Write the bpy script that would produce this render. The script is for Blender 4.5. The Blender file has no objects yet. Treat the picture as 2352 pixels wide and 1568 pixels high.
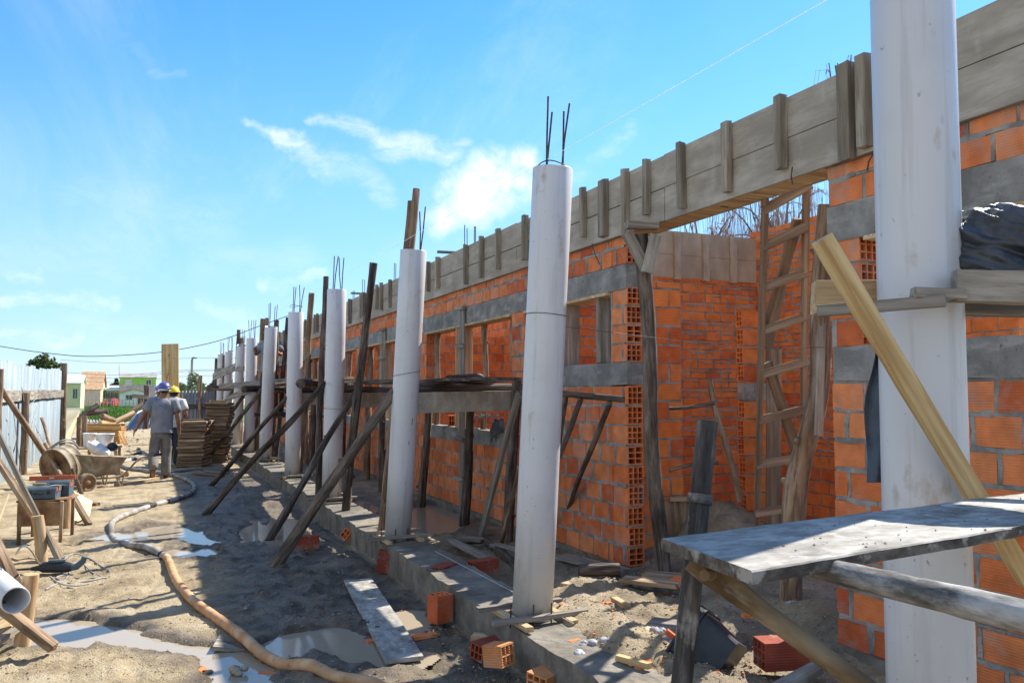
import bpy, math, random
from mathutils import Vector, Matrix, noise
random.seed(7)
R = math.radians
scene = bpy.context.scene
COL = scene.collection
V = Vector
UP = V((0, 0, 1))

# ------------------------------------------------------------------ camera
F, CX, CY = 1898.0, 1176.0, 784.0          # focal length and centre for a 2352 x 1568 frame
CAMH = 1.6
PITCH = math.atan(120 / F)
PSI = math.atan(834 / F * math.cos(PITCH))
cam_d = bpy.data.cameras.new('camera')
cam = bpy.data.objects.new('camera', cam_d)
COL.objects.link(cam)
cam.location = (0, 0, CAMH)
cam.rotation_euler = (R(90) + PITCH, 0, -PSI)
cam_d.sensor_width = 36
cam_d.lens = 36 * F / 2352
cam_d.clip_end = 5000
cam_d.clip_start = 0.05
scene.camera = cam
RC = cam.rotation_euler.to_matrix()
CL = V((0, 0, CAMH))
FWD = V((math.sin(PSI), math.cos(PSI), 0))


def ray(u, v):
    return RC @ V(((u - CX) / F, -(v - CY) / F, -1))


def on_z(u, v, z=0.0):
    d = ray(u, v)
    return CL + d * ((z - CAMH) / d.z)


def on_x(u, v, x):
    d = ray(u, v)
    return CL + d * (x / d.x)


def on_y(u, v, y):
    d = ray(u, v)
    return CL + d * (y / d.y)


def at(u, v, zc):                      # at horizontal depth zc along the heading
    d = ray(u, v)
    return CL + d * (zc / d.dot(FWD))


def depth(p):
    return p.dot(FWD)


def px(n, zc):
    return n * zc / F


# ------------------------------------------------------------------ object helpers
W = {}


def link(name, data, mat=None, parent=None, M=None):
    o = bpy.data.objects.new(name, data)
    COL.objects.link(o)
    M = M or Matrix()
    W[o.name] = M
    if parent is not None:
        o.parent = parent
        o.matrix_basis = W[parent.name].inverted() @ M
    else:
        o.matrix_basis = M
    if mat is not None and data is not None:
        data.materials.append(mat)
    return o


def tag(o, label=None, cat=None, group=None, kind=None):
    if label: o['label'] = label
    if cat: o['category'] = cat
    if group: o['group'] = group
    if kind: o['kind'] = kind
    return o


def empty(name, loc, label=None, cat=None, group=None, rz=0):
    M = Matrix.Translation(V(loc)) @ Matrix.Rotation(rz, 4, 'Z')
    o = link(name, None, None, None, M)
    o.empty_display_size = 0.1
    return tag(o, label, cat, group)


def frame(p0, p1, up=UP):
    x = (p1 - p0).normalized()
    z = V(up) - x * x.dot(V(up))
    if z.length < 1e-4:
        z = V((1, 0, 0)) - x * x.x
    z.normalize()
    y = z.cross(x)
    M = Matrix((x, y, z)).transposed().to_4x4()
    M.translation = p0
    return M


class MB:
    def __init__(self):
        self.v, self.f, self.mi, self.sm = [], [], [], []

    def add(self, vs, fs, M=None, mi=0, sm=False):
        b = len(self.v)
        for p in vs:
            p = V(p)
            self.v.append(M @ p if M else p)
        for f in fs:
            self.f.append([b + i for i in f])
            self.mi.append(mi)
            self.sm.append(sm)

    def box(self, x0, x1, y0, y1, z0, z1, M=None, jit=0, mi=0):
        vs = [V((x, y, z)) for z in (z0, z1) for y in (y0, y1) for x in (x0, x1)]
        if jit:
            vs = [p + V((random.uniform(-jit, jit), random.uniform(-jit, jit), random.uniform(-jit, jit))) for p in vs]
        self.add(vs, [(0, 2, 3, 1), (4, 5, 7, 6), (0, 1, 5, 4), (2, 6, 7, 3), (0, 4, 6, 2), (1, 3, 7, 5)], M, mi)

    def loft(self, rings, caps=True, mi=0, sm=True, M=None, close=True):
        n = len(rings[0])
        vs = [p for r in rings for p in r]
        fs = []
        for i in range(len(rings) - 1):
            for k in range(n if close else n - 1):
                a, b = i * n + k, i * n + (k + 1) % n
                fs.append((a, b, b + n, a + n))
        self.add(vs, fs, M, mi, sm)
        if caps:
            self.add(rings[0], [tuple(range(n))[::-1]], M, mi, False)
            self.add(rings[-1], [tuple(range(n))], M, mi, False)

    def tube(self, pts, rads, n=8, caps=True, jit=0, mi=0, M=None, sm=True):
        pts = [V(p) for p in pts]
        if not isinstance(rads, (list, tuple)):
            rads = [rads] * len(pts)
        rings = []
        prev = None
        for i, p in enumerate(pts):
            t = (pts[min(i + 1, len(pts) - 1)] - pts[max(i - 1, 0)]).normalized()
            if prev is None:
                a = V((0, 0, 1)) if abs(t.z) < .9 else V((1, 0, 0))
            else:
                a = prev
            a = (a - t * a.dot(t)).normalized()
            prev = a
            b = t.cross(a)
            rr = rads[i]
            rings.append([p + (a * math.cos(2 * math.pi * k / n) + b * math.sin(2 * math.pi * k / n)) *
                          (rr * (1 + random.uniform(-jit, jit))) for k in range(n)])
        self.loft(rings, caps, mi, sm, M)

    def build(self, name, mat, parent=None, M=None, mats=None):
        me = bpy.data.meshes.new(name)
        me.from_pydata([tuple(p) for p in self.v], [], self.f)
        me.polygons.foreach_set('material_index', self.mi)
        me.polygons.foreach_set('use_smooth', self.sm)
        me.update()
        o = link(name, me, mat, parent, M)
        for m in mats or []:
            me.materials.append(m)
        return o


def ell(c, rx, ry, n=14, z=0, yaw=0, axis='z', p=2.0):
    out = []
    for k in range(n):
        a = 2 * math.pi * k / n
        ca, sa = math.cos(a), math.sin(a)
        x = rx * math.copysign(abs(ca) ** (2 / p), ca)
        y = ry * math.copysign(abs(sa) ** (2 / p), sa)
        q = V((x * math.cos(yaw) - y * math.sin(yaw), x * math.sin(yaw) + y * math.cos(yaw), 0))
        out.append(V(c) + q)
    return out


def spline(pts, per=8):
    """Catmull-Rom through pts"""
    pts = [V(p) for p in pts]
    out = []
    for i in range(len(pts) - 1):
        p0, p1, p2, p3 = pts[max(i - 1, 0)], pts[i], pts[i + 1], pts[min(i + 2, len(pts) - 1)]
        for k in range(per):
            t = k / per
            out.append(.5 * ((2 * p1) + (p2 - p0) * t + (2 * p0 - 5 * p1 + 4 * p2 - p3) * t * t + (3 * p1 - p0 - 3 * p2 + p3) * t ** 3))
    out.append(pts[-1])
    return out


def timber(name, p0, p1, w, h, mat, parent=None, up=UP, warp=.003, bevel=.003, segs=None):
    """sawn board: length along p0-p1, w across (local y), h along up (local z)"""
    p0, p1 = V(p0), V(p1)
    L = (p1 - p0).length
    M = frame(p0, p1, up)
    segs = segs or max(2, min(12, int(L / .25)))
    mb = MB()
    rings = []
    s1, s2 = random.uniform(0, 50), random.uniform(0, 50)
    for i in range(segs + 1):
        x = L * i / segs
        oy = warp * 3 * noise.noise(V((x * .8, s1, 0)))
        oz = warp * 3 * noise.noise(V((x * .8, s2, 5)))
        r = []
        for (a, b) in ((-1, -1), (1, -1), (1, 1), (-1, 1)):
            r.append(V((x + (random.uniform(-1, 1) * warp * 2 if i in (0, segs) else 0), a * w / 2 + oy + random.uniform(-1, 1) * warp * .35,
                        b * h / 2 + oz + random.uniform(-1, 1) * warp * .35)))
        rings.append(r)
    mb.loft(rings, True, sm=False)
    o = mb.build(name, mat, parent, M)
    if bevel:
        b = o.modifiers.new('bevel', 'BEVEL')
        b.width = min(bevel, h * .2, w * .2)
        b.segments = 2
        b.limit_method = 'ANGLE'
        b.angle_limit = R(50)
    return o


def pole(name, p0, p1, r0, r1, mat, parent=None, wob=.015, segs=None, n=10, knots=True):
    p0, p1 = V(p0), V(p1)
    L = (p1 - p0).length
    M = frame(p0, p1)
    segs = segs or max(5, min(24, int(L / .13)))
    s = random.uniform(0, 99)
    rings = []
    for i in range(segs + 1):
        t = i / segs
        x = L * t
        e = math.sin(math.pi * t)
        oy = wob * 2.2 * e * noise.noise(V((x * .9, s, 1)))
        oz = wob * 2.2 * e * noise.noise(V((x * .9, s, 9)))
        rr = r0 + (r1 - r0) * t
        ring = []
        for k in range(n):
            a = 2 * math.pi * k / n
            q = rr * (1 + .16 * noise.noise(V((x * 3, s + math.cos(a) * .8, math.sin(a) * .8))) + random.uniform(-.03, .03))
            ring.append(V((x, oy + q * math.cos(a), oz + q * math.sin(a))))
        rings.append(ring)
    mb = MB()
    mb.loft(rings, True, sm=True)
    if knots and r0 > .025:
        for _ in range(int(L * 1.2)):
            x = random.uniform(.1, .9) * L
            a = random.uniform(0, 6.28)
            rr = r0 + (r1 - r0) * x / L
            e = math.sin(math.pi * x / L)
            c = V((x, wob * 2.2 * e * noise.noise(V((x * .9, s, 1))), wob * 2.2 * e * noise.noise(V((x * .9, s, 9)))))
            d = V((.25, math.cos(a), math.sin(a))).normalized()
            mb.tube([c + d * rr * .6, c + d * rr * 1.12, c + d * (rr * 1.3 + random.uniform(0, .012))], [rr * .5, rr * .38, rr * .22], 6)
    return mb.build(name, mat, parent, M)


# ------------------------------------------------------------------ materials
def mk(name, stops, sc=(1, 1, 1), ns=5, det=6, rough=.85, bump=.3, bs=40, bd=.01, metal=0, spec=.25, objv=.0,
       isl=0, dist=0, nrough=.55, bsc=None, rough2=None, shift=True, hsv=0):
    m = bpy.data.materials.new(name)
    m.use_nodes = True
    nt = m.node_tree
    N, L = nt.nodes, nt.links
    b = N['Principled BSDF']
    b.inputs['Roughness'].default_value = rough
    b.inputs['Metallic'].default_value = metal
    b.inputs['Specular IOR Level'].default_value = spec
    tc = N.new('ShaderNodeTexCoord')
    vec = tc.outputs['Object']
    oi = N.new('ShaderNodeObjectInfo')
    if shift:
        add = N.new('ShaderNodeVectorMath'); add.operation = 'MULTIPLY_ADD'
        add.inputs[1].default_value = (31.7, 17.3, 23.9)
        L.new(oi.outputs['Random'], add.inputs[0])
        L.new(vec, add.inputs[2])
        vec = add.outputs[0]
    mp = N.new('ShaderNodeMapping')
    mp.inputs['Scale'].default_value = sc
    L.new(vec, mp.inputs['Vector'])
    nz = N.new('ShaderNodeTexNoise')
    nz.inputs['Scale'].default_value = ns
    nz.inputs['Detail'].default_value = det
    nz.inputs['Roughness'].default_value = nrough
    nz.inputs['Distortion'].default_value = dist
    L.new(mp.outputs[0], nz.inputs['Vector'])
    cr = N.new('ShaderNodeValToRGB')
    el = cr.color_ramp.elements
    while len(el) < len(stops):
        el.new(.5)
    for e, (p, c) in zip(el, stops):
        e.position = .5 + (p - .5) * .58
        e.color = (*c, 1)
    L.new(nz.outputs['Fac'], cr.inputs[0])
    col = cr.outputs[0]
    if objv or isl:
        hs = N.new('ShaderNodeHueSaturation')
        L.new(col, hs.inputs['Color'])
        mr = N.new('ShaderNodeMapRange')
        a = isl or objv
        mr.inputs['To Min'].default_value = 1 - a
        mr.inputs['To Max'].default_value = 1 + a
        if isl:
            g = N.new('ShaderNodeNewGeometry')
            L.new(g.outputs['Random Per Island'], mr.inputs['Value'])
        else:
            L.new(oi.outputs['Random'], mr.inputs['Value'])
        L.new(mr.outputs[0], hs.inputs['Value'])
        if hsv:
            mr2 = N.new('ShaderNodeMapRange')
            mr2.inputs['To Min'].default_value = .5 - hsv
            mr2.inputs['To Max'].default_value = .5 + hsv
            L.new(oi.outputs['Random'] if not isl else g.outputs['Random Per Island'], mr2.inputs['Value'])
            L.new(mr2.outputs[0], hs.inputs['Hue'])
        col = hs.outputs[0]
    L.new(col, b.inputs['Base Color'])
    if bump:
        n2 = N.new('ShaderNodeTexNoise')
        n2.inputs['Scale'].default_value = bs
        n2.inputs['Detail'].default_value = 5
        mp2 = N.new('ShaderNodeMapping')
        mp2.inputs['Scale'].default_value = bsc or sc
        L.new(vec, mp2.inputs['Vector'])
        L.new(mp2.outputs[0], n2.inputs['Vector'])
        bm = N.new('ShaderNodeBump')
        bm.inputs['Strength'].default_value = bump
        bm.inputs['Distance'].default_value = bd
        L.new(n2.outputs['Fac'], bm.inputs['Height'])
        L.new(bm.outputs[0], b.inputs['Normal'])
    if rough2 is not None:
        mr3 = N.new('ShaderNodeMapRange')
        mr3.inputs['From Min'].default_value = .35
        mr3.inputs['From Max'].default_value = .65
        mr3.inputs['To Min'].default_value = rough
        mr3.inputs['To Max'].default_value = rough2
        L.new(nz.outputs['Fac'], mr3.inputs['Value'])
        L.new(mr3.outputs[0], b.inputs['Roughness'])
    return m


def speckle(m, color, scale, lo, hi, sc=(1, 1, 1), amount=1.0, det=4):
    """dirt / smears of a shape of their own over the base colour"""
    nt = m.node_tree
    N, L = nt.nodes, nt.links
    b = N['Principled BSDF']
    src = b.inputs['Base Color'].links[0].from_socket
    tc = N.new('ShaderNodeTexCoord')
    oi = N.new('ShaderNodeObjectInfo')
    add = N.new('ShaderNodeVectorMath'); add.operation = 'MULTIPLY_ADD'
    add.inputs[1].default_value = (11.7, 57.3, 3.9)
    L.new(oi.outputs['Random'], add.inputs[0])
    L.new(tc.outputs['Object'], add.inputs[2])
    mp = N.new('ShaderNodeMapping')
    mp.inputs['Scale'].default_value = sc
    L.new(add.outputs[0], mp.inputs['Vector'])
    nz = N.new('ShaderNodeTexNoise')
    nz.inputs['Scale'].default_value = scale
    nz.inputs['Detail'].default_value = det
    nz.inputs['Roughness'].default_value = .6
    L.new(mp.outputs[0], nz.inputs['Vector'])
    mr = N.new('ShaderNodeMapRange')
    mr.inputs['From Min'].default_value = lo
    mr.inputs['From Max'].default_value = hi
    mr.inputs['To Max'].default_value = amount
    L.new(nz.outputs['Fac'], mr.inputs['Value'])
    mx = N.new('ShaderNodeMixRGB')
    L.new(mr.outputs[0], mx.inputs[0])
    L.new(src, mx.inputs[1])
    mx.inputs[2].default_value = (*color, 1)
    L.new(mx.outputs[0], b.inputs['Base Color'])
    return m


M = {}


def brick_mat(name, c0, c1, c2, smear=.5):
    m = bpy.data.materials.new(name)
    m.use_nodes = True
    nt = m.node_tree
    N, L = nt.nodes, nt.links
    b = N['Principled BSDF']
    b.inputs['Roughness'].default_value = .82
    b.inputs['Specular IOR Level'].default_value = .25
    g = N.new('ShaderNodeNewGeometry')
    tc = N.new('ShaderNodeTexCoord')
    cr = N.new('ShaderNodeValToRGB')
    el = cr.color_ramp.elements
    el.new(.5)
    for e, p, c in zip(el, (0, .25, 1), (c0, c1, c2)):
        e.position = p
        e.color = (*c, 1)
    L.new(g.outputs['Random Per Island'], cr.inputs[0])
    # cloudy firing variation
    nz = N.new('ShaderNodeTexNoise')
    nz.inputs['Scale'].default_value = 9
    nz.inputs['Detail'].default_value = 5
    L.new(tc.outputs['Object'], nz.inputs['Vector'])
    hs = N.new('ShaderNodeHueSaturation')
    mr = N.new('ShaderNodeMapRange')
    mr.inputs['From Min'].default_value = .3
    mr.inputs['From Max'].default_value = .7
    mr.inputs['To Min'].default_value = .78
    mr.inputs['To Max'].default_value = 1.18
    L.new(nz.outputs['Fac'], mr.inputs['Value'])
    L.new(mr.outputs[0], hs.inputs['Value'])
    L.new(cr.outputs[0], hs.inputs['Color'])
    # mortar smears and pale bloom
    nz2 = N.new('ShaderNodeTexNoise')
    nz2.inputs['Scale'].default_value = 3.2
    nz2.inputs['Detail'].default_value = 7
    nz2.inputs['Roughness'].default_value = .68
    L.new(tc.outputs['Object'], nz2.inputs['Vector'])
    mr2 = N.new('ShaderNodeMapRange')
    mr2.inputs['From Min'].default_value = .53
    mr2.inputs['From Max'].default_value = .66
    mr2.inputs['To Max'].default_value = smear
    L.new(nz2.outputs['Fac'], mr2.inputs['Value'])
    mx = N.new('ShaderNodeMixRGB')
    L.new(mr2.outputs[0], mx.inputs[0])
    L.new(hs.outputs[0], mx.inputs[1])
    mx.inputs[2].default_value = (.36, .30, .26, 1)
    L.new(mx.outputs[0], b.inputs['Base Color'])
    # extruded grooves along the length
    sx = N.new('ShaderNodeSeparateXYZ')
    L.new(tc.outputs['Object'], sx.inputs[0])
    mu = N.new('ShaderNodeMath'); mu.operation = 'MULTIPLY'; mu.inputs[1].default_value = 2 * math.pi / .0135
    L.new(sx.outputs['Z'], mu.inputs[0])
    si = N.new('ShaderNodeMath'); si.operation = 'SINE'
    L.new(mu.outputs[0], si.inputs[0])
    n3 = N.new('ShaderNodeTexNoise')
    n3.inputs['Scale'].default_value = 60
    L.new(tc.outputs['Object'], n3.inputs['Vector'])
    ma = N.new('ShaderNodeMath'); ma.operation = 'MULTIPLY_ADD'
    ma.inputs[1].default_value = .35
    L.new(si.outputs[0], ma.inputs[0])
    L.new(n3.outputs['Fac'], ma.inputs[2])
    bm = N.new('ShaderNodeBump')
    bm.inputs['Strength'].default_value = .6
    bm.inputs['Distance'].default_value = .0035
    L.new(ma.outputs[0], bm.inputs['Height'])
    L.new(bm.outputs[0], b.inputs['Normal'])
    return m


M['brick'] = brick_mat('brick', (.44, .09, .033), (.62, .16, .045), (.72, .245, .09), .5)
M['brick_in'] = brick_mat('brick_inner', (.54, .11, .03), (.70, .175, .04), (.76, .23, .055), .25)
M['mortar'] = mk('mortar', [(.3, (.19, .178, .155)), (.7, (.35, .33, .29))], ns=8, bump=.8, bs=45, bd=.012)
M['concrete'] = mk('concrete', [(.3, (.165, .155, .138)), (.55, (.25, .235, .208)), (.75, (.33, .31, .28))], ns=3.5, det=9, nrough=.65, bump=.6, bs=25, bd=.01)
speckle(M['concrete'], (.12, .115, .11), 1.6, .55, .75, (1, 1, 2.5), .7)
speckle(M['concrete'], (.37, .35, .315), 6, .54, .64, (1, .5, 1.6), .6, 8)
speckle(M['concrete'], (.08, .075, .068), 42, .65, .70, (1, .8, 1), .8, 3)
M['footing'] = mk('footing_concrete', [(.3, (.115, .10, .08)), (.55, (.18, .16, .128)), (.75, (.25, .22, .18))], ns=4, det=9, nrough=.68, bump=.8, bs=22, bd=.015)
speckle(M['footing'], (.33, .265, .175), 2.2, .52, .7, (1, 1, .6), .7)
M['form'] = mk('formwork_board', [(.3, (.285, .245, .19)), (.55, (.35, .305, .24)), (.75, (.42, .375, .305))], sc=(2.5, .5, 1.5), ns=5, det=9, bump=.25, bs=30, bd=.004, objv=.08)
speckle(M['form'], (.235, .20, .16), 2.2, .54, .70, (1, .5, 1), .5, 8)
speckle(M['form'], (.46, .43, .38), 4.5, .60, .72, (1, 1, .4), .6, 8)
speckle(M['form'], (.22, .185, .135), 55, .50, .66, (1, .10, 1), .32, 4)
M['formtan'] = mk('sunny_plywood', [(.3, (.36, .265, .175)), (.55, (.44, .335, .23)), (.75, (.50, .39, .28))], sc=(1, 2, .6), ns=4, det=7, bump=.2, bs=30, bd=.003)
M['ladderwood'] = mk('old_ladder_wood', [(.3, (.15, .095, .06)), (.55, (.24, .16, .105)), (.75, (.33, .235, .16))], sc=(.4, 6, 6), ns=3, det=7, bump=.3, bs=16, bd=.004, objv=.12)
M['cleat'] = mk('cleat_wood', [(.3, (.20, .165, .12)), (.55, (.29, .245, .185)), (.8, (.38, .33, .26))], sc=(.6, 6, 6), ns=3, det=6, bump=.3, bs=20, bd=.004, objv=.28)
M['board'] = mk('weathered_board', [(.3, (.16, .14, .115)), (.55, (.27, .235, .19)), (.78, (.38, .34, .28))], sc=(.5, 7, 7), ns=3.2, det=8, bump=.45, bs=18, bd=.005, objv=.22)
speckle(M['board'], (.40, .38, .35), 5, .6, .72, (.5, 1, 1), .5)
speckle(M['board'], (.13, .11, .085), 60, .50, .66, (.07, 1, 1), .6, 4)
speckle(M['cleat'], (.13, .10, .07), 60, .50, .66, (.07, 1, 1), .6, 4)
M['pine'] = mk('fresh_pine', [(.3, (.38, .225, .085)), (.5, (.50, .34, .155)), (.72, (.60, .455, .24))], sc=(.35, 9, 9), ns=2.6, det=5, bump=.2, bs=16, bd=.003, rough=.7, objv=.08, dist=.6)
speckle(M['pine'], (.16, .08, .035), 4.2, .66, .72, (.7, 2, 2), .9, 2)
speckle(M['pine'], (.36, .21, .08), 55, .52, .64, (.05, 1, 1), .6, 4)
M['tanwood'] = mk('tan_wood', [(.3, (.38, .25, .13)), (.55, (.50, .36, .20)), (.75, (.60, .46, .29))], sc=(.4, 6, 6), ns=3, det=6, bump=.3, bs=16, bd=.004, objv=.18)
speckle(M['tanwood'], (.26, .16, .08), 60, .50, .66, (.06, 1, 1), .6, 4)
M['darkwood'] = mk('dark_weathered_pole', [(.3, (.035, .025, .019)), (.5, (.08, .060, .046)), (.66, (.14, .11, .086)), (.85, (.22, .18, .145))], sc=(.7, 4.5, 4.5), ns=3.4, det=8, nrough=.65, bump=.9, bs=14, bd=.012, objv=.25)
speckle(M['darkwood'], (.26, .215, .17), 40, .56, .66, (.06, 1, 1), .5, 5)
M['brownpole'] = mk('brown_pole', [(.3, (.12, .075, .045)), (.5, (.24, .16, .10)), (.75, (.38, .28, .19))], sc=(.6, 4.5, 4.5), ns=3.2, det=8, nrough=.62, bump=.8, bs=14, bd=.010, objv=.2)
speckle(M['brownpole'], (.09, .055, .035), 40, .54, .64, (.06, 1, 1), .7, 5)
M['stake'] = mk('cut_stake', [(.3, (.30, .18, .085)), (.55, (.45, .30, .16)), (.78, (.58, .43, .26))], sc=(.6, 4, 4), ns=3, det=7, bump=.5, bs=16, bd=.006, objv=.15)
M['pvc'] = mk('white_pvc', [(.25, (.555, .55, .545)), (.7, (.61, .605, .60))], sc=(.35, 1, 1), ns=2.2, det=4, bump=.05, bs=9, bd=.003, rough=.36, spec=.45)
speckle(M['pvc'], (.34, .26, .17), 7, .61, .70, (.55, 1, 1), .65, 7)
speckle(M['pvc'], (.40, .385, .365), 22, .54, .68, (.05, 1, 1), .5, 4)
speckle(M['pvc'], (.20, .18, .16), 30, .68, .72, (.8, 1, 1), .7, 3)
speckle(M['pvc'], (.42, .395, .355), 1.6, .52, .75, (1, 1, .5), .45, 6)
M['rebar'] = mk('rebar', [(.3, (.05, .035, .03)), (.7, (.14, .085, .06))], ns=30, bump=.3, bs=90, bd=.003, metal=.4, rough=.6)
M['wire'] = mk('wire', [(.3, (.05, .045, .04)), (.7, (.10, .085, .07))], ns=10, bump=0, rough=.6)
M['string'] = mk('string', [(.3, (.85, .85, .85)), (.7, (.9, .9, .9))], ns=10, bump=0, rough=.5)
_nt = M['string'].node_tree
_tr = _nt.nodes.new('ShaderNodeBsdfTranslucent'); _tr.inputs['Color'].default_value = (.95, .95, .95, 1)
_mx = _nt.nodes.new('ShaderNodeMixShader'); _mx.inputs[0].default_value = .4
_nt.links.new(_nt.nodes['Principled BSDF'].outputs[0], _mx.inputs[1]); _nt.links.new(_tr.outputs[0], _mx.inputs[2])
_nt.links.new(_mx.outputs[0], _nt.nodes['Material Output'].inputs['Surface'])
M['zinc'] = mk('zinc_sheet', [(.3, (.19, .23, .245)), (.55, (.24, .28, .295)), (.75, (.29, .325, .335))], sc=(1, 1, .25), ns=3, det=5, bump=.1, bs=12, bd=.004, metal=.1, rough=.5, rough2=.65, objv=.1)
speckle(M['zinc'], (.31, .345, .355), 5, .56, .68, (1, 1, .15), .7, 5)
speckle(M['zinc'], (.15, .125, .10), 2.5, .62, .74, (1, 1, .3), .6, 7)
M['zincgrey'] = mk('old_zinc', [(.3, (.20, .19, .175)), (.7, (.33, .31, .28))], sc=(1, 1, .3), ns=3, bump=.1, rough=.6, metal=.25)
M['zincblue'] = mk('blue_grey_sheet', [(.3, (.22, .27, .33)), (.7, (.36, .42, .48))], sc=(1, 1, .3), ns=3, bump=.1, rough=.5, metal=.3)
M['hose_or'] = mk('orange_hose', [(.3, (.44, .225, .105)), (.55, (.55, .315, .165)), (.8, (.62, .43, .28))], ns=7, det=8, bump=.5, bs=55, bd=.004, rough=.9, spec=.12)
speckle(M['hose_or'], (.42, .33, .21), 6, .52, .66, (1, 1, 1), .7, 7)
speckle(M['hose_or'], (.20, .13, .08), 22, .64, .70, (1, 1, 1), .7, 4)
M['hose_gr'] = mk('grey_hose', [(.3, (.13, .115, .10)), (.5, (.27, .25, .22)), (.7, (.42, .40, .365))], ns=4, det=8, nrough=.65, bump=.5, bs=40, bd=.005, rough=.75)
M['rubber'] = mk('black_rubber', [(.3, (.02, .02, .02)), (.7, (.05, .048, .045))], ns=8, rough=.6)
M['tyre'] = mk('muddy_tyre', [(.3, (.11, .085, .06)), (.7, (.26, .20, .14))], ns=7, bump=.6, rough=.9)
M['mudmetal'] = mk('mud_caked_steel', [(.3, (.20, .15, .10)), (.55, (.31, .25, .175)), (.75, (.41, .345, .255))], ns=5, det=8, bump=.5, bs=25, bd=.006, rough=.8)
M['rustmetal'] = mk('rusty_plate', [(.3, (.10, .05, .025)), (.55, (.22, .12, .06)), (.75, (.33, .21, .11))], ns=5, det=8, bump=.4, bs=30, rough=.85)
M['scaff'] = mk('cement_splashed_tube', [(.3, (.055, .05, .046)), (.45, (.12, .112, .10)), (.58, (.26, .245, .22)), (.75, (.42, .40, .37))], sc=(.22, 1, 1), ns=17, det=9, nrough=.7, bump=.9, bs=30, bd=.006, rough=.8)
speckle(M['scaff'], (.46, .435, .39), 10, .53, .62, (.3, 1, 1), .75, 9)
M['post'] = mk('dark_weathered_post', [(.3, (.028, .024, .021)), (.5, (.065, .057, .05)), (.62, (.12, .108, .095)), (.8, (.24, .225, .20))], sc=(.14, 1, 1), ns=26, det=9, nrough=.66, bump=.9, bs=34, bd=.005, rough=.85)
speckle(M['post'], (.40, .38, .34), 9, .63, .70, (.4, 1, 1), .7, 8)
M['scaffrust'] = mk('rusty_tube', [(.3, (.065, .04, .022)), (.5, (.14, .09, .045)), (.75, (.25, .19, .12))], sc=(.4, 1, 1), ns=9, det=9, bump=.7, bs=25, bd=.005, rough=.8)
speckle(M['scaffrust'], (.30, .27, .22), 12, .57, .64, (.4, 1, 1), .7, 8)
M['bench'] = mk('bench_plank', [(.3, (.20, .182, .155)), (.5, (.30, .278, .242)), (.7, (.41, .385, .34))], sc=(.8, 1.4, 3), ns=8, det=9, nrough=.68, bump=.6, bs=14, bd=.006, rough=.8)
speckle(M['bench'], (.10, .088, .075), 5, .56, .66, (.6, 1, 1), .8, 8)
speckle(M['bench'], (.16, .14, .115), 70, .52, .64, (.25, 1, 1), .45, 5)
speckle(M['bench'], (.52, .49, .43), 16, .57, .66, (.8, 1, 1), .7, 6)
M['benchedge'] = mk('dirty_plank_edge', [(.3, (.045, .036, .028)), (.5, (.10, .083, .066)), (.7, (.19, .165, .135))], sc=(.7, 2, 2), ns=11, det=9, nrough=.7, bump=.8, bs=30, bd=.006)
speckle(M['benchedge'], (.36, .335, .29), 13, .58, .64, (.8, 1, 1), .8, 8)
M['toolblue'] = mk('blue_grey_plastic', [(.3, (.075, .105, .125)), (.7, (.115, .15, .17))], ns=6, rough=.5, bump=.1)
M['red'] = mk('red_plastic', [(.3, (.50, .10, .035)), (.7, (.60, .14, .055))], ns=6, rough=.45, bump=0)
M['black'] = mk('black_plastic', [(.3, (.018, .02, .024)), (.7, (.04, .043, .05))], ns=5, rough=.42, bump=.05)
M['whiteplastic'] = mk('white_plastic', [(.3, (.68, .68, .66)), (.7, (.8, .8, .79))], ns=5, rough=.4, bump=.05)
M['bagwhite'] = mk('white_sack', [(.3, (.60, .58, .54)), (.7, (.78, .77, .74))], ns=6, rough=.8, bump=.4, bs=14)
M['darkcloth'] = mk('black_tarp', [(.3, (.018, .022, .028)), (.7, (.055, .062, .074))], ns=9, rough=.42, bump=.7, bs=26, bd=.012, spec=.5)
M['greycloth'] = mk('dark_grey_cloth', [(.3, (.035, .045, .055)), (.7, (.085, .10, .115))], sc=(1, 1, 1), ns=6, rough=.9, bump=.8, bs=70, bd=.004)
M['shirtgrey'] = mk('grey_shirt', [(.3, (.19, .195, .21)), (.7, (.26, .265, .28))], ns=7, rough=.9, bump=.5, bs=12, bd=.02)
M['shirtwhite'] = mk('pale_shirt', [(.3, (.42, .43, .43)), (.7, (.54, .55, .55))], ns=7, rough=.9, bump=.4, bs=12, bd=.02)
M['trousers'] = mk('taupe_trousers', [(.3, (.16, .14, .115)), (.7, (.24, .215, .185))], ns=7, rough=.9, bump=.5, bs=14, bd=.02)
M['darktrousers'] = mk('dark_trousers', [(.3, (.02, .024, .035)), (.7, (.05, .055, .07))], ns=7, rough=.9, bump=.3)
M['skin'] = mk('skin', [(.3, (.20, .095, .055)), (.7, (.30, .155, .095))], ns=6, rough=.55, bump=.1)
M['hair'] = mk('hair', [(.3, (.015, .012, .01)), (.7, (.03, .025, .02))], ns=20, rough=.6)
M['boot'] = mk('boot', [(.3, (.03, .022, .017)), (.7, (.065, .048, .036))], ns=9, rough=.7)
M['helmetblue'] = mk('blue_helmet', [(.3, (.085, .09, .25)), (.7, (.125, .125, .31))], ns=4, rough=.35, bump=0, spec=.5)
M['helmetyellow'] = mk('yellow_helmet', [(.3, (.75, .52, .01)), (.7, (.82, .60, .015))], ns=4, rough=.35, bump=0, spec=.5)
M['logoblue'] = mk('blue_print', [(.3, (.03, .10, .30)), (.7, (.05, .14, .38))], ns=9, rough=.8, bump=0)
M['logored'] = mk('red_print', [(.3, (.55, .12, .08)), (.7, (.65, .18, .12))], ns=9, rough=.8, bump=0)
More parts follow.
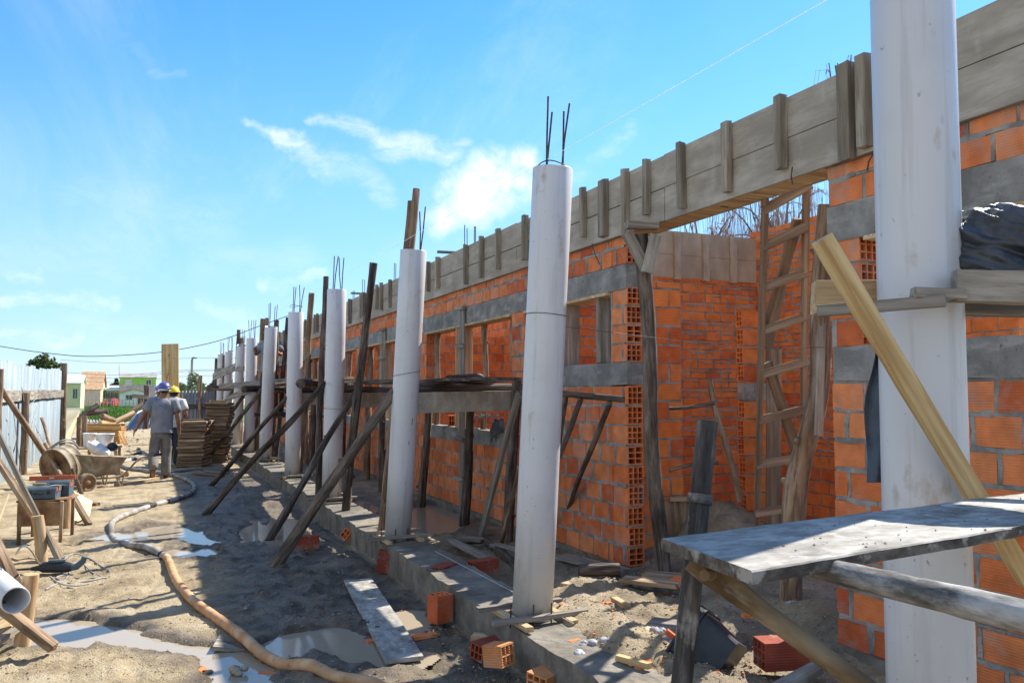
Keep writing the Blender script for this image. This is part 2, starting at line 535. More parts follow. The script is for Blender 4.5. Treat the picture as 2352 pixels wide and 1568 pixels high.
M['leaf'] = mk('leaf', [(.3, (.075, .095, .03)), (.7, (.14, .165, .06))], ns=2, rough=.6, bump=0, isl=.35)
M['leafpale'] = mk('pale_leaf', [(.3, (.20, .215, .13)), (.7, (.34, .355, .24))], ns=2, rough=.7, bump=0, isl=.35)
M['leafdark'] = mk('dark_leaf', [(.3, (.025, .04, .018)), (.7, (.05, .075, .03))], ns=2, rough=.6, bump=0, isl=.3)
M['bark'] = mk('bark', [(.3, (.08, .06, .045)), (.7, (.17, .135, .105))], sc=(1, 1, .3), ns=9, bump=.6)
M['twig'] = mk('willow_twig', [(.3, (.30, .245, .23)), (.7, (.46, .39, .37))], ns=3, bump=0, objv=.1)
M['grass'] = mk('grass', [(.3, (.07, .15, .02)), (.7, (.16, .27, .045))], ns=.6, rough=.7, bump=0, isl=.35)
M['walltan'] = mk('plaster_beige', [(.3, (.52, .44, .33)), (.7, (.62, .53, .41))], ns=2, bump=.1)
M['wallyellow'] = mk('plaster_yellow', [(.3, (.62, .52, .31)), (.7, (.70, .60, .38))], ns=2, bump=.1)
M['wallgreen'] = mk('plaster_green', [(.3, (.20, .46, .08)), (.7, (.26, .54, .11))], ns=2, bump=.1)
M['wallgrey'] = mk('plaster_grey', [(.3, (.30, .30, .30)), (.7, (.40, .40, .40))], ns=1.2, bump=.1)
M['wallwhite'] = mk('plaster_white', [(.3, (.62, .62, .62)), (.7, (.72, .72, .72))], ns=1.2, bump=.1)
M['tile'] = mk('clay_tile_roof', [(.3, (.33, .19, .10)), (.7, (.48, .31, .18))], ns=2, det=9, bump=.5, bs=5, bd=.08)
M['fibre'] = mk('fibre_cement_roof', [(.3, (.26, .24, .23)), (.7, (.38, .36, .34))], ns=1.5, bump=.1)
M['roofwhite'] = mk('white_metal_roof', [(.3, (.70, .70, .70)), (.7, (.78, .78, .78))], ns=1.5, bump=.1, rough=.5)
M['glass'] = mk('dark_window_glass', [(.3, (.03, .035, .04)), (.7, (.06, .065, .07))], ns=1, rough=.12, bump=0, spec=.6)
M['frame'] = mk('window_frame', [(.3, (.55, .55, .55)), (.7, (.62, .62, .62))], ns=3, bump=0)
M['shutter'] = mk('grey_shutter', [(.3, (.42, .46, .52)), (.7, (.48, .52, .58))], ns=3, bump=0)
M['door'] = mk('brown_door', [(.3, (.10, .05, .045)), (.7, (.14, .075, .06))], ns=3, bump=0)
M['carred'] = mk('red_car_paint', [(.3, (.30, .03, .025)), (.7, (.36, .04, .03))], ns=3, bump=0, rough=.3, spec=.5)
M['ply'] = mk('raw_plywood', [(.3, (.60, .47, .26)), (.6, (.70, .58, .36)), (.8, (.76, .66, .45))], sc=(1, 1, .3), ns=3, det=6, bump=.1, rough=.75)
M['orangewood'] = mk('orange_planks', [(.3, (.36, .17, .05)), (.55, (.50, .27, .09)), (.8, (.62, .38, .15))], sc=(.4, 5, 5), ns=3, det=6, bump=.3, rough=.75, objv=.2)
M['stackwood'] = mk('stack_wood', [(.3, (.16, .105, .06)), (.55, (.31, .215, .13)), (.8, (.48, .36, .235))], sc=(.5, 6, 6), ns=3, det=7, bump=.3, rough=.8, objv=.3)
M['cementlump'] = mk('cement_lump', [(.3, (.28, .27, .28)), (.7, (.46, .45, .46))], ns=9, bump=.6, bs=30)
M['pail'] = mk('green_hose', [(.3, (.02, .07, .04)), (.7, (.03, .10, .06))], ns=9, bump=0, rough=.5)
M['rope'] = mk('grey_cable', [(.3, (.22, .21, .20)), (.7, (.36, .345, .33))], ns=9, bump=0, rough=.6)


def ground_mat():
    m = bpy.data.materials.new('site_mud')
    m.use_nodes = True
    nt = m.node_tree
    N, L = nt.nodes, nt.links
    b = N['Principled BSDF']
    b.inputs['Specular IOR Level'].default_value = .35
    tc = N.new('ShaderNodeTexCoord')

    def nz(scale, det=6, rough=.6, dist=0):
        n = N.new('ShaderNodeTexNoise')
        n.inputs['Scale'].default_value = scale
        n.inputs['Detail'].default_value = det
        n.inputs['Roughness'].default_value = rough
        n.inputs['Distortion'].default_value = dist
        L.new(tc.outputs['Object'], n.inputs['Vector'])
        return n.outputs['Fac']

    def ramp(src, stops):
        c = N.new('ShaderNodeValToRGB')
        el = c.color_ramp.elements
        while len(el) < len(stops): el.new(.5)
        for e, (p, q) in zip(el, stops):
            e.position = p
            e.color = (*q, 1)
        L.new(src, c.inputs[0])
        return c.outputs[0]

    def mix(f, a, c):
        x = N.new('ShaderNodeMixRGB')
        L.new(f, x.inputs[0]); L.new(a, x.inputs[1])
        if isinstance(c, tuple): x.inputs[2].default_value = (*c, 1)
        else: L.new(c, x.inputs[2])
        return x.outputs[0]

    def rng(src, a, c, lo=0, hi=1):
        x = N.new('ShaderNodeMapRange')
        x.inputs['From Min'].default_value = a; x.inputs['From Max'].default_value = c
        x.inputs['To Min'].default_value = lo; x.inputs['To Max'].default_value = hi
        L.new(src, x.inputs['Value'])
        return x.outputs[0]
    dry = ramp(nz(2.3, 9, .7), [(.36, (.29, .215, .125)), (.5, (.47, .365, .22)), (.64, (.58, .475, .315))])
    grain = nz(70, 3, .7)
    dry2 = mix(rng(grain, .55, .72, 0, .45), dry, (.20, .16, .115))
    dry3 = mix(rng(nz(16, 5, .7), .60, .70, 0, .6), dry2, (.52, .45, .35))
    dry3 = mix(rng(nz(30, 6, .75), .57, .66, 0, .6), dry3, (.17, .13, .085))
    dry3 = mix(rng(nz(.8, 5, .6), .52, .68, 0, .5), dry3, (.24, .185, .115))
    # dark mud per vertex: wetness at puddles and trench, plus shade painted along the wall
    at_ = N.new('ShaderNodeAttribute'); at_.attribute_name = 'wet_shade'
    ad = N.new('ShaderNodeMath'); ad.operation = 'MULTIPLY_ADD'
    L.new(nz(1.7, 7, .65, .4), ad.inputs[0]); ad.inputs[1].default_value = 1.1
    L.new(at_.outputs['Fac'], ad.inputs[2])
    wet_shade = rng(ad.outputs[0], .80, 1.15)
    wet_shade_col = ramp(nz(4, 7, .65), [(.38, (.085, .062, .040)), (.52, (.18, .137, .09)), (.66, (.27, .21, .143))])
    col = mix(wet_shade, dry3, wet_shade_col)
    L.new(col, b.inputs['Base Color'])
    L.new(rng(wet_shade, 0, 1, .93, .48), b.inputs['Roughness'])
    hsum = N.new('ShaderNodeMath'); hsum.operation = 'MULTIPLY_ADD'
    L.new(nz(19, 8, .72), hsum.inputs[0]); hsum.inputs[1].default_value = 1.6
    L.new(nz(95, 3, .7), hsum.inputs[2])
    bm = N.new('ShaderNodeBump')
    bm.inputs['Strength'].default_value = .9
    bm.inputs['Distance'].default_value = .028
    L.new(hsum.outputs[0], bm.inputs['Height'])
    L.new(bm.outputs[0], b.inputs['Normal'])
    return m


M['ground'] = ground_mat()


def water_mat():
    m = bpy.data.materials.new('muddy_water')
    m.use_nodes = True
    nt = m.node_tree
    b = nt.nodes['Principled BSDF']
    b.inputs['Base Color'].default_value = (.34, .275, .195, 1)
    b.inputs['Roughness'].default_value = .07
    b.inputs['Specular IOR Level'].default_value = .22
    n = nt.nodes.new('ShaderNodeTexNoise'); n.inputs['Scale'].default_value = 3
    tc = nt.nodes.new('ShaderNodeTexCoord')
    nt.links.new(tc.outputs['Object'], n.inputs['Vector'])
    bm = nt.nodes.new('ShaderNodeBump'); bm.inputs['Strength'].default_value = .06; bm.inputs['Distance'].default_value = .02
    nt.links.new(n.outputs['Fac'], bm.inputs['Height'])
    nt.links.new(bm.outputs[0], b.inputs['Normal'])
    return m


M['water'] = water_mat()

# ------------------------------------------------------------------ light and sky
SUN_AZ, SUN_EL = R(23), R(45)               # azimuth measured from +X towards +Y
sdir = V((math.cos(SUN_EL) * math.cos(SUN_AZ), math.cos(SUN_EL) * math.sin(SUN_AZ), math.sin(SUN_EL)))
sl = bpy.data.lights.new('sun', 'SUN')
sl.energy = 5.0
sl.angle = R(.5)
sl.color = (1.0, .95, .86)
so = bpy.data.objects.new('sun', sl)
COL.objects.link(so)
so.rotation_euler = sdir.to_track_quat('Z', 'Y').to_euler()
so.location = (20, 9, 22)

world = bpy.data.worlds.new('World')
scene.world = world
world.use_nodes = True
nt = world.node_tree
N, L = nt.nodes, nt.links
bg = N['Background']
sky = N.new('ShaderNodeTexSky')
sky.sky_type = 'NISHITA'
sky.sun_disc = False
sky.sun_elevation = SUN_EL
sky.sun_rotation = R(90) - SUN_AZ
sky.altitude = 50
sky.air_density = 1.0
sky.dust_density = .1
sky.ozone_density = 2.2
SKY_STRENGTH = .13
bg.inputs['Strength'].default_value = SKY_STRENGTH
tc = N.new('ShaderNodeTexCoord')


def vm(op, a, b=None):
    n = N.new('ShaderNodeVectorMath'); n.operation = op
    for i, s in enumerate((a, b)):
        if s is None: continue
        if isinstance(s, (tuple, Vector)): n.inputs[i].default_value = tuple(s)
        else: L.new(s, n.inputs[i])
    return n.outputs['Value'] if op in ('DOT_PRODUCT', 'LENGTH', 'DISTANCE') else n.outputs[0]


def ma(op, a, b=0.0, clamp=False):
    n = N.new('ShaderNodeMath'); n.operation = op; n.use_clamp = clamp
    for i, s in enumerate((a, b)):
        if isinstance(s, (int, float)): n.inputs[i].default_value = s
        else: L.new(s, n.inputs[i])
    return n.outputs[0]


def rng(src, a, c, lo=0.0, hi=1.0, smooth=True):
    x = N.new('ShaderNodeMapRange')
    x.interpolation_type = 'SMOOTHSTEP' if smooth else 'LINEAR'
    x.inputs['From Min'].default_value = a; x.inputs['From Max'].default_value = c
    x.inputs['To Min'].default_value = lo; x.inputs['To Max'].default_value = hi
    L.new(src, x.inputs['Value'])
    return x.outputs[0]


def wnoise(vec, scale, det=6, rough=.6, dist=0.0, sc=(1, 1, 1), rot=(0, 0, 0)):
    mp = N.new('ShaderNodeMapping')
    mp.inputs['Scale'].default_value = sc
    mp.inputs['Rotation'].default_value = rot
    L.new(vec, mp.inputs['Vector'])
    n = N.new('ShaderNodeTexNoise')
    n.inputs['Scale'].default_value = scale
    n.inputs['Detail'].default_value = det
    n.inputs['Roughness'].default_value = rough
    n.inputs['Distortion'].default_value = dist
    L.new(mp.outputs[0], n.inputs['Vector'])
    return n.outputs['Fac']


gdir = vm('NORMALIZE', tc.outputs['Generated'])
# domain-warped direction so that the cloud outlines fray
wn = N.new('ShaderNodeTexNoise'); wn.inputs['Scale'].default_value = 9; wn.inputs['Detail'].default_value = 7; wn.inputs['Roughness'].default_value = .62
L.new(gdir, wn.inputs['Vector'])
off = vm('SCALE', vm('SUBTRACT', wn.outputs['Color'], (.5, .5, .5)))
off.node.inputs['Scale'].default_value = .085
wd = vm('NORMALIZE', vm('ADD', gdir, off))


def blob(u, v, radpx, k=1.0):
    d = ray(u, v).normalized()
    dist = vm('DISTANCE', wd, tuple(d))
    return ma('MULTIPLY', rng(dist, radpx / F, 0.0), k)


def streak(u0, v0, u1, v1, radpx, k):
    """soft band between two directions"""
    A, B = ray(u0, v0).normalized(), ray(u1, v1).normalized()
    AB = B - A
    pa = vm('SUBTRACT', wd, tuple(A))
    h = ma('DIVIDE', vm('DOT_PRODUCT', pa, tuple(AB)), AB.length_squared, True)
    sc_n = vm('SCALE', tuple(AB)); L.new(h, sc_n.node.inputs['Scale'])
    d = vm('DISTANCE', pa, sc_n)
    return ma('MULTIPLY', rng(d, radpx / F, 0.0), k)


cl = None
for (u, v, r_, k) in [(1095, 462, 84, .9), (1030, 488, 60, .75), (1150, 445, 80, .9), (1187, 378, 62, .75), (1125, 405, 78, .8), (1215, 450, 66, .6), (1050, 430, 50, .5)]:
    b_ = blob(u, v, r_ * 1.0, k)
    cl = b_ if cl is None else ma('MAXIMUM', cl, b_)
tex = wnoise(gdir, 26, 8, .68, .3)
cl = ma('MULTIPLY', cl, rng(tex, .28, .60, .35, 1.25))
ws = None
for (u0, v0, u1, v1, r_, k) in [(583, 288, 640, 322, 20, .5), (640, 322, 690, 340, 26, .7), (690, 342, 760, 385, 26, .5), (760, 385, 900, 432, 40, .35), (720, 292, 800, 300, 22, .45), (800, 300, 880, 345, 34, .5), (880, 345, 1040, 365, 44, .62),
                                (610, 652, 735, 640, 20, .45), (470, 690, 560, 722, 30, .22), (10, 682, 255, 690, 24, .42), (25, 628, 90, 642, 16, .4), (330, 160, 430, 158, 20, .16), (260, 60, 330, 150, 30, .08), (1330, 400, 1455, 285, 34, .25), (0, 775, 170, 772, 16, .35),
                                (0, 560, 260, 620, 60, .16), (200, 430, 520, 520, 90, .16), (480, 600, 700, 600, 50, .16)]:
    b_ = streak(u0, v0, u1, v1, r_ * 1.05, k * .68)
    ws = b_ if ws is None else ma('MAXIMUM', ws, b_)
tex2 = wnoise(gdir, 18, 9, .7, .6, (1, 1, 2.6))
ws = ma('MULTIPLY', ws, rng(tex2, .30, .66, .15, 1.25))
cl = ma('MAXIMUM', cl, ws)
# high thin streaks
sx = N.new('ShaderNodeSeparateXYZ'); L.new(gdir, sx.inputs[0])
zz = ma('ADD', sx.outputs['Z'], .18)
pl = N.new('ShaderNodeCombineXYZ')
L.new(ma('DIVIDE', sx.outputs['X'], zz), pl.inputs[0]); L.new(ma('DIVIDE', sx.outputs['Y'], zz), pl.inputs[1])
st = wnoise(pl.outputs[0], 1.5, 9, .66, .5, (1, .4, 1), (0, 0, R(50)))
st2 = wnoise(pl.outputs[0], .6, 3, .5)
thin = ma('MULTIPLY', rng(st, .46, .80, 0, .40), rng(st2, .38, .62, .1, 1))
cl = ma('MAXIMUM', cl, thin)
# unseen bright cloud added behind the camera to whiten and lift the fill light
fill_veil = ma('MULTIPLY', rng(vm('DOT_PRODUCT', gdir, (-.80, -.55, .12)), .12, .75), rng(wnoise(pl.outputs[0], 1.1, 6, .6), .36, .58, .18, .62))
cl = ma('MAXIMUM', cl, fill_veil)
cl = ma('MINIMUM', cl, .93)
hs = N.new('ShaderNodeHueSaturation')
hs.inputs['Saturation'].default_value = 1.34
hs.inputs['Value'].default_value = .96
hz = N.new('ShaderNodeMixRGB')
L.new(rng(sx.outputs['Z'], .44, -.02, 0, .75), hz.inputs[0])
L.new(sky.outputs[0], hz.inputs[1])
hz.inputs[2].default_value = (2.15, 2.98, 4.1, 1)
L.new(hz.outputs[0], hs.inputs['Color'])
mx = N.new('ShaderNodeMixRGB')
L.new(cl, mx.inputs[0])
L.new(hs.outputs[0], mx.inputs[1])
CLOUD_V = 5.0
mx.inputs[2].default_value = (CLOUD_V, CLOUD_V * 1.0, CLOUD_V * 1.02, 1)
L.new(mx.outputs[0], bg.inputs['Color'])
scene.view_settings.view_transform = 'Standard'
scene.view_settings.look = 'None'
scene.view_settings.exposure = 1.0
scene.view_settings.gamma = 1.0


# ------------------------------------------------------------------ ground
def smooth(a, b, x):
    t = max(0.0, min(1.0, (x - a) / (b - a)))
    return t * t * (3 - 2 * t)


def c2(pts, x0, y0, s, z=0.0):              # crop pixels -> ground points (x, y)
    out = []
    for (x, y) in pts:
        p = on_z(x0 + s * x, y0 + s * y, z)
        out.append((p.x, p.y))
    return out


PUD = []        # (polygon, water level)
PUD.append((c2([(60, 1200), (130, 1130), (270, 1085), (480, 1075), (640, 1085), (760, 1110), (850, 1150), (1050, 1190), (1250, 1250), (1500, 1285), (1620, 1310), (1740, 1330), (1850, 1345), (1930, 1390), (2010, 1470), (1980, 1568), (1900, 1640), (1700, 1640),
                (1690, 1560), (1640, 1470), (1580, 1400), (1500, 1345), (1300, 1312), (1150, 1285), (950, 1245), (780, 1215), (600, 1255), (400, 1272), (230, 1240)], 0, 1091, .3043), -.020))
PUD.append((c2([(700, 470), (880, 430), (1010, 440), (1150, 385), (1330, 372), (1480, 420), (1530, 460), (1600, 490), (1600, 520), (1480, 520), (1380, 470), (1220, 480), (1100, 470), (950, 480), (860, 500)], 0, 1091, .3043), -.012))
PUD.append((c2([(1200, 600), (1330, 560), (1450, 585), (1560, 545), (1660, 575), (1600, 612), (1450, 618), (1300, 615)], 0, 1091, .3043), -.012))
PUD.append((c2([(-40, 520), (40, 470), (120, 500), (180, 455), (300, 470), (330, 540), (250, 590), (160, 640), (60, 620), (-40, 600)], 574.2, 1033.6, .341), -.02))
PUD.append((c2([(150, 1290), (260, 1220), (380, 1195), (560, 1180), (700, 1200), (860, 1290), (960, 1370), (1120, 1370), (1020, 1420), (880, 1430), (700, 1400), (560, 1330), (420, 1310), (300, 1360), (180, 1350)], 574.2, 1033.6, .341), -.027))
PUD.append((c2([(1000, 1120), (1080, 1090), (1150, 1150), (1130, 1210), (1060, 1200)], 574.2, 1033.6, .341), -.025))
PUD.append((c2([(640, 340), (760, 330), (860, 380), (860, 480), (760, 440), (660, 420)], 574.2, 1033.6, .341, .1), .085))
PUD.append((c2([(1060, 400), (1180, 360), (1320, 380), (1430, 440), (1440, 520), (1300, 560), (1180, 590), (1080, 540)], 574.2, 1033.6, .341, .1), .085))
PB = [(min(p[0] for p in P) - .6, max(p[0] for p in P) + .6, min(p[1] for p in P) - .6, max(p[1] for p in P) + .6) for P, z in PUD]


def sdist(P, x, y):
    inside = False
    best = 1e9
    n = len(P)
    for i in range(n):
        x1, y1 = P[i]
        x2, y2 = P[(i + 1) % n]
        if (y1 > y) != (y2 > y) and x < (x2 - x1) * (y - y1) / (y2 - y1) + x1:
            inside = not inside
        dx, dy = x2 - x1, y2 - y1
        t = max(0, min(1, ((x - x1) * dx + (y - y1) * dy) / (dx * dx + dy * dy + 1e-12)))
        d = (x - x1 - t * dx) ** 2 + (y - y1 - t * dy) ** 2
        if d < best: best = d
    best = math.sqrt(best)
    return -best if inside else best


MOUNDS = []     # (x, y, radius, height)


def mound(u, v, z, r, h):
    p = on_z(u, v, z)
    MOUNDS.append((p.x, p.y, r, h))


mound(1660, 1165, .6, .5, .42)              # earth heaped in the room
mound(1360, 1290, .15, .35, .07)
mound(1330, 1345, .2, .45, .10)
mound(1430, 1400, .2, .5, .06)
mound(1500, 1480, .2, .5, .05)
mound(1900, 1425, .2, .24, .10)             # rubble at the foot of the pier
mound(1700, 1400, .2, .5, .04)
mound(560, 1150, 0, .5, .08)
mound(660, 1140, 0, .6, .10)
mound(800, 1290, 0, .4, .06)
mound(520, 1270, 0, .5, .04)
mound(225, 1412, 0, .16, .018)
mound(150, 1405, 0, .16, .015)
mound(60, 1500, 0, .2, .03)
mound(330, 1530, 0, .5, .02)
mound(560, 1535, 0, .12, .06)
mound(330, 1205, 0, .25, .05)
mound(300, 985, 0, 1.4, .25)
mound(220, 985, 0, 2.0, .2)


FOOT = {}
for _ in range(150):
    fx, fy, fa = random.uniform(-2.2, 1.9), random.uniform(3.6, 15), random.gauss(0, .45)
    for i in (-1, 0, 1):
        for j in (-1, 0, 1):
            FOOT.setdefault((int((fx + i * .5) // .5), int((fy + j * .5) // .5)), []).append((fx, fy, math.cos(fa), math.sin(fa)))


def ground(x, y):
    """height of the ground at x, y, and its wetness with painted shade"""
    h = .12 * smooth(2.1, 2.35, x) + .10 * math.exp(-((x - 2.52) / .26) ** 2) * (1 - smooth(4.6, 6.2, y)) * smooth(1.5, 2.2, y) + .09 * smooth(3.62, 3.9, x)
    d = math.hypot(x, y)
    fade = 1 / (1 + (d / 16) ** 2)
    n1 = noise.fractal(V((x * .7, y * .7, 3)), 1.0, 2.1, 3)
    n2 = noise.fractal(V((x * 3.1, y * 3.1, 7)), .9, 2.1, 4)
    n3 = noise.noise(V((x * 13, y * 13, 1)))
    clod = max(0, noise.fractal(V((x * 6.5, y * 6.5, 20)), .8, 2.2, 3) - .18)
    cl2 = max(0, noise.fractal(V((x * 17, y * 17, 31)), .8, 2.1, 2) - .12) * max(0, .35 + noise.noise(V((x * 1.3, y * 1.3, 50))))
    rut = -.022 * max(0, 1 - abs(noise.noise(V((x * 2.6, y * .55, 61)))) * 7) - .016 * max(0, 1 - abs(noise.noise(V((x * 1.5, y * 2.2, 71)))) * 8)
    w = smooth(.2, .9, x) * (1 - smooth(1.95, 2.1, x)) * (1 - smooth(14, 22, y)) * .55 + smooth(2.3, 2.5, x) * .34 * (1 - smooth(30, 40, y)) + .12 * smooth(4, 7, y)  # trench wetness raised to paint in the shade by the wall and veranda
    rough = .6 + 1.0 * smooth(.3, 1.0, x) * (1 - smooth(3.7, 4.2, x))
    a = h + (n1 * .012 + n2 * .008 * rough + n3 * .006 + clod * .04 * (rough - .25) + cl2 * .06 + rut) * fade + .012
    a -= .04 * smooth(1.2, 1.7, x) * (1 - smooth(2.03, 2.1, x)) * (1 - smooth(12, 16, y))
    for (mx_, my_, r_, hh) in MOUNDS:
        q = ((x - mx_) ** 2 + (y - my_) ** 2) / (r_ * r_)
        if q < 4:
            a += hh * math.exp(-q * 1.4) * (1 + n2 * .5)
    for (fx, fy, ca, sa) in FOOT.get((int(x // .5), int(y // .5)), ()):
        lx, ly = (x - fx) * ca + (y - fy) * sa, -(x - fx) * sa + (y - fy) * ca
        q = (ly / .14) ** 2 + (lx / (.05 if ly > -.02 else .042)) ** 2
        if q < 2.2: a += -.016 * (1 - smooth(.6, 1.1, q)) + .007 * smooth(.8, 1.2, q) * (1 - smooth(1.2, 2.2, q))
    if y > 34:
        a -= min(.0052 * (y - 34), 1.2)
    if d > 60: a += .5 * noise.noise(V((x * .01, y * .01, 4))) * smooth(60, 260, d) * .4
    for (P, wl), B in zip(PUD, PB):
        if B[0] < x < B[1] and B[2] < y < B[3]:
            s = sdist(P, x, y) + .07 * n2 + .03 * n3
            k = 1 - smooth(-.03, .11, s)
            a = a * (1 - k) + (wl - .03 + n2 * .012) * k
            w = max(w, .62 * (1 - smooth(0, .5, s)), .95 * (1 - smooth(.02, .16, s)))
    return a, w


def gz(x, y):
    return ground(x, y)[0]


def axis(a, b, step, lo, hi, g=1.16):
    out = []
    x = a
    while x <= b + 1e-6:
        out.append(x); x += step
    s = step; x = out[-1]
    while x < hi:
        s *= g; x += s; out.append(min(x, hi))
    s = step; x = a; pre = []
    while x > lo:
        s *= g; x -= s; pre.append(max(x, lo))
    return pre[::-1] + out


gx = axis(-2.6, 4.3, .025, -900, 900)
gy = axis(2.3, 8.6, .025, -300, 1800, 1.03)
# keep the far spacing from collapsing into too many rows
gverts, gwet_shade = [], []
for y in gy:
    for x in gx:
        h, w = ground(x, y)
        gverts.append((x, y, h)); gwet_shade.append(w)
nx = len(gx)
gf = [(j * nx + i, j * nx + i + 1, (j + 1) * nx + i + 1, (j + 1) * nx + i) for j in range(len(gy) - 1) for i in range(nx - 1)]
me = bpy.data.meshes.new('ground')
me.from_pydata(gverts, [], gf)
me.polygons.foreach_set('use_smooth', [True] * len(gf))
at_ = me.attributes.new('wet_shade', 'FLOAT', 'POINT')
at_.data.foreach_set('value', gwet_shade)
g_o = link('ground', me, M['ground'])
tag(g_o, kind='structure')

for (P, wl), B in zip(PUD, PB):
    cx_ = sum(p[0] for p in P) / len(P); cy_ = sum(p[1] for p in P) / len(P)
    mb = MB()
    # one flat sheet a little larger than the hollow, the ground cuts its shoreline
    xs = [B[0] + .38 + (B[1] - B[0] - .76) * i / 60 for i in range(61)]
    ys = [B[2] + .38 + (B[3] - B[2] - .76) * i / 60 for i in range(61)]
    idx = {}
    for j, y in enumerate(ys):
        for i, x in enumerate(xs):
            if sdist(P, x, y) < .16:
                idx[(i, j)] = len(mb.v)
                mb.v.append(V((x, y, wl)))
    for j in range(60):
        for i in range(60):
            q = [(i, j), (i + 1, j), (i + 1, j + 1), (i, j + 1)]
            if all(k in idx for k in q):
                mb.f.append([idx[k] for k in q]); mb.mi.append(0); mb.sm.append(True)
    o = mb.build('puddle', M['water'])
    tag(o, kind='structure')


# ------------------------------------------------------------------ brick building
def hollow(mb, Lx, Wy, Hz, ny, nz, M4=None, wall=.011, dep=None, both=False):
    wall = wall * .85
    """hollow clay block, length along local x from 0 (open end) to Lx, centred on y, from z=0"""
    dep = dep or Lx * .8

    def lines(a, b, n):
        w = (b - a - wall * (n + 1)) / n
        o = [a]
        for i in range(n):
            o += [o[-1] + wall, o[-1] + wall + w]
        return o + [b]
    ys, zs = lines(-Wy / 2, Wy / 2, ny), lines(0, Hz, nz)
    for j in range(len(ys) - 1):
        for k in range(len(zs) - 1):
            y0, y1, z0, z1 = ys[j], ys[j + 1], zs[k], zs[k + 1]
            hole = j % 2 == 1 and k % 2 == 1
            if not hole:
                mb.add([(0, y0, z0), (0, y1, z0), (0, y1, z1), (0, y0, z1)], [(0, 3, 2, 1)], M4)
                if both: mb.add([(Lx, y0, z0), (Lx, y1, z0), (Lx, y1, z1), (Lx, y0, z1)], [(0, 1, 2, 3)], M4)
            else:
                d = Lx if both else dep
                a = [(0, y0, z0), (0, y1, z0), (0, y1, z1), (0, y0, z1)]
                c = [(d, y, z) for (_, y, z) in a]
                mb.add(a + c, [(0, 1, 5, 4), (1, 2, 6, 5), (2, 3, 7, 6), (3, 0, 4, 7)] + ([] if both else [(4, 5, 6, 7)]), M4)
    y0, y1, z0, z1 = ys[0], ys[-1], zs[0], zs[-1]
    mb.add([(0, y0, z0), (Lx, y0, z0), (Lx, y0, z1), (0, y0, z1), (0, y1, z0), (Lx, y1, z0), (Lx, y1, z1), (0, y1, z1)],
           [(0, 1, 2, 3), (5, 4, 7, 6), (3, 2, 6, 7), (1, 0, 4, 5)] + ([] if both else [(1, 5, 6, 2)]), M4)


def courses(bk, mo, axis_, c0, thick, a0, a1, z0, z1, pitch, Lb, opens=(), joint=.021, keep0=0, phase=0, jit=.0035, miss=.25):
    """brick courses; axis_ 'y' runs along Y with its face at X=c0, 'x' runs along X with its face at Y=c0"""
    z = z0
    i = 0
    while z < z1 - .03:
        zt = min(z + pitch - joint, z1)
        zm = (z + zt) / 2
        iv = [(a0, a1)]
        for (oa, ob, oz0, oz1) in opens:
            if oz0 < zm < oz1:
                nv = []
                for (p, q) in iv:
                    if ob <= p or oa >= q: nv.append((p, q)); continue
                    if oa > p: nv.append((p, oa))
                    if ob < q: nv.append((ob, q))
                iv = nv
        for (p, q) in iv:
            mz1 = min(z + pitch, z1)
            dr = .0045
            if axis_ == 'y': mo.box(c0 + dr, c0 + thick - dr, p + .004, q - .004, z, mz1)
            else: mo.box(p + .004, q - .004, c0 + dr, c0 + thick - dr, z, mz1)
            step = Lb + joint
            off = (i % 2) * step * .5 + phase
            k = math.floor((p - off) / step)
            while off + k * step < q:
                s, e = off + k * step, off + k * step + Lb
                k += 1
                s, e = max(s, p), min(e, q)
                if e - s < .03: continue
                pr = random.uniform(-.003, .002)
                js = 0 if random.random() < miss else random.uniform(-.003, .004)
                s2, e2 = s + js, e + random.uniform(-.003, .004)
                dz = random.uniform(-.002, .002)
                if axis_ == 'y': bk.box(c0 + pr, c0 + thick + random.uniform(-.002, .003), s2, e2, z + dz, zt + dz, None, jit)
                else: bk.box(s2, e2, c0 + pr, c0 + thick + random.uniform(-.002, .003), z + dz, zt + dz, None, jit)
        z += pitch
        i += 1


XW, TW = 3.65, .15
YA, YB = 5.93, 3.67                          # corner of the long wall, edge of the pier by the near column
YEND = 34.0
YS = 2.39
PT = .1665
bld = empty('brick_building', (XW, YA, .12), 'unfinished one-storey building of orange hollow bricks with grey concrete bands behind the columns', 'building')

low, piers = [], []
y = 8.32
k = 0
while y < YEND - 3:
    a, b = y, y + 3.1
    low.append((a, b, 1.0, 2.9))
    y = b + .6 + (.12 if k % 2 else 0)
    k += 1
bk, mo = MB(), MB()
# long wall
courses(bk, mo, 'y', XW, TW, YA + .245, 8.0, .18, 1.68, PT, .24)
courses(bk, mo, 'y', XW, TW, YA + .245, 8.0, 1.87, 2.48, .1605, .24, [(6.20, 7.97, 0, 9)])
courses(bk, mo, 'y', XW, TW, 8.0, YEND, .18, 2.48, PT, .24, low)
courses(bk, mo, 'y', XW, TW, YA + .245, YEND, 2.70, 2.93, .155, .24, phase=.1)
# pier and window wall by the near column
courses(bk, mo, 'y', XW, TW, YS, YB, .18, 1.68, PT, .24, phase=.05)
courses(bk, mo, 'y', XW, TW, 3.46 + .0, YB, 1.87, 2.48, .1605, .24, [(3.40, 3.62, 0, 9)])
courses(bk, mo, 'y', XW, TW, YS, YB, 2.70, 2.93, .155, .24, phase=.02)
wall = bk.build('front_wall', M['brick'], bld)
MW = (mo, wall)

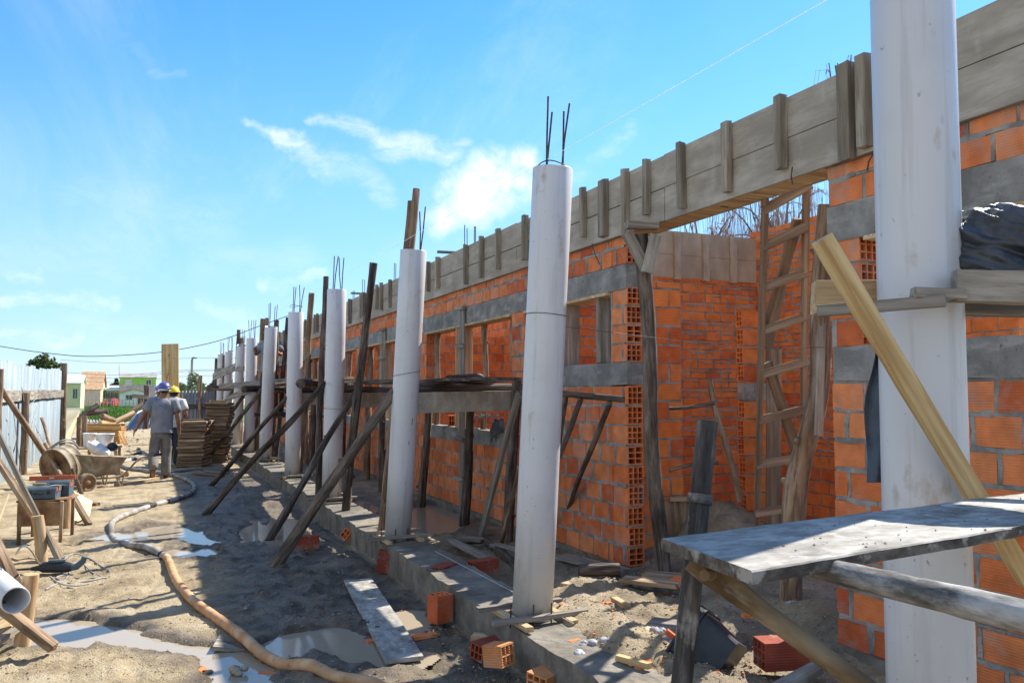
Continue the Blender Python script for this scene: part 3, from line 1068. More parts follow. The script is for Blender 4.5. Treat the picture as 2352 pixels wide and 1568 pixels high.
# mortar squeezed out of the joints of the near walls, with ragged edges
def ragged(mb, axis_, face, a0, a1, zc, w, sd, vertical=False, th=.004, amp=.016):
    """thin uneven bead along a joint: horizontal at height zc from a0 to a1, or vertical at a=zc from z=a0 to a1"""
    n = max(2, int((a1 - a0) / .022))
    lo, hi = [], []
    for i in range(n + 1):
        t = a0 + (a1 - a0) * i / n
        k = max(-.2, noise.fractal(V((t * 5, sd, zc * 3)), .8, 2.1, 3) + .10)
        lo.append(zc - w - amp * k - random.uniform(0, .004))
        k = max(-.2, noise.fractal(V((t * 5, sd + 9, zc * 3)), .8, 2.1, 3) + .15)
        hi.append(zc + w + amp * k + random.uniform(0, .004))
    vs = []
    for off in (-.0025, th):
        for i in range(n + 1):
            t = a0 + (a1 - a0) * i / n
            f = face + off + (random.uniform(-.002, .001) if off < 0 else 0)
            for q in (lo[i], hi[i]):
                al, z = (q, t) if vertical else (t, q)
                vs.append((f, al, z) if axis_ == 'y' else (al, f, z))
    fs = []
    m_ = 2 * (n + 1)
    for i in range(n):
        b = 2 * i
        fs += [(b, b + 1, b + 3, b + 2), (b, b + 2, m_ + b + 2, m_ + b), (b + 1, m_ + b + 1, m_ + b + 3, b + 3)]
    mb.add(vs, fs)


def bead(mb, axis_, face, a0, a1, z0, z1, pitch, Lb, joint=.021, phase=0, prob=.75, amp=.016):
    z, i = z0, 0
    step = Lb + joint
    while z < z1 - .03:
        zj = z + pitch - joint / 2
        if zj < z1:
            a = a0
            while a < a1 - .02:
                ln = random.uniform(.2, .7)
                if random.random() < prob: ragged(mb, axis_, face, a + .004, min(a + ln, a1 - .004), zj, joint * .40, i * 3.1 + a, amp=amp)
                a += ln
        off = (i % 2) * step * .5 + phase
        k = math.floor((a0 - off) / step)
        while off + k * step < a1:
            j = off + k * step - joint / 2
            k += 1
            if a0 + .03 < j < a1 - .03 and random.random() < prob * .8:
                ragged(mb, axis_, face, z + .004, min(z + pitch - joint, z1 - .004), j, joint * .38, j * 7 + i, True, amp=amp)
        z += pitch
        i += 1


bead(mo, 'y', XW, YA + .02, 9.6, .18, 1.66, PT, .24)
bead(mo, 'y', XW, 7.98, 8.3, 1.87, 2.46, .1605, .24)
bead(mo, 'y', XW, YA + .02, 6.19, 1.87, 2.46, .1605, .24)
bead(mo, 'y', XW, YA + .02, 13, 2.70, 2.93, .155, .24, phase=.1)
bead(mo, 'y', XW, YS, YB - .01, .18, 1.66, PT, .24, phase=.05, prob=.95)
bead(mo, 'y', XW, YS, YB - .01, 2.70, 2.93, .155, .24, phase=.02, prob=.95)

mo.build('mortar', M['mortar'], wall)

# hollow block ends showing at the corner and the window jamb
jb = MB()
rot = Matrix.Rotation(R(90), 4, 'Z')
z = .18
i = 0
for z in [.18 + PT * j for j in range(9)] + [1.87 + .1605 * j for j in range(4)] + [2.70, 2.855]:
    h = .15 if z < 2.8 else .075
    m4 = Matrix.Translation((XW + TW / 2 + random.uniform(-.004, .004), YA + random.uniform(-.006, .004), z)) @ rot
    hollow(jb, .24, TW - .002, h if z < 1.8 else min(h, .145), 3 if i % 5 else 2, 3 if h > .1 else 1, m4)
    i += 1
for z in [1.87 + .1605 * j for j in range(4)]:
    m4 = Matrix.Translation((XW + TW / 2, 3.44 + random.uniform(-.004, .004), z)) @ rot
    hollow(jb, .19, TW - .002, .145, 3, 3, m4)
for (a, b, z0, z1) in low:
    for q in (b,):
        for z in [.18 + PT * j for j in range(5, 14)]:
            if z < 1.17: continue
            m4 = Matrix.Translation((XW + TW / 2, q - .012, z)) @ rot
            hollow(jb, .1, TW - .004, min(.15, 2.475 - z), 3, 3, m4, dep=.09)
# thin mortar beds between the hollow blocks only
for z in [.18 + PT * j - .0155 for j in range(1, 9)]:
    jb.box(XW + .006, XW + TW - .006, YA + .006, YA + .245, z, z + .0145, mi=1)
for z in [1.87 + .1605 * j - .015 for j in range(1, 4)]:
    jb.box(XW + .006, XW + TW - .006, YA + .006, YA + .245, z, z + .0145, mi=1)
    jb.box(XW + .006, XW + TW - .006, 3.447, 3.62, z, z + .0145, mi=1)
jb.build('hollow_block_ends', M['brick'], bld, mats=[M['mortar']])


def slab(name, x0, x1, y0, y1, z0, z1, mat, parent=bld, n=None, jit=.004):
    """cast piece with a slightly uneven face, long along y"""
    n = n or max(2, int((y1 - y0) / .06))
    mb = MB()
    rings = []
    for i in range(n + 1):
        yy = y0 + (y1 - y0) * i / n
        e = lambda s: jit * noise.noise(V((yy * 2.3, s, 3.3))) + jit * .8 * noise.noise(V((yy * 9, s, 8.3))) + random.uniform(-1, 1) * jit * .35
        rings.append([V((x0 + e(1), yy, z0 + e(2))), V((x1 + e(3), yy, z0 + e(4))), V((x1 + e(5), yy, z1 + e(6))), V((x0 + e(7), yy, z1 + e(8)))])
    mb.loft(rings, True, sm=False)
    return mb.build(name, mat, parent)


slab('concrete_lintel', XW - .006, XW + TW + .006, YA - .004, YEND, 2.482, 2.695, M['concrete'])
slab('concrete_lintel', XW - .006, XW + TW + .006, YS, YB + .004, 2.482, 2.695, M['concrete'])
slab('concrete_sill', XW - .007, XW + TW + .006, YA - .003, 8.0, 1.675, 1.868, M['concrete'])
slab('concrete_sill', XW - .007, XW + TW + .006, YS, YB - .02, 1.675, 1.868, M['concrete'], jit=.008)
for (a, b, z0, z1) in low:
    slab('concrete_sill', XW - .005, XW + TW + .006, a + .003, b - .003, 1.0, 1.17, M['concrete'])
slab('foundation', XW - .02, XW + TW + .02, YA - .02, YEND, .02, .178, M['footing'], jit=.01)
slab('foundation', XW - .02, XW + TW + .02, YS - .02, YB + .02, .02, .178, M['footing'], jit=.01)

# timber soffits left under the lintels
for (a, b) in [(6.2, 7.97)] + [(q[0], q[1]) for q in low] + [(YS, 3.40)]:
    sb = MB(); sb.box(XW - .03, XW + TW + .02, a + .01, b - .01, 2.452, 2.478, None, .002)
    sb.build('soffit_board', M['tanwood'], bld)

# rooms behind
bi, mi_ = MB(), MB()
XI = 6.35
courses(bi, mi_, 'x', 7.5, .1, XW + TW + .01, XI, .2, 2.86, .105, .19, joint=.015)            # cross wall at the back of the door room
courses(bi, mi_, 'y', XI, .12, 1.6, 7.6, .2, 3.46, .128, .22, [(2.2, 4.4, 1.2, 3.2)], joint=.015)                       # inner long wall
courses(bi, mi_, 'y', XI, .12, 7.6, YEND, .2, 3.22, .168, .24, joint=.018)
for yy in (8.2, 14.9, 22.2, 29.4):
    courses(bi, mi_, 'x', yy, .12, XW + TW + .02, XI, .2, 2.7, .168, .24, joint=.018)
courses(bi, mi_, 'x', 6.22, .1, XW + TW + .012, 4.4, .2, 2.60, .168, .24, joint=.018, phase=.02)    # stub beside the corner
bead(mi_, 'x', 7.5, 4.2, XI, .9, 2.84, .105, .19, .015, prob=.6, amp=.006)
bead(mi_, 'y', XI, 5.4, 7.5, .9, 3.3, .128, .22, .015, prob=.6, amp=.007)
iw = bi.build('inner_wall', M['brick_in'], bld)
mi_.build('mortar', M['mortar'], iw)
# free end of the inner partition: blocks with open ends
jb = MB()
for j in range(13):
    z = .2 + .168 * j
    if j == 8: continue
    hollow(jb, .26, .09, .15, 2, 3, Matrix.Translation((5.0 + random.uniform(-.008, .008), 6.15, z)))
    if j < 12: jb.box(5.012, 5.25, 6.112, 6.188, z + .1503, z + .168, mi=1)
jb.box(5.0, 5.26, 6.105, 6.195, .2 + .168 * 8 - .001, .2 + .168 * 9 - .017, mi=1)
p_ = jb.build('partition_end', M['brick_in'], bld, mats=[M['mortar']])
# boarded top on the back cross wall
bf = empty('back_beam_formwork', (5.1, 7.5, 2.88), 'tan plywood beam form on top of the back wall seen through the doorway', 'formwork')
mb = MB(); mb.box(XW + TW + .06, 6.32, 7.465, 7.487, 2.86, 3.11); mb.box(XW + TW + .06, 6.32, 7.464, 7.486, 3.113, 3.37)
mb.build('side_board', M['formtan'], bf)
for xx in (4.05, 4.62, 5.22, 5.60, 5.98):
    timber('cleat', (xx, 7.44, 2.84), (xx, 7.44, 3.36), .075, .04, M['formtan'], bf, up=(0, 1, 0))

# ------------------------------------------------------------------ beam formwork along the front
ff = empty('beam_formwork', (XW, YA, 2.93), 'long grey-brown wooden beam form along the top of the front wall and doorway', 'formwork')
b1, b2 = MB(), MB()
ys = YS - .04
tog = 0
while ys < YEND:
    ln = random.uniform(2.6, 3.2)
    for (z0, z1) in ((2.93, 3.183), (3.191, 3.44)):
        o1 = random.uniform(-.003, .003)
        b1.box(3.600 + o1, 3.624 + o1, ys + .002, min(ys + ln, YEND) - .002, z0, z1 + random.uniform(-.004, .006), None, .002)
        b2.box(3.826, 3.85, ys + .002, min(ys + ln, YEND) - .002, z0, z1, None, .002)
    ys += ln
b1.build('side_board', M['form'], ff)
b2.build('side_board', M['form'], ff)
mb = MB(); mb.box(3.626, 3.824, YB + .02, YA + .03, 2.932, 2.957, None, .002)
mb.build('bottom_board', M['tanwood'], ff)
CLT = [(1985, 172, .07, .52), (1943, 185, .085, .56), (1795, 252, .06, .47), (1670, 307, .06, .48), (1565, 354, .055, .49), (1485, 390, .055, .45), (1437, 410, .05, .56), (1387, 434, .10, .5), (1340, 457, .055, .46), (1207, 515, .06, .47),
       (1145, 543, .05, .46), (1107, 562, .05, .5), (1071, 578, .05, .5), (1007, 604, .05, .42), (985, 618, .05, .42)]
cy = [(on_x(u, v, 3.58).y, w, h) for (u, v, w, h) in CLT]
yy = cy[-1][0] + .55
while yy < YEND - .3:
    cy.append((yy, random.choice((.05, .055, .07)), random.uniform(.42, .5)))
    yy += random.uniform(.28, .42) if random.random() < .35 else random.uniform(.55, .95)
for (yy, w, h) in cy[:100]:
    zt = 3.462 + random.uniform(-.01, .02)
    dp = random.uniform(.05, .065)
    timber('cleat', (3.599 - dp / 2, yy, zt - h), (3.599 - dp / 2, yy, zt), w, dp, M['cleat'], ff, up=(1, 0, 0))
# short pieces sticking out above
timber('spreader', (3.45, on_x(1030, 588, 3.6).y, 3.47), (3.9, on_x(1030, 588, 3.6).y, 3.475), .06, .03, M['board'], ff)
timber('spreader', (3.40, 15.2, 3.47), (3.9, 15.2, 3.475), .07, .03, M['board'], ff)

for (u0, v0, u1, v1) in [(1820, 384, 1821, 425), (1360, 560, 1378, 608), (2006, 352, 1992, 392), (1672, 476, 1655, 474)]:
    a, b = on_x(u0, v0, 3.585), on_x(u1, v1, 3.575)
    mb = MB(); mb.tube([a, (a + b) / 2 + V((-.012, 0, 0)), b], .0042, 6)
    mb.build('wire_hook', M['rebar'], ff)

# starter bars rising from the front wall
for n_, (u0, us, vt, vb) in enumerate([(1082, (1068, 1074, 1089, 1093), 520, 576), (907, (905, 909), 607, 648), (836, (832, 838), 642, 690), (812, (811, 814), 668, 700)]):
    c = on_x(u0, vb, 3.74)
    nm = ['the pair of columns nearest the doorway', 'the third column', 'the tall leaning pole', 'the far boards'][n_]
    e_ = empty('starter_bars', (3.73, c.y, 2.95), ['four thin rusty bars standing up from the wall beam between the second and third columns',
               'two thin bars rising from the wall beam just left of the third column', 'pair of thin bars above the beam form left of the tall leaning pole',
               'tiny far pair of bars above the beam form right of the fourth column'][n_], 'rebar', 'starter bars in the wall beam')
    for u in us:
        q = on_x(u, vt, 3.74)
        mb = MB(); mb.tube([(3.74, q.y, 2.96), (3.74 + random.uniform(-.01, .01), q.y, q.z + random.uniform(-.03, .03))], .006, 6)
        mb.build('bar', M['rebar'], e_)

# bits of board formwork standing against the wall as pillar forms
for n_, yy in enumerate([9.92, 13.75, 17.4, 21.2]):
    e_ = empty('pillar_form', (XW - .03, yy, .15), ['tall narrow board form nailed to the wall between the second and third columns',
               'tall board form on the wall behind the third column', 'narrow board form on the wall behind the fourth column', 'far board form on the wall behind the fifth column'][n_], 'formwork', 'pillar forms on the front wall')
    timber('side_board', (XW - .028, yy - .10, .15), (XW - .028, yy - .10, 2.66), .16, .024, M['board'], e_, up=(1, 0, 0))
    timber('side_board', (XW + .06, yy + .12, 1.18), (XW + .06, yy + .12, 2.47), .03, .2, M['tanwood'], e_, up=(1, 0, 0))
    for zz in (.55, 1.02, 2.2, 2.68):
        timber('tie', (XW - .06, yy - .22, zz), (XW - .06, yy + .06, zz + random.uniform(-.02, .02)), .035, .05, M['board'], e_)

# ------------------------------------------------------------------ strip footing
ft = slab('strip_footing', 2.03, 2.42, .8, 34, -.2, .215, M['footing'], None, n=420, jit=.014)
tag(ft, 'long rough grey concrete footing beam that the white columns stand on', 'footing')

# ------------------------------------------------------------------ white pipe columns
XC = 2.21
ORD = ['nearest', 'second', 'third', 'fourth', 'fifth', 'sixth', 'seventh', 'eighth', 'ninth', 'farthest']
CDAT = [((2137, 1568), (2094, 0), None), ((1222, 1415), (1270, 388), 2.27), ((913, 1238), (950, 575), 2.27), ((761, 1152), (774, 665), 2.22), ((671, 1105), (680, 717), 2.21),
        ((607, 1072), (623, 750), 2.22), ((571, 1051), (579, 776), 2.21), ((540, 1033), (555, 793), 2.22), ((519, 1020), (527.6, 806), 2.21), ((503, 1010), (509.5, 812), 2.21)]
CDESC = ['large white PVC pipe column nearest the camera, cut off by the top of the photo',
         'white PVC pipe column with four bars on top and a wire tied round it, second from the camera',
         'white PVC pipe column with two tall sticks behind its top, third from the camera',
         'white PVC pipe column with stains near its top, fourth from the camera',
         'white PVC pipe column with a thin stirrup round its top bars, fifth from the camera',
         'white PVC pipe column with a blue helmet showing above it, sixth from the camera',
         'white PVC pipe column in the far shade, seventh from the camera',
         'white PVC pipe column with a small mark near its top, eighth from the camera',
         'short looking far white pipe column, ninth from the camera',
         'last white pipe column at the far end of the row']
COLS = []
BARS = {1: [(1259, 222), (1268, 258), (1295, 256), (1308, 238)], 2: [(964, 486), (977, 475), (940, 548), (950, 545)], 3: [(768, 588), (779, 592), (777, 588), (790, 592)], 4: [(675, 659), (680, 659), (688, 654), (699, 660)],
        5: [(618, 697), (622, 695), (632, 703), (637, 700)], 6: [(571, 735), (578, 735), (583, 735), (588, 735)], 7: [(548, 757), (552, 757), (557, 756), (562, 757)], 8: [(524, 773), (528, 773), (532, 772), (534, 774)], 9: [(506, 785), (510, 785), (513, 788), (514, 787)]}
for k, (b, t, tx) in enumerate(CDAT):
    if k == 0:
        p0, p1 = on_x(*b, XC + .01), on_x(*t, XC + .03)
        d = (p1 - p0) / (p1.z - p0.z)
        p0, p1 = p0 + d * (.235 - p0.z), p0 + d * (3.05 - p0.z)
    else:
        p0, p1 = on_x(*b, XC), on_x(*t, tx)
        d = (p1 - p0) / (p1.z - p0.z)
        p0 = p0 + d * (.225 - p0.z)
    COLS.append((p0, p1))
    e_ = empty('pipe_column', p0, CDESC[k], 'column', 'white pipe columns in a row')
    Mf = frame(p0, p1, (0, -1, 0))
    Ln = (p1 - p0).length
    mb = MB()
    r_, n = .125, 40
    rr = [[V((x, q * math.cos(2 * math.pi * i / n), q * math.sin(2 * math.pi * i / n))) for i in range(n)] for (x, q) in
          ((0, r_ - .005), (0, r_), (Ln * .25, r_ + .0006), (Ln * .5, r_), (Ln * .75, r_ - .0006), (Ln - .003, r_), (Ln, r_ - .002), (Ln, r_ - .005), (Ln - .3, r_ - .0055))]
    mb.loft(rr, False)
    mb.build('pipe', M['pvc'], e_, Mf)
    mb = MB()
    mb.loft([[V((x, .1185 * math.cos(2 * math.pi * i / 24), .1185 * math.sin(2 * math.pi * i / 24))) for i in range(24)] for x in (.02, Ln - .07 if k else Ln - .02)], True)
    mb.build('concrete_core', M['concrete'], e_, Mf)
    if k:
        off = [(-.06, -.05), (-.03, .07), (.05, -.06), (.07, .05)]
        for (u, v), (ox, oy) in zip(sorted(BARS[k]), sorted(off)):
            q = at(u, v, depth(p1) + oy * .5)
            s = p1 + V((ox, oy * .6, -.06))
            mid = (s + q) / 2 + V((random.uniform(-.01, .01), random.uniform(-.01, .01), 0))
            mb = MB(); mb.tube([s, mid, q], .0065, 6)
            mb.build('bar', M['rebar'], e_)
    if k in (1, 4, 7):
        zz = .012 if k == 1 else (.10 if k == 4 else .22)
        mb = MB()
        c = p1 + V((0, 0, zz))
        mb.tube([c + V((.1 * math.cos(a), .1 * math.sin(a), .015 * math.sin(2 * a))) for a in [2 * math.pi * i / 20 for i in range(20)]], .004, 5)
        mb.build('stirrup', M['rebar'], e_)
        if k == 7:
            for dz in (.06, .12):
                mb = MB()
                mb.tube([c + V((.1 * math.cos(a), .1 * math.sin(a), -dz)) for a in [2 * math.pi * i / 16 for i in range(17)]], .004, 5)
                mb.build('stirrup', M['rebar'], e_)
    if k in (1, 2, 3):
        zz = {1: 2.02, 2: 1.72, 3: 1.30}[k]
        tt = zz / 3.0
        mb = MB()
        mb.tube([V((Ln * tt + (.03 * math.sin(a - 1) if k == 2 else .004 * math.sin(a * 2)), .1275 * math.cos(a), .1275 * math.sin(a))) for a in [2 * math.pi * i / 40 for i in range(41)]], .0022, 5)
        mb.build('tie_wire', M['wire'], e_, Mf)
    # marks stamped on the pipe
    if k in (2,):
        for (u, v, du, dv) in ((955, 693, 2.2, 18), (950, 710, 2.2, 9), (935, 960, 2, 15), (932, 1012, 2, 8)):
            a, c = at(u, v, depth(p0) - .12), at(u - .8, v + dv, depth(p0) - .12)
            ax = p0 + (p1 - p0) * ((a.z - p0.z) / (p1.z - p0.z))
            ax2 = p0 + (p1 - p0) * ((c.z - p0.z) / (p1.z - p0.z))
            dd = (V((a.x, a.y, 0)) - V((ax.x, ax.y, 0))).normalized()
            mb = MB()
            s = V((-dd.y, dd.x, 0)) * .0035
            q = [ax + dd * .1262 - s, ax + dd * .1262 + s, ax2 + dd * .1262 + s, ax2 + dd * .1262 - s]
            mb.add(q + [p - dd * .004 for p in q], [(0, 1, 2, 3), (7, 6, 5, 4), (0, 4, 5, 1), (1, 5, 6, 2), (2, 6, 7, 3), (3, 7, 4, 0)])
            mb.build('printed_mark', M['black'], e_)

# board frames round the column feet
for k in range(1, 6):
    p0 = COLS[k][0]
    z = .235
    e_ = empty('foot_frame', (p0.x, p0.y, .215), ['', 'square of loose battens round the foot of the second column', 'square of battens round the foot of the third column', 'square of battens round the foot of the fourth column',
               'square of battens round the foot of the fifth column', 'square of battens round the foot of the sixth column'][k], 'batten frame', 'batten frames round the column feet')
    a, w = .155, .05
    cx_, cy_ = p0.x, p0.y
    timber('batten', (cx_ - a, cy_ - .30, z), (cx_ - a, cy_ + .25, z), w, .03, M['tanwood'], e_)
    timber('batten', (cx_ + a, cy_ - .27, z), (cx_ + a, cy_ + .3, z), w, .03, M['tanwood'], e_)
    timber('batten', (cx_ - .34, cy_ - a - .02, z + .028), (cx_ + .30, cy_ - a + .01, z + .028), w, .028, M['board'], e_)
    timber('batten', (cx_ - .30, cy_ + a, z + .028), (cx_ + .28, cy_ + a, z + .028), w, .028, M['board'], e_)
    for (ox, oy) in ((-.07, -.165), (.05, -.165), (-.19, -.1)):
        mb = MB(); mb.tube([(cx_ + ox, cy_ + oy, .2), (cx_ + ox + .004, cy_ + oy, .34)], .0055, 6)
        mb.build('peg', M['rebar'], e_)


# ------------------------------------------------------------------ poles and boards propping the columns
def down(p, q, z):
    d = q - p
    return p + d * ((z - p.z) / d.z)


def prop(t, b, zc_t, label, r=.045, mat='darkwood', zb=None, zc_b=None, group=None, name='wooden_pole', wob=.02, cat='pole', taper=.8):
    """round pole from pixel t (top) to pixel b (foot); the foot stands on the ground unless zc_b is given"""
    pt = at(*t, zc_t)
    if zc_b is None:
        pb = on_z(*b, .0 if zb is None else zb)
    else:
        pb = at(*b, zc_b)
        if zb is not None: pb = down(pt, pb, zb)
    o = pole(name, pb - (pt - pb).normalized() * .05, pt, r, r * taper, M[mat], wob=wob)
    return tag(o, label, cat, group)


DC = [depth(c[0]) for c in COLS]
GR = 'raking poles propping the columns'
prop((907, 897), (632, 1300), DC[2] - .12, 'thick dark raking pole from the mud up to the third column', .056, group=GR, wob=.03)
prop((826, 885), (620, 1235), DC[3] + .1, 'dark raking pole leaning in the gap between third and fourth columns', .045, group=GR)
prop((748, 878), (470, 1183), DC[3] - .12, 'long dark raking pole leaning against the fourth column', .045, group=GR)
prop((660, 912), (482, 1117), DC[4] - .1, 'dark raking pole leaning against the fifth column', .045, group=GR)
prop((602, 893), (468, 1062), DC[5] - .1, 'dark raking pole crossing in front of the seventh column down to the timber stacks', .05, group=GR)
prop((562, 905), (475, 1030), DC[6] + .2, 'shorter dark raking pole behind the timber stacks leaning on the seventh column', .05, group=GR)
prop((538, 893), (452, 1005), DC[7] + .1, 'far raking pole leaning on the eighth column above the stacks', .05, group=GR)
prop((505, 895), (445, 985), DC[9] - .1, 'farthest raking pole by the last column', .055, group=GR)
GV = 'upright poles along the columns'
prop((858, 604), (795, 1175), DC[2] + 1.9, 'tall dark leaning pole rising above the platform between third and fourth columns', .055, zc_b=DC[2] + 2.0, zb=.12, group=GV, taper=.85)
prop((957, 434), (880, 1185), DC[2] + .28, 'grey split pole sticking up behind the top of the third column', .048, 'brownpole', zc_b=DC[2] + .28, zb=.12, group=GV)
prop((943, 462), (888, 1185), DC[2] + .45, 'shorter bark-covered pole behind the top of the third column', .04, 'brownpole', zc_b=DC[2] + .45, zb=.12, group=GV)
prop((749, 635), (733, 1085), DC[3] + .3, 'upright dark pole just left of the fourth column top', .045, zc_b=DC[3] + .3, zb=.12, group=GV)
prop((716, 673), (688, 1060), DC[4] + .35, 'tan leaning pole right of the fifth column', .06, 'brownpole', zc_b=DC[4] + .4, zb=.12, group=GV)
prop((661, 729), (633, 1060), DC[5] + .8, 'dark leaning pole between fifth and sixth columns', .055, zc_b=DC[5] + .8, zb=.12, group=GV)
prop((605, 732), (590, 1040), DC[6] + .5, 'tan pole left of the sixth column with a second pole crossing it', .085, 'brownpole', zc_b=DC[6] + .5, zb=.12, group=GV)
prop((613, 730), (596, 1040), DC[6] + .3, 'thin pole touching the left edge of the sixth column', .05, 'brownpole', zc_b=DC[6] + .3, zb=.12, group=GV)
prop((636, 735), (622, 1070), DC[5] + .4, 'short dark pole behind the top right of the sixth column', .06, zc_b=DC[5] + .4, zb=.12, group=GV)
prop((548, 757), (536, 1030), DC[7] + .2, 'thin dark pole standing left of the eighth column', .055, zc_b=DC[7] + .2, zb=.12, group=GV)
prop((556, 776), (550, 1025), DC[7] + .3, 'stub of a pole behind the top of the eighth column', .08, 'brownpole', zc_b=DC[7] + .3, zb=.12, group=GV)
prop((497, 823), (489, 1000), DC[9] + .1, 'short pole standing left of the last column', .06, zc_b=DC[9] + .1, zb=.12, group=GV)
prop((514, 815), (510, 1005), DC[9] - .4, 'thin pole between the last two columns', .05, 'brownpole', zc_b=DC[9] - .4, zb=.12, group=GV)
GW = 'poles standing along the front wall'
for (t, b, zc, lab, r, m) in [((1082, 925), (1068, 1190), 9.6, 'dark upright pole beside the tall board form on the wall', .06, 'darkwood'),
                              ((986, 925), (968, 1150), 11.2, 'dark upright pole under the platform right of the third column', .06, 'darkwood'),
                              ((1188, 868), (1166, 1228), 8.3, 'dark upright pole at the near end of the platform', .06, 'darkwood'),
                              ((880, 945), (878, 1130), 12.5, 'dark upright pole under the platform left of the third column', .06, 'darkwood'),
                              ((846, 900), (842, 1110), 14.5, 'brown upright pole under the platform behind the tall leaning pole', .06, 'brownpole'),
                              ((790, 900), (786, 1095), 15.5, 'dark upright pole just right of the fourth column', .06, 'darkwood'),
                              ((722, 890), (714, 1075), 17.0, 'dark upright pole between fourth and fifth columns', .07, 'darkwood'),
                              ((705, 900), (700, 1070), 17.6, 'second dark upright pole left of the fourth column by the wall', .06, 'brownpole')]:
    prop(t, b, zc, lab, r, m, zc_b=zc, zb=.1, group=GW, wob=.012)
o = timber('wooden_board', on_z(1104, 1232, .13), at(1190, 905, 7.6), .09, .03, M['board'], up=(-1, 0, 0))
tag(o, 'pale grey board leaning diagonally at the near end of the platform', 'board')
o = pole('wooden_pole', on_z(1150, 1255, .13), at(1192, 1075, 7.2), .022, .018, M['brownpole'])
tag(o, 'thin stick leaning beside the diagonal grey board left of the second column', 'pole')

# props inside the window openings
GP = 'props inside the window openings'
YW = XW + TW / 2
for (u, w, d, lab, m, z0) in [(1391, .17, .03, 'wide grey board upright in the small window near the wall corner', 'board', 1.868), (1312, .17, .03, 'grey board upright in the small window right of the second column', 'board', 1.868),
                           (1068, .2, .03, 'brown board upright in the window left of the tall board form', 'tanwood', 1.17)]:
    q = on_x(u, 770, YW)
    o = timber('window_prop', (YW, q.y, z0 + .003), (YW, q.y, 2.48), w, d, M[m], up=(.35, 1, 0))
    tag(o, lab, 'prop', GP)
for (u, r, lab) in [(1180, .045, 'round pole upright in the window just left of the second column'), (1110, .04, 'round pole upright in the window beside the brown board'), (1004, .045, 'round bent pole upright in the window right of the third column'),
                    (876, .045, 'short dark round prop in the far window left of the third column'), (850, .05, 'tan round prop in the far window beside the tall leaning pole'), (803, .05, 'thin round prop in the far window right of the fourth column')]:
    q = on_x(u, 770, YW)
    o = pole('window_prop', (YW, q.y, 1.17), (YW + .02, q.y + .02, 2.485), r, r * .95, M['brownpole'], wob=.03)
    tag(o, lab, 'prop', GP)
yy = 15.9
q = 0
while yy < 33:
    o = pole('window_prop', (YW, yy, 1.17), (YW, yy, 2.485), .045, .045, M['brownpole'])
    tag(o, 'round prop in one of the far window openings of the long wall', 'prop', 'far window props')
    yy += random.uniform(.7, 1.1)
# loose block on the sill
mb = MB(); hollow(mb, .18, .11, .14, 3, 2)
p = on_x(1040, 975, YW)
o = mb.build('hollow_brick', M['brick'], None, Matrix.Translation((YW, p.y, 1.172)) @ Matrix.Rotation(R(75), 4, 'Z'))
tag(o, 'single hollow brick standing on the low window sill behind the platform', 'brick')

# ------------------------------------------------------------------ working platform between columns and wall
PLZ = 1.70
PG = 'planks and logs of the working platform'
YP0 = on_x(1192, 870, 3.05).y
for k in (2, 3, 4, 5, 6, 7):
    p0 = COLS[k][0]
    yk = p0.y + (-.12 if k == 2 else .16)
    if k <= 4:
        o = timber('cross_board', (2.34, yk, PLZ - .19), (3.60, yk + .02, PLZ - .17), .03, .20, M['form'])
        tag(o, ['pale board on edge under the platform right of the third column', 'pale board on edge under the platform right of the fourth column', 'board on edge under the platform by the fifth column'][k - 2], 'board', PG)
    o = pole('ledger_log', (2.2, yk + .09, PLZ - .045), (3.6, yk + .1, PLZ - .045), .045, .045, M['darkwood'])
    tag(o, ORD[k] + ' column cross log carrying the platform planks', 'log', PG)
for (a, b, x, w, z, m, lab) in [(YP0, 10.6, 2.95, .26, .03, 'darkwood', 'dark plank at the near end of the platform, edge towards the camera'),
                                (YP0 + .4, 11.0, 2.62, .22, .03, 'darkwood', 'dark plank beside the third column on the platform'),
                                (7.8, 11.4, 3.28, .25, .03, 'board', 'grey plank lying along the wall side of the platform'),
                                (10.4, 14.3, 2.75, .22, .065, 'board', 'light plank overlapping above the dark ones behind the third column'),
                                (10.2, 17.6, 2.40, .16, .10, 'tanwood', 'long pale plank on top of the platform passing the fourth column'),
                                (13.6, 17.4, 3.0, .25, .03, 'darkwood', 'dark plank of the platform between fourth and fifth columns'),
                                (16.6, 20.8, 2.5, .16, .04, 'tanwood', 'pale plank on the platform by the sixth column'),
                                (17, 23.3, 3.0, .25, .03, 'darkwood', 'far dark plank of the platform')]:
    o = timber('platform_plank', (x, a, PLZ + z), (x + random.uniform(-.03, .03), b, PLZ + z + .01), w, .03, M[m], warp=.006)
    tag(o, lab, 'plank', PG)
for (a, b, lab, r) in [((690, 885), (760, 892), 'dark log lying across in front of the fourth column', .10), ((600, 897), (672, 880), 'log lying across between fifth and sixth columns', .055)]:
    pass
for (ua, va, za, ub, vb, zb_, lab, r) in [(1033, 876, 8.3, 1100, 872, 9.0, 'short black log end on the platform right of the third column', .07), (690, 881, 12.6, 790, 877, 14.2, 'dark log resting on the platform by the fourth column', .075),
                                          (560, 893, 17.2, 662, 893, 18.6, 'dark log on the platform left of the fifth column', .07), (478, 890, 22.5, 586, 894, 22.5, 'far log lashed across the seventh to ninth columns', .075)]:
    o = pole('platform_log', at(ua, va, za), at(ub, vb, zb_), r, r, M['darkwood'], wob=.01)
    tag(o, lab, 'log', PG)
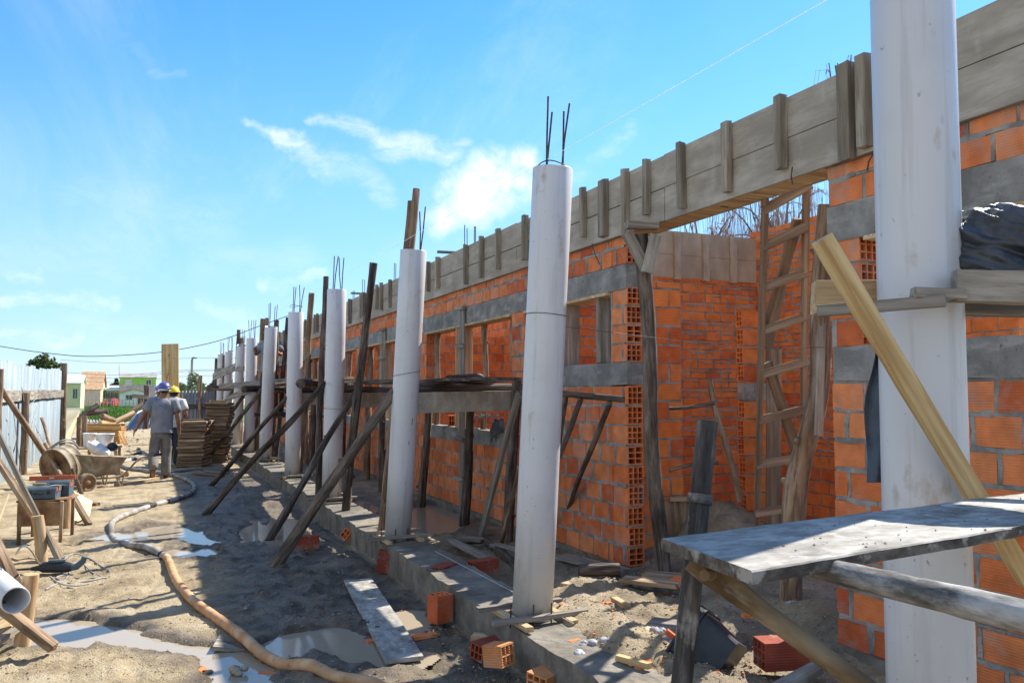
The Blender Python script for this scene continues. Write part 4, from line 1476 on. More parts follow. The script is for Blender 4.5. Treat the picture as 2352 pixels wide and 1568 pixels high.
for (ua, va, za, ub, vb, zb_, lab, w) in [(505, 887, 20.2, 662, 876, 16.6, 'long thin pale board lying by the sixth column', .13), (520, 915, 21, 580, 893, 19, 'pale slat sloping below the far log', .13), (490, 865, 24.5, 542, 842, 22.3, 'slanting board nailed to the far columns', .2), (496, 850, 25.5, 536, 849, 23, 'thin ledger board across the far columns', .12), (536, 848, 22.2, 560, 846, 21.6, 'short ledger board on the eighth column', .12)]:
    o = timber('ledger_board', at(ua, va, za), at(ub, vb, zb_), .04, w, M['board'])
    tag(o, lab, 'board', 'thin boards on the far columns')
# black rag on the sill
mb = MB()
rings = []
c = on_x(1148, 985, XW - .02)
for i in range(7):
    t = i / 6
    cc = c + V((-.012 - .02 * math.sin(3 * t), -.16 + .34 * t, .03 - .12 * t * t + .03 * random.random()))
    rings.append([cc + V((-.03 * random.random(), .03 * math.cos(a), .065 * math.sin(a) * (1 + .5 * random.random()))) for a in [2 * math.pi * k / 9 for k in range(9)]])
mb.loft(rings)
o = mb.build('plastic_rag', M['darkcloth'])
tag(o, 'torn black plastic rag hanging over the low window sill left of the second column', 'rag')

# trestle of thin poles standing against the wall by the corner
tr = empty('pole_trestle', on_z(1290, 1240, .15), 'rough trestle of thin dark sticks standing against the brick wall right of the second column', 'trestle')
A1, A2 = at(1292, 903, 6.7), at(1432, 917, 6.35)
pole('top_rail', A1, A2, .026, .026, M['darkwood'], tr)
pole('leg', on_z(1282, 1235, .15), at(1400, 925, 6.4), .02, .024, M['darkwood'], tr)
pole('leg', at(1283, 1050, 6.6), at(1334, 915, 6.55), .022, .022, M['darkwood'], tr)
pole('leg', on_z(1262, 1240, .15), at(1300, 905, 6.7), .02, .022, M['darkwood'], tr)

# shoring prop at the doorway corner with its head boards
sp = empty('shoring_prop', on_z(1525, 1312, .2), 'dark shoring pole at the doorway corner with a bracketed wooden head under the beam', 'prop')
pb, pt = on_z(1524, 1312, .2), at(1478, 620, 6.35)
d = pt - pb
pole('pole', pb, down(pb, pt, 2.62), .062, .055, M['darkwood'], sp, wob=.02)
pole('pole_head', down(pb, pt, 2.58), down(pb, pt, 2.83), .055, .05, M['darkwood'], sp)
h = down(pb, pt, 2.86)
timber('head_board', h + V((-.13, .0, .03)), h + V((.12, -.05, .03)), .09, .055, M['board'], sp)
timber('brace', at(1440, 535, 6.25), at(1487, 622, 6.25), .03, .09, M['board'], sp, up=FWD.cross(V((.5, 0, 1))))
timber('brace', at(1505, 540, 6.25), at(1484, 625, 6.22), .03, .09, M['board'], sp, up=V((1, -.4, .3)))

# ------------------------------------------------------------------ inside the doorway
ld = empty('wooden_ladder', at(1785, 1300, 6.7) * 1.0, 'tall home-made wooden ladder with diagonal bracing standing in the doorway', 'ladder')
zt, zb_ = 5.55, 6.65


def lpt(u, v):                                # a point on the plane of the ladder
    t = (v - 420) / (1215 - 420)
    return at(u, v, zt + (zb_ - zt) * t)


timber('rail', down(lpt(1757, 440), lpt(1740, 1180), .22), lpt(1759, 380), .05, .038, M['ladderwood'], ld, up=(1, -.3, 0))
timber('rail', down(lpt(1851, 440), lpt(1845, 1000), .22), lpt(1852, 400), .05, .038, M['ladderwood'], ld, up=(1, -.3, 0))
for (a, b) in [((1748, 485), (1856, 425)), ((1745, 570), (1850, 522)), ((1742, 665), (1850, 628)), ((1740, 762), (1856, 726)), ((1738, 862), (1862, 828)), ((1737, 965), (1852, 936)), ((1734, 1066), (1850, 1048)), ((1731, 1176), (1835, 1160))]:
    pa, pb = lpt(*a), lpt(*b)
    timber('rung', pa - FWD * .04, pb - FWD * .04, .03, .065, M['ladderwood'], ld)
for (a, b) in [((1838, 500), (1765, 745)), ((1765, 830), (1840, 1060))]:
    timber('diagonal_brace', lpt(*a) + FWD * .035, lpt(*b) + FWD * .035, .03, .075, M['ladderwood'], ld, up=(1, -.3, .3))

o = timber('waney_board', at(1778, 1290, 7.3), at(1776, 800, 7.3), .13, .03, M['ladderwood'], warp=.012, up=(-.4, -.9, 0))
tag(o, 'rough-edged upright board just behind the ladder', 'board')
o = timber('waney_board', at(1762, 800, 7.2), at(1812, 560, 7.2), .09, .03, M['ladderwood'], warp=.006, up=(-.4, -.9, 0))
tag(o, 'narrow slanting board behind the upper half of the ladder', 'board')
lp = pole('wooden_pole', on_z(1813, 1398, .17), at(1902, 470, 5.15), .075, .058, M['brownpole'], wob=.045, segs=26, n=14)
tag(lp, 'thick bent grey-brown pole propping the beam in front of the ladder', 'pole')
o = timber('wooden_board', at(1880, 1000, 5.25), at(1892, 560, 5.2), .05, .03, M['board'], up=(-.5, -.9, 0))
tag(o, 'thin dark board lashed behind the thick bent pole', 'board')
for (a, b, za, zb2, r, lab, m) in [((1630, 870), (1700, 1150), 7.15, 7.1, .028, 'thin crooked stick leaning in the room behind the doorway', 'brownpole'), ((1537, 938), (1640, 925), 7.1, 7.1, .018, 'thin dark stick lying across the room wall, upper one', 'darkwood'), ((1537, 1080), (1650, 1062), 7.1, 7.1, .018, 'thin dark stick lying across the room wall, lower one', 'darkwood')]:
    o = pole('thin_stick', at(*b, zb2), at(*a, za), r, r * .85, M[m], wob=.03)
    tag(o, lab, 'stick', 'sticks in the room')
for (u0, v0, u1, v1, zc, w, lab) in [(1555, 1250, 1549, 1150, 7.3, .22, 'brown board leaning on the room wall just right of the doorway corner'), (1590, 1250, 1577, 1152, 7.35, .18, 'brown board leaning on the room wall beside another board')]:
    o = timber('leaning_board', at(u0, v0, zc), at(u1, v1, zc + .05), w, .025, M['stackwood'], up=(-.3, -1, .1))
    tag(o, lab, 'board', 'boards leaning in the room')
o = timber('leaning_board', at(1537, 1146, 7.3), at(1602, 1144, 7.35), .03, .04, M['tanwood'])
tag(o, 'pale batten across the tops of the boards leaning in the room', 'batten')

# thin wire across the doorway
mb = MB()
mb.tube(spline([at(1298, 750, 5.4), at(1500, 775, 6.2), at(1700, 800, 5.8), at(1893, 797, 5.15)], 6), .0018, 4)
o = mb.build('binding_wire', M['wire'])
tag(o, 'thin wire stretched from the second column across the doorway to the thick bent pole', 'wire')
# mason's line along the column tops
mb = MB()
a, b = on_x(1900, 0, XC + .02), on_x(640, 715, XC + .02)
d = (b - a)
mb.tube([a - d * .25, a, (a + b) / 2 - V((0, 0, .012)), b], .0015, 4)
o = mb.build('mason_line', M['string'])
tag(o, 'thin white mason line stretched along the tops of the columns', 'string')
mb = MB()
mb.tube([on_z(999, 1265, .25), on_z(1318, 1431, .25)], .0016, 4)
o = mb.build('mason_line', M['string'])
tag(o, 'thin string stretched low over the footing between second and third columns', 'string')

# ------------------------------------------------------------------ boards round the nearest column
def dist_pt(u, v, d):
    r_ = ray(u, v)
    return CL + r_ * (d / math.hypot(r_.x, r_.y))


def tdiag(u, v, inv):
    return dist_pt(u, v, 1 / inv)


iv = lambda u: .3785 - .000175 * (u - 2136)
o = timber('diagonal_timber', dist_pt(2357, 1330, 1 / iv(2357)), dist_pt(1888, 548, 1 / iv(1888)), .030, .056, M['pine'], up=V((.85, -.2, .55)), segs=10)
tag(o, 'fresh yellow pine timber running diagonally across the nearest column', 'timber')
GN = 'timbers round the nearest column'
o = timber('thick_timber', dist_pt(1868, 682, 2.94), dist_pt(2140, 684, 3.05), .08, .108, M['tanwood'])
tag(o, 'thick short timber end on the left of the nearest column', 'timber', GN)
o = timber('thin_batten', dist_pt(1878, 714, 2.72), dist_pt(2172, 692, 2.66), .03, .034, M['board'])
tag(o, 'thin grey batten passing in front of the nearest column', 'batten', GN)
o = timber('thin_batten', dist_pt(2098, 673, 2.66), dist_pt(2210, 676, 2.72), .05, .03, M['board'])
tag(o, 'short split block on top of the thin batten at the nearest column', 'batten', GN)
o = timber('thick_timber', dist_pt(2186, 660, 2.74), dist_pt(2480, 668, 2.9), .06, .092, M['board'], segs=8, warp=.005)
tag(o, 'thick weathered timber on the right of the nearest column under the dark tarp', 'timber', GN)
o = timber('thick_timber', dist_pt(2190, 707, 3.15), dist_pt(2480, 712, 3.2), .07, .05, M['board'])
tag(o, 'dark timber just below the thick weathered one right of the nearest column', 'timber', GN)

# bundled tarp on the timber
mb = MB()
base = dist_pt(2310, 610, 2.98)
bx = ray(2352, 600); ax_ = V((bx.y, -bx.x, 0)).normalized()
ay_ = V((-ax_.y, ax_.x, 0))
nu, nv = 120, 70
rings = []
for j in range(nv + 1):
    t = j / nv
    ph = t * math.pi * .62
    ring = []
    for i in range(nu):
        a = 2 * math.pi * i / nu
        s = math.sin(ph) if ph < math.pi / 2 else 1 - .15 * (ph - math.pi / 2)
        p = V((math.cos(a) * .205 * s, math.sin(a) * .13 * s, (.155 + .03 * noise.noise(V((math.cos(a) * 2, math.sin(a) * 2, 4)))) * math.cos(ph) + .01))
        fold = noise.noise(V((p.x * 5 - p.z * 9, p.y * 7, p.z * 26 + p.x * 14))) * .026 + (1 - 2 * abs(noise.noise(V((p.x * 9 + 3, p.y * 9, p.z * 34 + p.x * 18))))) * .016 + noise.noise(V((p.x * 30, p.y * 30, p.z * 90 + p.x * 40))) * .006
        q = p + p.normalized() * fold
        q.z = max(q.z, -.062 + .01 * math.sin(a * 3))
        ring.append(base + ax_ * q.x + ay_ * q.y + V((0, 0, q.z + .02)))
    rings.append(ring)
mb.loft(rings, True)
o = mb.build('bundled_tarp', M['darkcloth'])
tag(o, 'shiny black crumpled tarp bundled on the timber at the right edge', 'tarp')
# cloth hanging behind the column
mb = MB()
rows = []
for j in range(21):
    t = j / 20
    v = 765 + (1108 - 765) * t
    ul = 2012 - 22 * smooth(0, .5, t) + 16 * smooth(.6, 1, t) * 0 + 4 * math.sin(t * 9)
    ur = 2075
    row = []
    for i in range(15):
        s = i / 14
        p = dist_pt(ul + (ur - ul) * s, v, 3.05 + .045 * math.sin(s * 8 + t * 2.5) + .02 * math.sin(t * 11 + s * 5))
        row.append(p)
    rows.append(row)
bk_ = [[p + V((.012, .014, 0)) for p in r[::-1]] for r in rows]
mb.loft([r + b for r, b in zip(rows, bk_)], True)
o = mb.build('hanging_cloth', M['greycloth'])
tag(o, 'dark patterned jacket hanging down the left side of the nearest column', 'cloth')

# ------------------------------------------------------------------ scaffold bench in the foreground
BZ = 1.31
A, B = on_z(1518, 1235, BZ), on_z(1727, 1310, BZ)
Cf, Cn = on_z(2352, 1131, BZ), on_z(2352, 1205, BZ)
sc_ = empty('scaffold_trestle', on_z(1570, 1700, 0), 'grey cement-splashed tube trestle with a rusty brace carrying the foreground plank', 'scaffold')
dirf = (Cf - A).normalized()
mid0 = (A + B) / 2
mb = MB()
rings = []
M4p = frame(mid0, mid0 + dirf)
Mi = M4p.inverted()
for i in range(61):
    t = 2.6 * i / 60
    w1, w2 = [.0025 * noise.noise(V((t * 4, s_, 2))) + .0012 * noise.noise(V((t * 19, s_, 7))) for s_ in (1, 5)]
    q = [A + dirf * t + V((0, 0, w1)), B + dirf * t + V((0, 0, w2))]
    sd_ = (q[1] - q[0]).normalized()
    rings.append([Mi @ (q[0] + sd_ * w2 + V((0, 0, -.023))), Mi @ (q[1] + sd_ * w1 * 1.5 + V((0, 0, -.023))), Mi @ (q[1] + sd_ * w1 + V((0, 0, -.003))), Mi @ (q[1] - sd_ * .003), Mi @ (q[0] + sd_ * .003), Mi @ (q[0] + V((0, 0, -.003)))])
mb.loft(rings, True, sm=False)
pl_ = mb.build('scaffold_plank', M['bench'], None, M4p, mats=[M['benchedge']])
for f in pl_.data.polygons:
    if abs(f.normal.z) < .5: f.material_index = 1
tag(pl_, 'wide cement-stained plank of the scaffold bench in the right foreground', 'plank')
zc1 = depth(A) + .07
p_t, p_b = at(1625, 968, zc1 + .11), at(1566, 1568, zc1 + .02)
p_b = down(p_t, p_b, .12)
mb = MB()
L_ = 22
pts = [V(((p_b - p_t).length * i / L_, 0, 0)) for i in range(L_ + 1)]
mb.tube(pts, [.0225 * (1 + random.uniform(-.02, .02)) for _ in pts], 18, True, .012)
mb.build('post', M['post'], sc_, frame(p_t, p_b))
mb = MB()
for f0 in (.112, .118):
    c = p_t + (p_b - p_t) * f0
    t_ = (p_b - p_t).normalized()
    mb.tube([c, c + t_ * .012], .028, 18, True, .01)
mb.build('collar', M['post'], sc_)
# long tube to the right
q0, q1 = at(1848, 1296, 1.62), at(2352, 1415, 1.05)
mb = MB()
pts = [V(((q1 - q0).length * i / 16, 0, 0)) for i in range(0, 20)]
mb.tube(pts, [.0215 * (1 + random.uniform(-.03, .03)) for _ in pts], 18, True, .02)
mb.build('cross_tube', M['scaff'], sc_, frame(q0, q1))
# rusty brace with flattened end
r0, r1 = at(1637, 1318, zc1 - .05), at(1990, 1580, 1.62)
mb = MB()
M4 = frame(r0, r1)
Lb = (r1 - r0).length
rings = []
for (x, a, b) in [(-.05, .004, .026), (-.02, .005, .028), (.03, .006, .027), (.07, .014, .024), (.11, .021, .021), (Lb * .5, .021, .021), (Lb * 1.2, .021, .021)]:
    rings.append([V((x, a * math.cos(2 * math.pi * k / 16) * (1 + random.uniform(-.03, .03)), b * math.sin(2 * math.pi * k / 16))) for k in range(16)])
mb.loft(rings, True)
mb.build('rusty_brace', M['scaffrust'], sc_, M4)
mb = MB()
mb.tube([r0 - ray(1637, 1318) * .03 - V((.02, 0, 0)), r0 + V((.0, .0, .0)), r0 + ray(1637, 1318) * .035], [.012, .012, .010], 6, True)
mb.build('bolt', M['scaffrust'], sc_)

# crumbs of mortar on the plank
mb = MB()
for _ in range(170):
    t, w = random.uniform(.15, 1.6), random.random()
    if noise.noise(V((t * 3, w * 3, 2))) < -.05 and random.random() < .8: continue
    p = A + dirf * t + (B - A) * w * .96 + (B - A) * .02
    s_ = random.uniform(.0012, .0045)
    M4 = Matrix.Translation(p + UP * s_ * .4) @ Matrix.Rotation(random.uniform(0, 6.28), 4, 'Z')
    vs = [V((x * s_, y * s_ * .8, z * s_ * .6)) * random.uniform(.7, 1.2) for (x, y, z) in ((-1, 0, 0), (1, 0, 0), (0, -1, 0), (0, 1, 0), (0, 0, -1), (0, 0, 1))]
    mb.add(vs, [(0, 2, 5), (2, 1, 5), (1, 3, 5), (3, 0, 5), (2, 0, 4), (1, 2, 4), (3, 1, 4), (0, 3, 4)], M4)
o = mb.build('mortar_crumbs', M['mortar'])
tag(o, kind='stuff', label='crumbs of dry mortar on the scaffold plank', cat='mortar crumbs')

# ------------------------------------------------------------------ people
def skinned(name, verts, edges, radii, mat, parent, Mx, sub=2, root=0):
    me = bpy.data.meshes.new(name)
    me.from_pydata([tuple(v) for v in verts], edges, [])
    o = bpy.data.objects.new(name, me)
    COL.objects.link(o)
    o.modifiers.new('skin', 'SKIN')
    s = o.modifiers.new('sub', 'SUBSURF'); s.levels = sub; s.render_levels = sub
    for i, r in enumerate(radii):
        sv = me.skin_vertices[0].data[i]
        sv.radius = r if isinstance(r, tuple) else (r, r)
        sv.use_root = (i == root)
    dg = bpy.context.evaluated_depsgraph_get()
    dg.update()
    m2 = bpy.data.meshes.new_from_object(o.evaluated_get(dg))
    bpy.data.objects.remove(o)
    m2.name = name
    m2.polygons.foreach_set('use_smooth', [True] * len(m2.polygons))
    return link(name, m2, mat, parent, Mx)


def person(loc, yaw, label, J, shirt, trous, helmet, hmat, logo=None):
    root = empty('person', loc, label, 'person', 'workers', yaw)
    Mx = W[root.name]
    J = {k: V(v) for k, v in J.items()}
    vs, es, rs = [], [], []

    def add(p, r, frm=None):
        vs.append(V(p)); rs.append(r)
        if frm is not None: es.append((frm, len(vs) - 1))
        return len(vs) - 1
    pel = add((0, 0, .96), (.13, .10))
    sp1 = add((0, .0, 1.15), (.125, .095), pel)
    sp2 = add((0, .01, 1.34), (.14, .10), sp1)
    nk = add((0, -.005, 1.50), .058, sp2)
    hb = add(J['head'] + V((0, -.005, -.07)), .070, nk)
    hm = add(J['head'] + V((0, .012, .02)), (.080, .094), hb)
    ht = add(J['head'] + V((0, .0, .09)), (.074, .086), hm)
    add(J['head'] + V((0, .112, -.02)), .014, hm)               # nose
    add(J['head'] + V((.083, -.005, -.012)), .014, hm)          # ears
    add(J['head'] + V((-.083, -.005, -.012)), .014, hm)
    for sgn, c in ((-1, 'l'), (1, 'r')):
        sh = add(J['sh' + c], .062, sp2)
        el = add(J['el' + c], .050, sh)
        wr = add(J['wr' + c], .032, el)
        d = (J['wr' + c] - J['el' + c]).normalized()
        pal = add(J['wr' + c] + d * .055, (.034, .020), wr)
        side = V((0, 1, 0)) - d * d.y
        side.normalize()
        nn = d.cross(side)
        for q, ln in ((-.03, .052), (-.01, .066), (.01, .07), (.03, .06)):
            f1 = add(J['wr' + c] + d * .095 + side * q, .010, pal)
            add(J['wr' + c] + d * (.095 + ln) + side * q * 1.15 + nn * (-.02 * sgn), .007, f1)
        t1 = add(J['wr' + c] + d * .045 + side * .045, .011, pal)
        add(J['wr' + c] + d * .085 + side * .062, .009, t1)
        hp = add((sgn * .095, 0, .90), .095, pel)
        kn = add(J['kn' + c], .060, hp)
        an = add(J['an' + c], .042, kn)
        add(J['to' + c], .036, an)
    skinned('body', vs, es, rs, M['skin'], root, Mx)
    # eyes and mouth
    mb = MB()
    for s in (-1, 1):
        c = J['head'] + V((s * .032, .098, .012))
        mb.loft([[c + V((.013 * math.cos(a) * q, z, .007 * math.sin(a) * q)) for a in [6.283 * k / 8 for k in range(8)]] for q, z in ((1, -.006), (.8, .004), (.3, .008))])
    c = J['head'] + V((0, .092, -.062))
    mb.loft([[c + V((.026 * math.cos(a) * q, z, .006 * math.sin(a) * q)) for a in [6.283 * k / 8 for k in range(8)]] for q, z in ((1, -.006), (.7, .006))])
    mb.build('eyes_and_mouth', M['hair'], root, Mx)
    # hair at the nape
    mb = MB()
    h = J['head']
    mb.loft([ell(h + V((0, -.012, z)), rx, ry, 14) for z, rx, ry in ((-.055, .060, .066), (-.02, .086, .098), (.03, .090, .102), (.08, .080, .092))])
    mb.build('hair', M['hair'], root, Mx)
    # shirt
    mb = MB()
    rg = []
    for z, rx, ry, y in ((.86, .200, .150, 0), (.93, .198, .148, 0), (.97, .196, .146, 0), (1.06, .192, .140, 0), (1.16, .198, .140, 0), (1.27, .216, .146, .0), (1.36, .228, .140, 0), (1.42, .220, .122, 0), (1.46, .180, .100, -.003), (1.49, .10, .078, -.005), (1.515, .070, .066, -.005)):
        rg.append([V((p.x + .006 * noise.noise(V((p.x * 9, p.y * 9, z * 14))), p.y + .010 * noise.noise(V((p.x * 9, z * 12, 3))), p.z)) for p in ell((0, y, z), rx, ry, 24, p=2.35)])
    mb.loft(rg, False)
    for c in 'lr':
        a, b = J['sh' + c], J['el' + c]
        s = a * .85 + V((0, 0, 1.44)) * .15
        e = a + (b - a) * .62
        m_ = a + (b - a) * .3
        mb.tube([s * .6 + V((0, 0, 1.42)) * .4, a + V((0, 0, .004)), m_, e, e + (b - a) * .01], [.086, .092, .090, .094, .086], 14)
    mb.build('shirt', M[shirt], root, Mx)
    if logo:
        mb = MB()
        for (x, z, w, hgt) in logo[1]:
            q = [V((x - w, 0, z - hgt)), V((x + w, 0, z - hgt)), V((x + w, 0, z + hgt)), V((x - w, 0, z + hgt))]
            for p in q: p.y = -.1345 + 1.0 * p.x * p.x - (0.0)
            mb.add([p + V((0, -.006, 0)) for p in q] + [p + V((0, .006, 0)) for p in q], [(0, 1, 2, 3), (7, 6, 5, 4), (0, 4, 5, 1), (1, 5, 6, 2), (2, 6, 7, 3), (3, 7, 4, 0)])
        mb.build('shirt_print', M[logo[0]], root, Mx)
    # trousers
    vs, es, rs = [], [], []
    a = add((0, 0, .95), (.165, .128))
    vs, es, rs = [V((0, 0, .965))], [], [(.172, .132)]
    t2 = add((0, 0, .90), (.178, .135), 0)
    for sgn, c in ((-1, 'l'), (1, 'r')):
        hp = add((sgn * .098, 0, .82), .122, t2)
        k0 = add((V((sgn * .098, 0, .82)) + J['kn' + c]) / 2, .112, hp)
        kn = add(J['kn' + c], .100, k0)
        m_ = add((J['kn' + c] * .45 + J['an' + c] * .55), .098, kn)
        add(J['an' + c] * 1.10 - J['kn' + c] * .10, .095, m_)
    skinned('trousers', vs, es, rs, M[trous], root, Mx)
    # shoes
    for c in 'lr':
        mb = MB()
        a, t = J['an' + c], J['to' + c]
        d = (t - a).normalized()
        heel = a - d * .06 + V((0, 0, -.03 if abs(d.z) < .6 else 0))
        up = UP - d * d.z
        up.normalize()
        sd = d.cross(up)
        rg = []
        for s, w, hh in ((0, .025, .035), (.03, .040, .055), (.12, .042, .05), (.19, .048, .038), (.25, .040, .028), (.285, .015, .014)):
            c0 = heel + d * s
            rg.append([c0 + sd * (w * math.cos(q)) + up * (hh * math.sin(q) * (1 if math.sin(q) > 0 else .6)) for q in [6.283 * k / 12 for k in range(12)]])
        mb.loft(rg)
        mb.build('shoe', M['boot'], root, Mx)
    # helmet
    mb = MB()
    hc = h + V((0, 0, .035))
    rg = []
    for i in range(9):
        a = R(90) * i / 8
        rg.append(ell(hc + V((0, .0, .125 * math.sin(a))), .118 * math.cos(a) + .002, .135 * math.cos(a) + .002, 22))
    mb.loft(rg, True)
    mb.loft([ell(hc + V((0, .012, z)), rx, ry, 22) for z, rx, ry in ((.008, .116, .132), (.006, .132, .160), (-.004, .133, .162), (-.006, .116, .132))], False)
    mb.tube([hc + V((0, .135 * math.cos(a) * .55, .125 * math.sin(a) + .004)) for a in [R(25) + R(130) * k / 10 for k in range(11)]], .012, 8)
    hm_ = mb.build('helmet', M[hmat], root, Mx)
    mb = MB()
    mb.loft([ell(hc + V((0, -.006, z)), .108, .118, 20) for z in (-.045, -.012)], False)
    mb.loft([ell(hc + V((0, -.006, z)), .103, .113, 20) for z in (-.012, -.045)], False)
    mb.build('headband', M['whiteplastic' if hmat == 'helmetblue' else 'black'], hm_, Mx)
    return root


p = on_z(369, 1100, 0)
p.z = gz(p.x, p.y)
person(p, R(2), 'man in a blue helmet, grey T-shirt and taupe trousers walking away along the muddy yard',
       dict(head=(.02, .01, 1.66), shl=(-.205, 0, 1.43), shr=(.205, 0, 1.43), ell=(-.34, -.06, 1.17), elr=(.275, -.03, 1.14), wrl=(-.44, .0, .95), wrr=(.30, .03, .88),
            knl=(-.13, -.02, .50), knr=(.09, .05, .49), anl=(-.15, -.30, .22), anr=(.085, -.02, .085), tol=(-.155, -.24, .06), tor=(.10, .14, .04)),
       'shirtgrey', 'trousers', 1, 'helmetblue',
       ('logoblue', [(-.055, 1.375, .014, .010), (-.032, 1.370, .008, .007), (-.008, 1.368, .010, .006), (.018, 1.366, .008, .006), (.042, 1.364, .008, .006), (.03, 1.350, .05, .0025)]))
q = on_z(396, 1072, 0); q.z = gz(q.x, q.y)
person(q, R(-20), 'man in a yellow helmet and pale T-shirt, half hidden by another worker',
       dict(head=(-.02, .02, 1.60), shl=(-.18, 0, 1.40), shr=(.18, 0, 1.40), ell=(-.22, .18, 1.3), elr=(.26, -.02, 1.14), wrl=(-.16, .33, 1.48), wrr=(.22, .20, 1.05),
            knl=(-.10, .04, .50), knr=(.10, .02, .49), anl=(-.10, .0, .085), anr=(.12, -.06, .085), tol=(-.11, .16, .04), tor=(.13, .10, .04)),
       'shirtwhite', 'darktrousers', 1, 'helmetyellow', ('logored', [(0, 1.34, .045, .03), (.012, 1.28, .03, .02)]))
# plank he carries upright on the shoulder
o = timber('carried_plank', at(392, 1010, depth(q) + .35), at(391, 790, depth(q) + .30), px(39, depth(q) + .3), .028, M['pine'], up=FWD)
tag(o, 'wide yellow pine plank carried upright beside the man in the yellow helmet', 'plank')
q3 = at(363, 1060, 21.5); q3.z = gz(q3.x, q3.y)
person(q3, R(15), 'third worker in a blue helmet almost fully hidden behind the grey T-shirt man',
       dict(head=(.0, .02, 1.66), shl=(-.185, 0, 1.43), shr=(.185, 0, 1.43), ell=(-.24, 0, 1.15), elr=(.24, -.02, 1.15), wrl=(-.24, .10, .92), wrr=(.22, .16, .95),
            knl=(-.10, .04, .50), knr=(.10, .02, .49), anl=(-.10, .0, .085), anr=(.12, -.06, .085), tol=(-.11, .16, .04), tor=(.13, .10, .04)),
       'shirtgrey', 'trousers', 1, 'helmetblue')
q4 = at(619, 880, DC[5] + .75)
q4.z = 1.22
person(q4, R(150), 'worker in a blue helmet standing on boards behind the top of the sixth column',
       dict(head=(.0, .03, 1.66), shl=(-.185, 0, 1.43), shr=(.185, 0, 1.43), ell=(-.28, .1, 1.2), elr=(.28, .1, 1.22), wrl=(-.2, .3, 1.32), wrr=(.2, .3, 1.30),
            knl=(-.10, .04, .50), knr=(.10, .02, .49), anl=(-.10, .0, .085), anr=(.12, -.06, .085), tol=(-.11, .16, .04), tor=(.13, .10, .04)),
       'shirtgrey', 'darktrousers', 1, 'helmetblue')
o = timber('platform_plank', (q4.x + .1, q4.y - .5, 1.19), (q4.x + .1, q4.y + 1.2, 1.19), .4, .035, M['darkwood'])
tag(o, 'low plank under the worker behind the sixth column', 'plank', PG)
for yy in (q4.y - .42, q4.y + 1.1):
    o = pole('ledger_log', (2.2, yy, 1.13), (3.6, yy, 1.13), .04, .04, M['darkwood'])
    tag(o, 'cross log carrying the low plank under the worker behind the sixth column', 'log', PG)

# ------------------------------------------------------------------ hose on the ground
hs_ = empty('concrete_hose', on_z(255, 1220, 0), 'long concrete pump hose snaking over the mud, orange in front and grey behind', 'hose')


def gpts(lst, r):
    out = []
    for (u, v) in lst:
        p = on_z(u, v - 3, 0)
        p.z = gz(p.x, p.y) + r * .8
        out.append(p)
    return out


gr_ = spline(gpts([(375, 1277), (340, 1271), (300, 1259), (268, 1244), (256, 1229), (257, 1213), (276, 1199), (311, 1183), (350, 1169), (390, 1159), (425, 1149), (445, 1134), (443, 1119), (420, 1105), (385, 1096), (340, 1089), (295, 1083), (274, 1076), (276, 1069), (300, 1062), (345, 1051), (372, 1046)], .043), 8)
orr = spline(gpts([(376, 1278), (384, 1292), (392, 1312), (406, 1346), (440, 1386), (480, 1421), (520, 1452), (560, 1482), (605, 1512), (655, 1536), (710, 1552), (775, 1566), (850, 1590), (930, 1625)], .039), 8)
mb = MB(); mb.tube(gr_, [.035 * (1 + .04 * math.sin(i * 1.3) + random.uniform(-.02, .02)) for i in range(len(gr_))], 14, True, .01)
mb.build('grey_section', M['hose_gr'], hs_)
mb = MB()
rr = []
for i in range(len(orr)):
    rr.append(.0345 * (1 + .10 * noise.noise(V((i * .5, 2, 1))) + random.uniform(-.012, .012)) * (.8 if i == 0 else 1))
mb.tube(orr, rr, 16, True, .012)
mb.build('orange_section', M['hose_or'], hs_)
for i in (22 * 0 + 1, 62, 70, 83, 140):
    if i < len(gr_) - 3:
        mb = MB(); mb.tube(gr_[i:i + (4 if i in (62, 140) else 2)], .038, 14)
        mb.build('black_joint', M['rubber'], hs_)
mb = MB(); mb.tube(orr[52:54], .0375, 14); mb.build('seam', M['hose_or'], hs_)

# electric cable and drill on the mud
cb = empty('power_drill', on_z(125, 1322, 0), 'grey and black power drill lying in the mud with its cable looped beside it', 'drill')
d0 = on_z(128, 1318, 0); d0.z = gz(d0.x, d0.y)
dx = (on_z(200, 1318, 0) - on_z(100, 1322, 0)).normalized()
mb = MB()
mb.tube([d0 - dx * .20 + UP * .05, d0 - dx * .14 + UP * .055, d0 - dx * .10 + UP * .06, d0 + dx * .08 + UP * .055, d0 + dx * .13 + UP * .05], [.016, .026, .048, .05, .035], 14)
mb.build('motor_housing', M['black'], cb)
mb = MB()
mb.tube([d0 + dx * .10 + UP * .05, d0 + dx * .17 + UP * .055, d0 + dx * .22 + UP * .10, d0 + dx * .235 + UP * .14], [.035, .03, .026, .024], 12)
mb.build('handle', M['toolblue'], cb)
mb = MB(); mb.tube([d0 - dx * .42 + UP * .045, d0 - dx * .2 + UP * .05], [.008, .011], 8); mb.build('bit', M['rebar'], cb)
mb = MB()
mb.box(-.06, .08, -.02, .02, .0, .018, frame(d0 + UP * .105, d0 + UP * .105 + dx))
mb.build('top_cover', M['toolblue'], cb)
cab = spline(gpts([(146, 1290), (170, 1277), (205, 1285), (232, 1301), (253, 1317), (247, 1330), (215, 1333), (180, 1327), (150, 1325), (130, 1332), (160, 1341), (195, 1342), (228, 1335), (232, 1328), (210, 1316), (195, 1302), (178, 1296), (165, 1304), (158, 1320), (146, 1340), (120, 1352), (105, 1362)], .006), 8)
mb = MB(); mb.tube(cab, .0062, 6); mb.build('cable', M['rope'], cb)
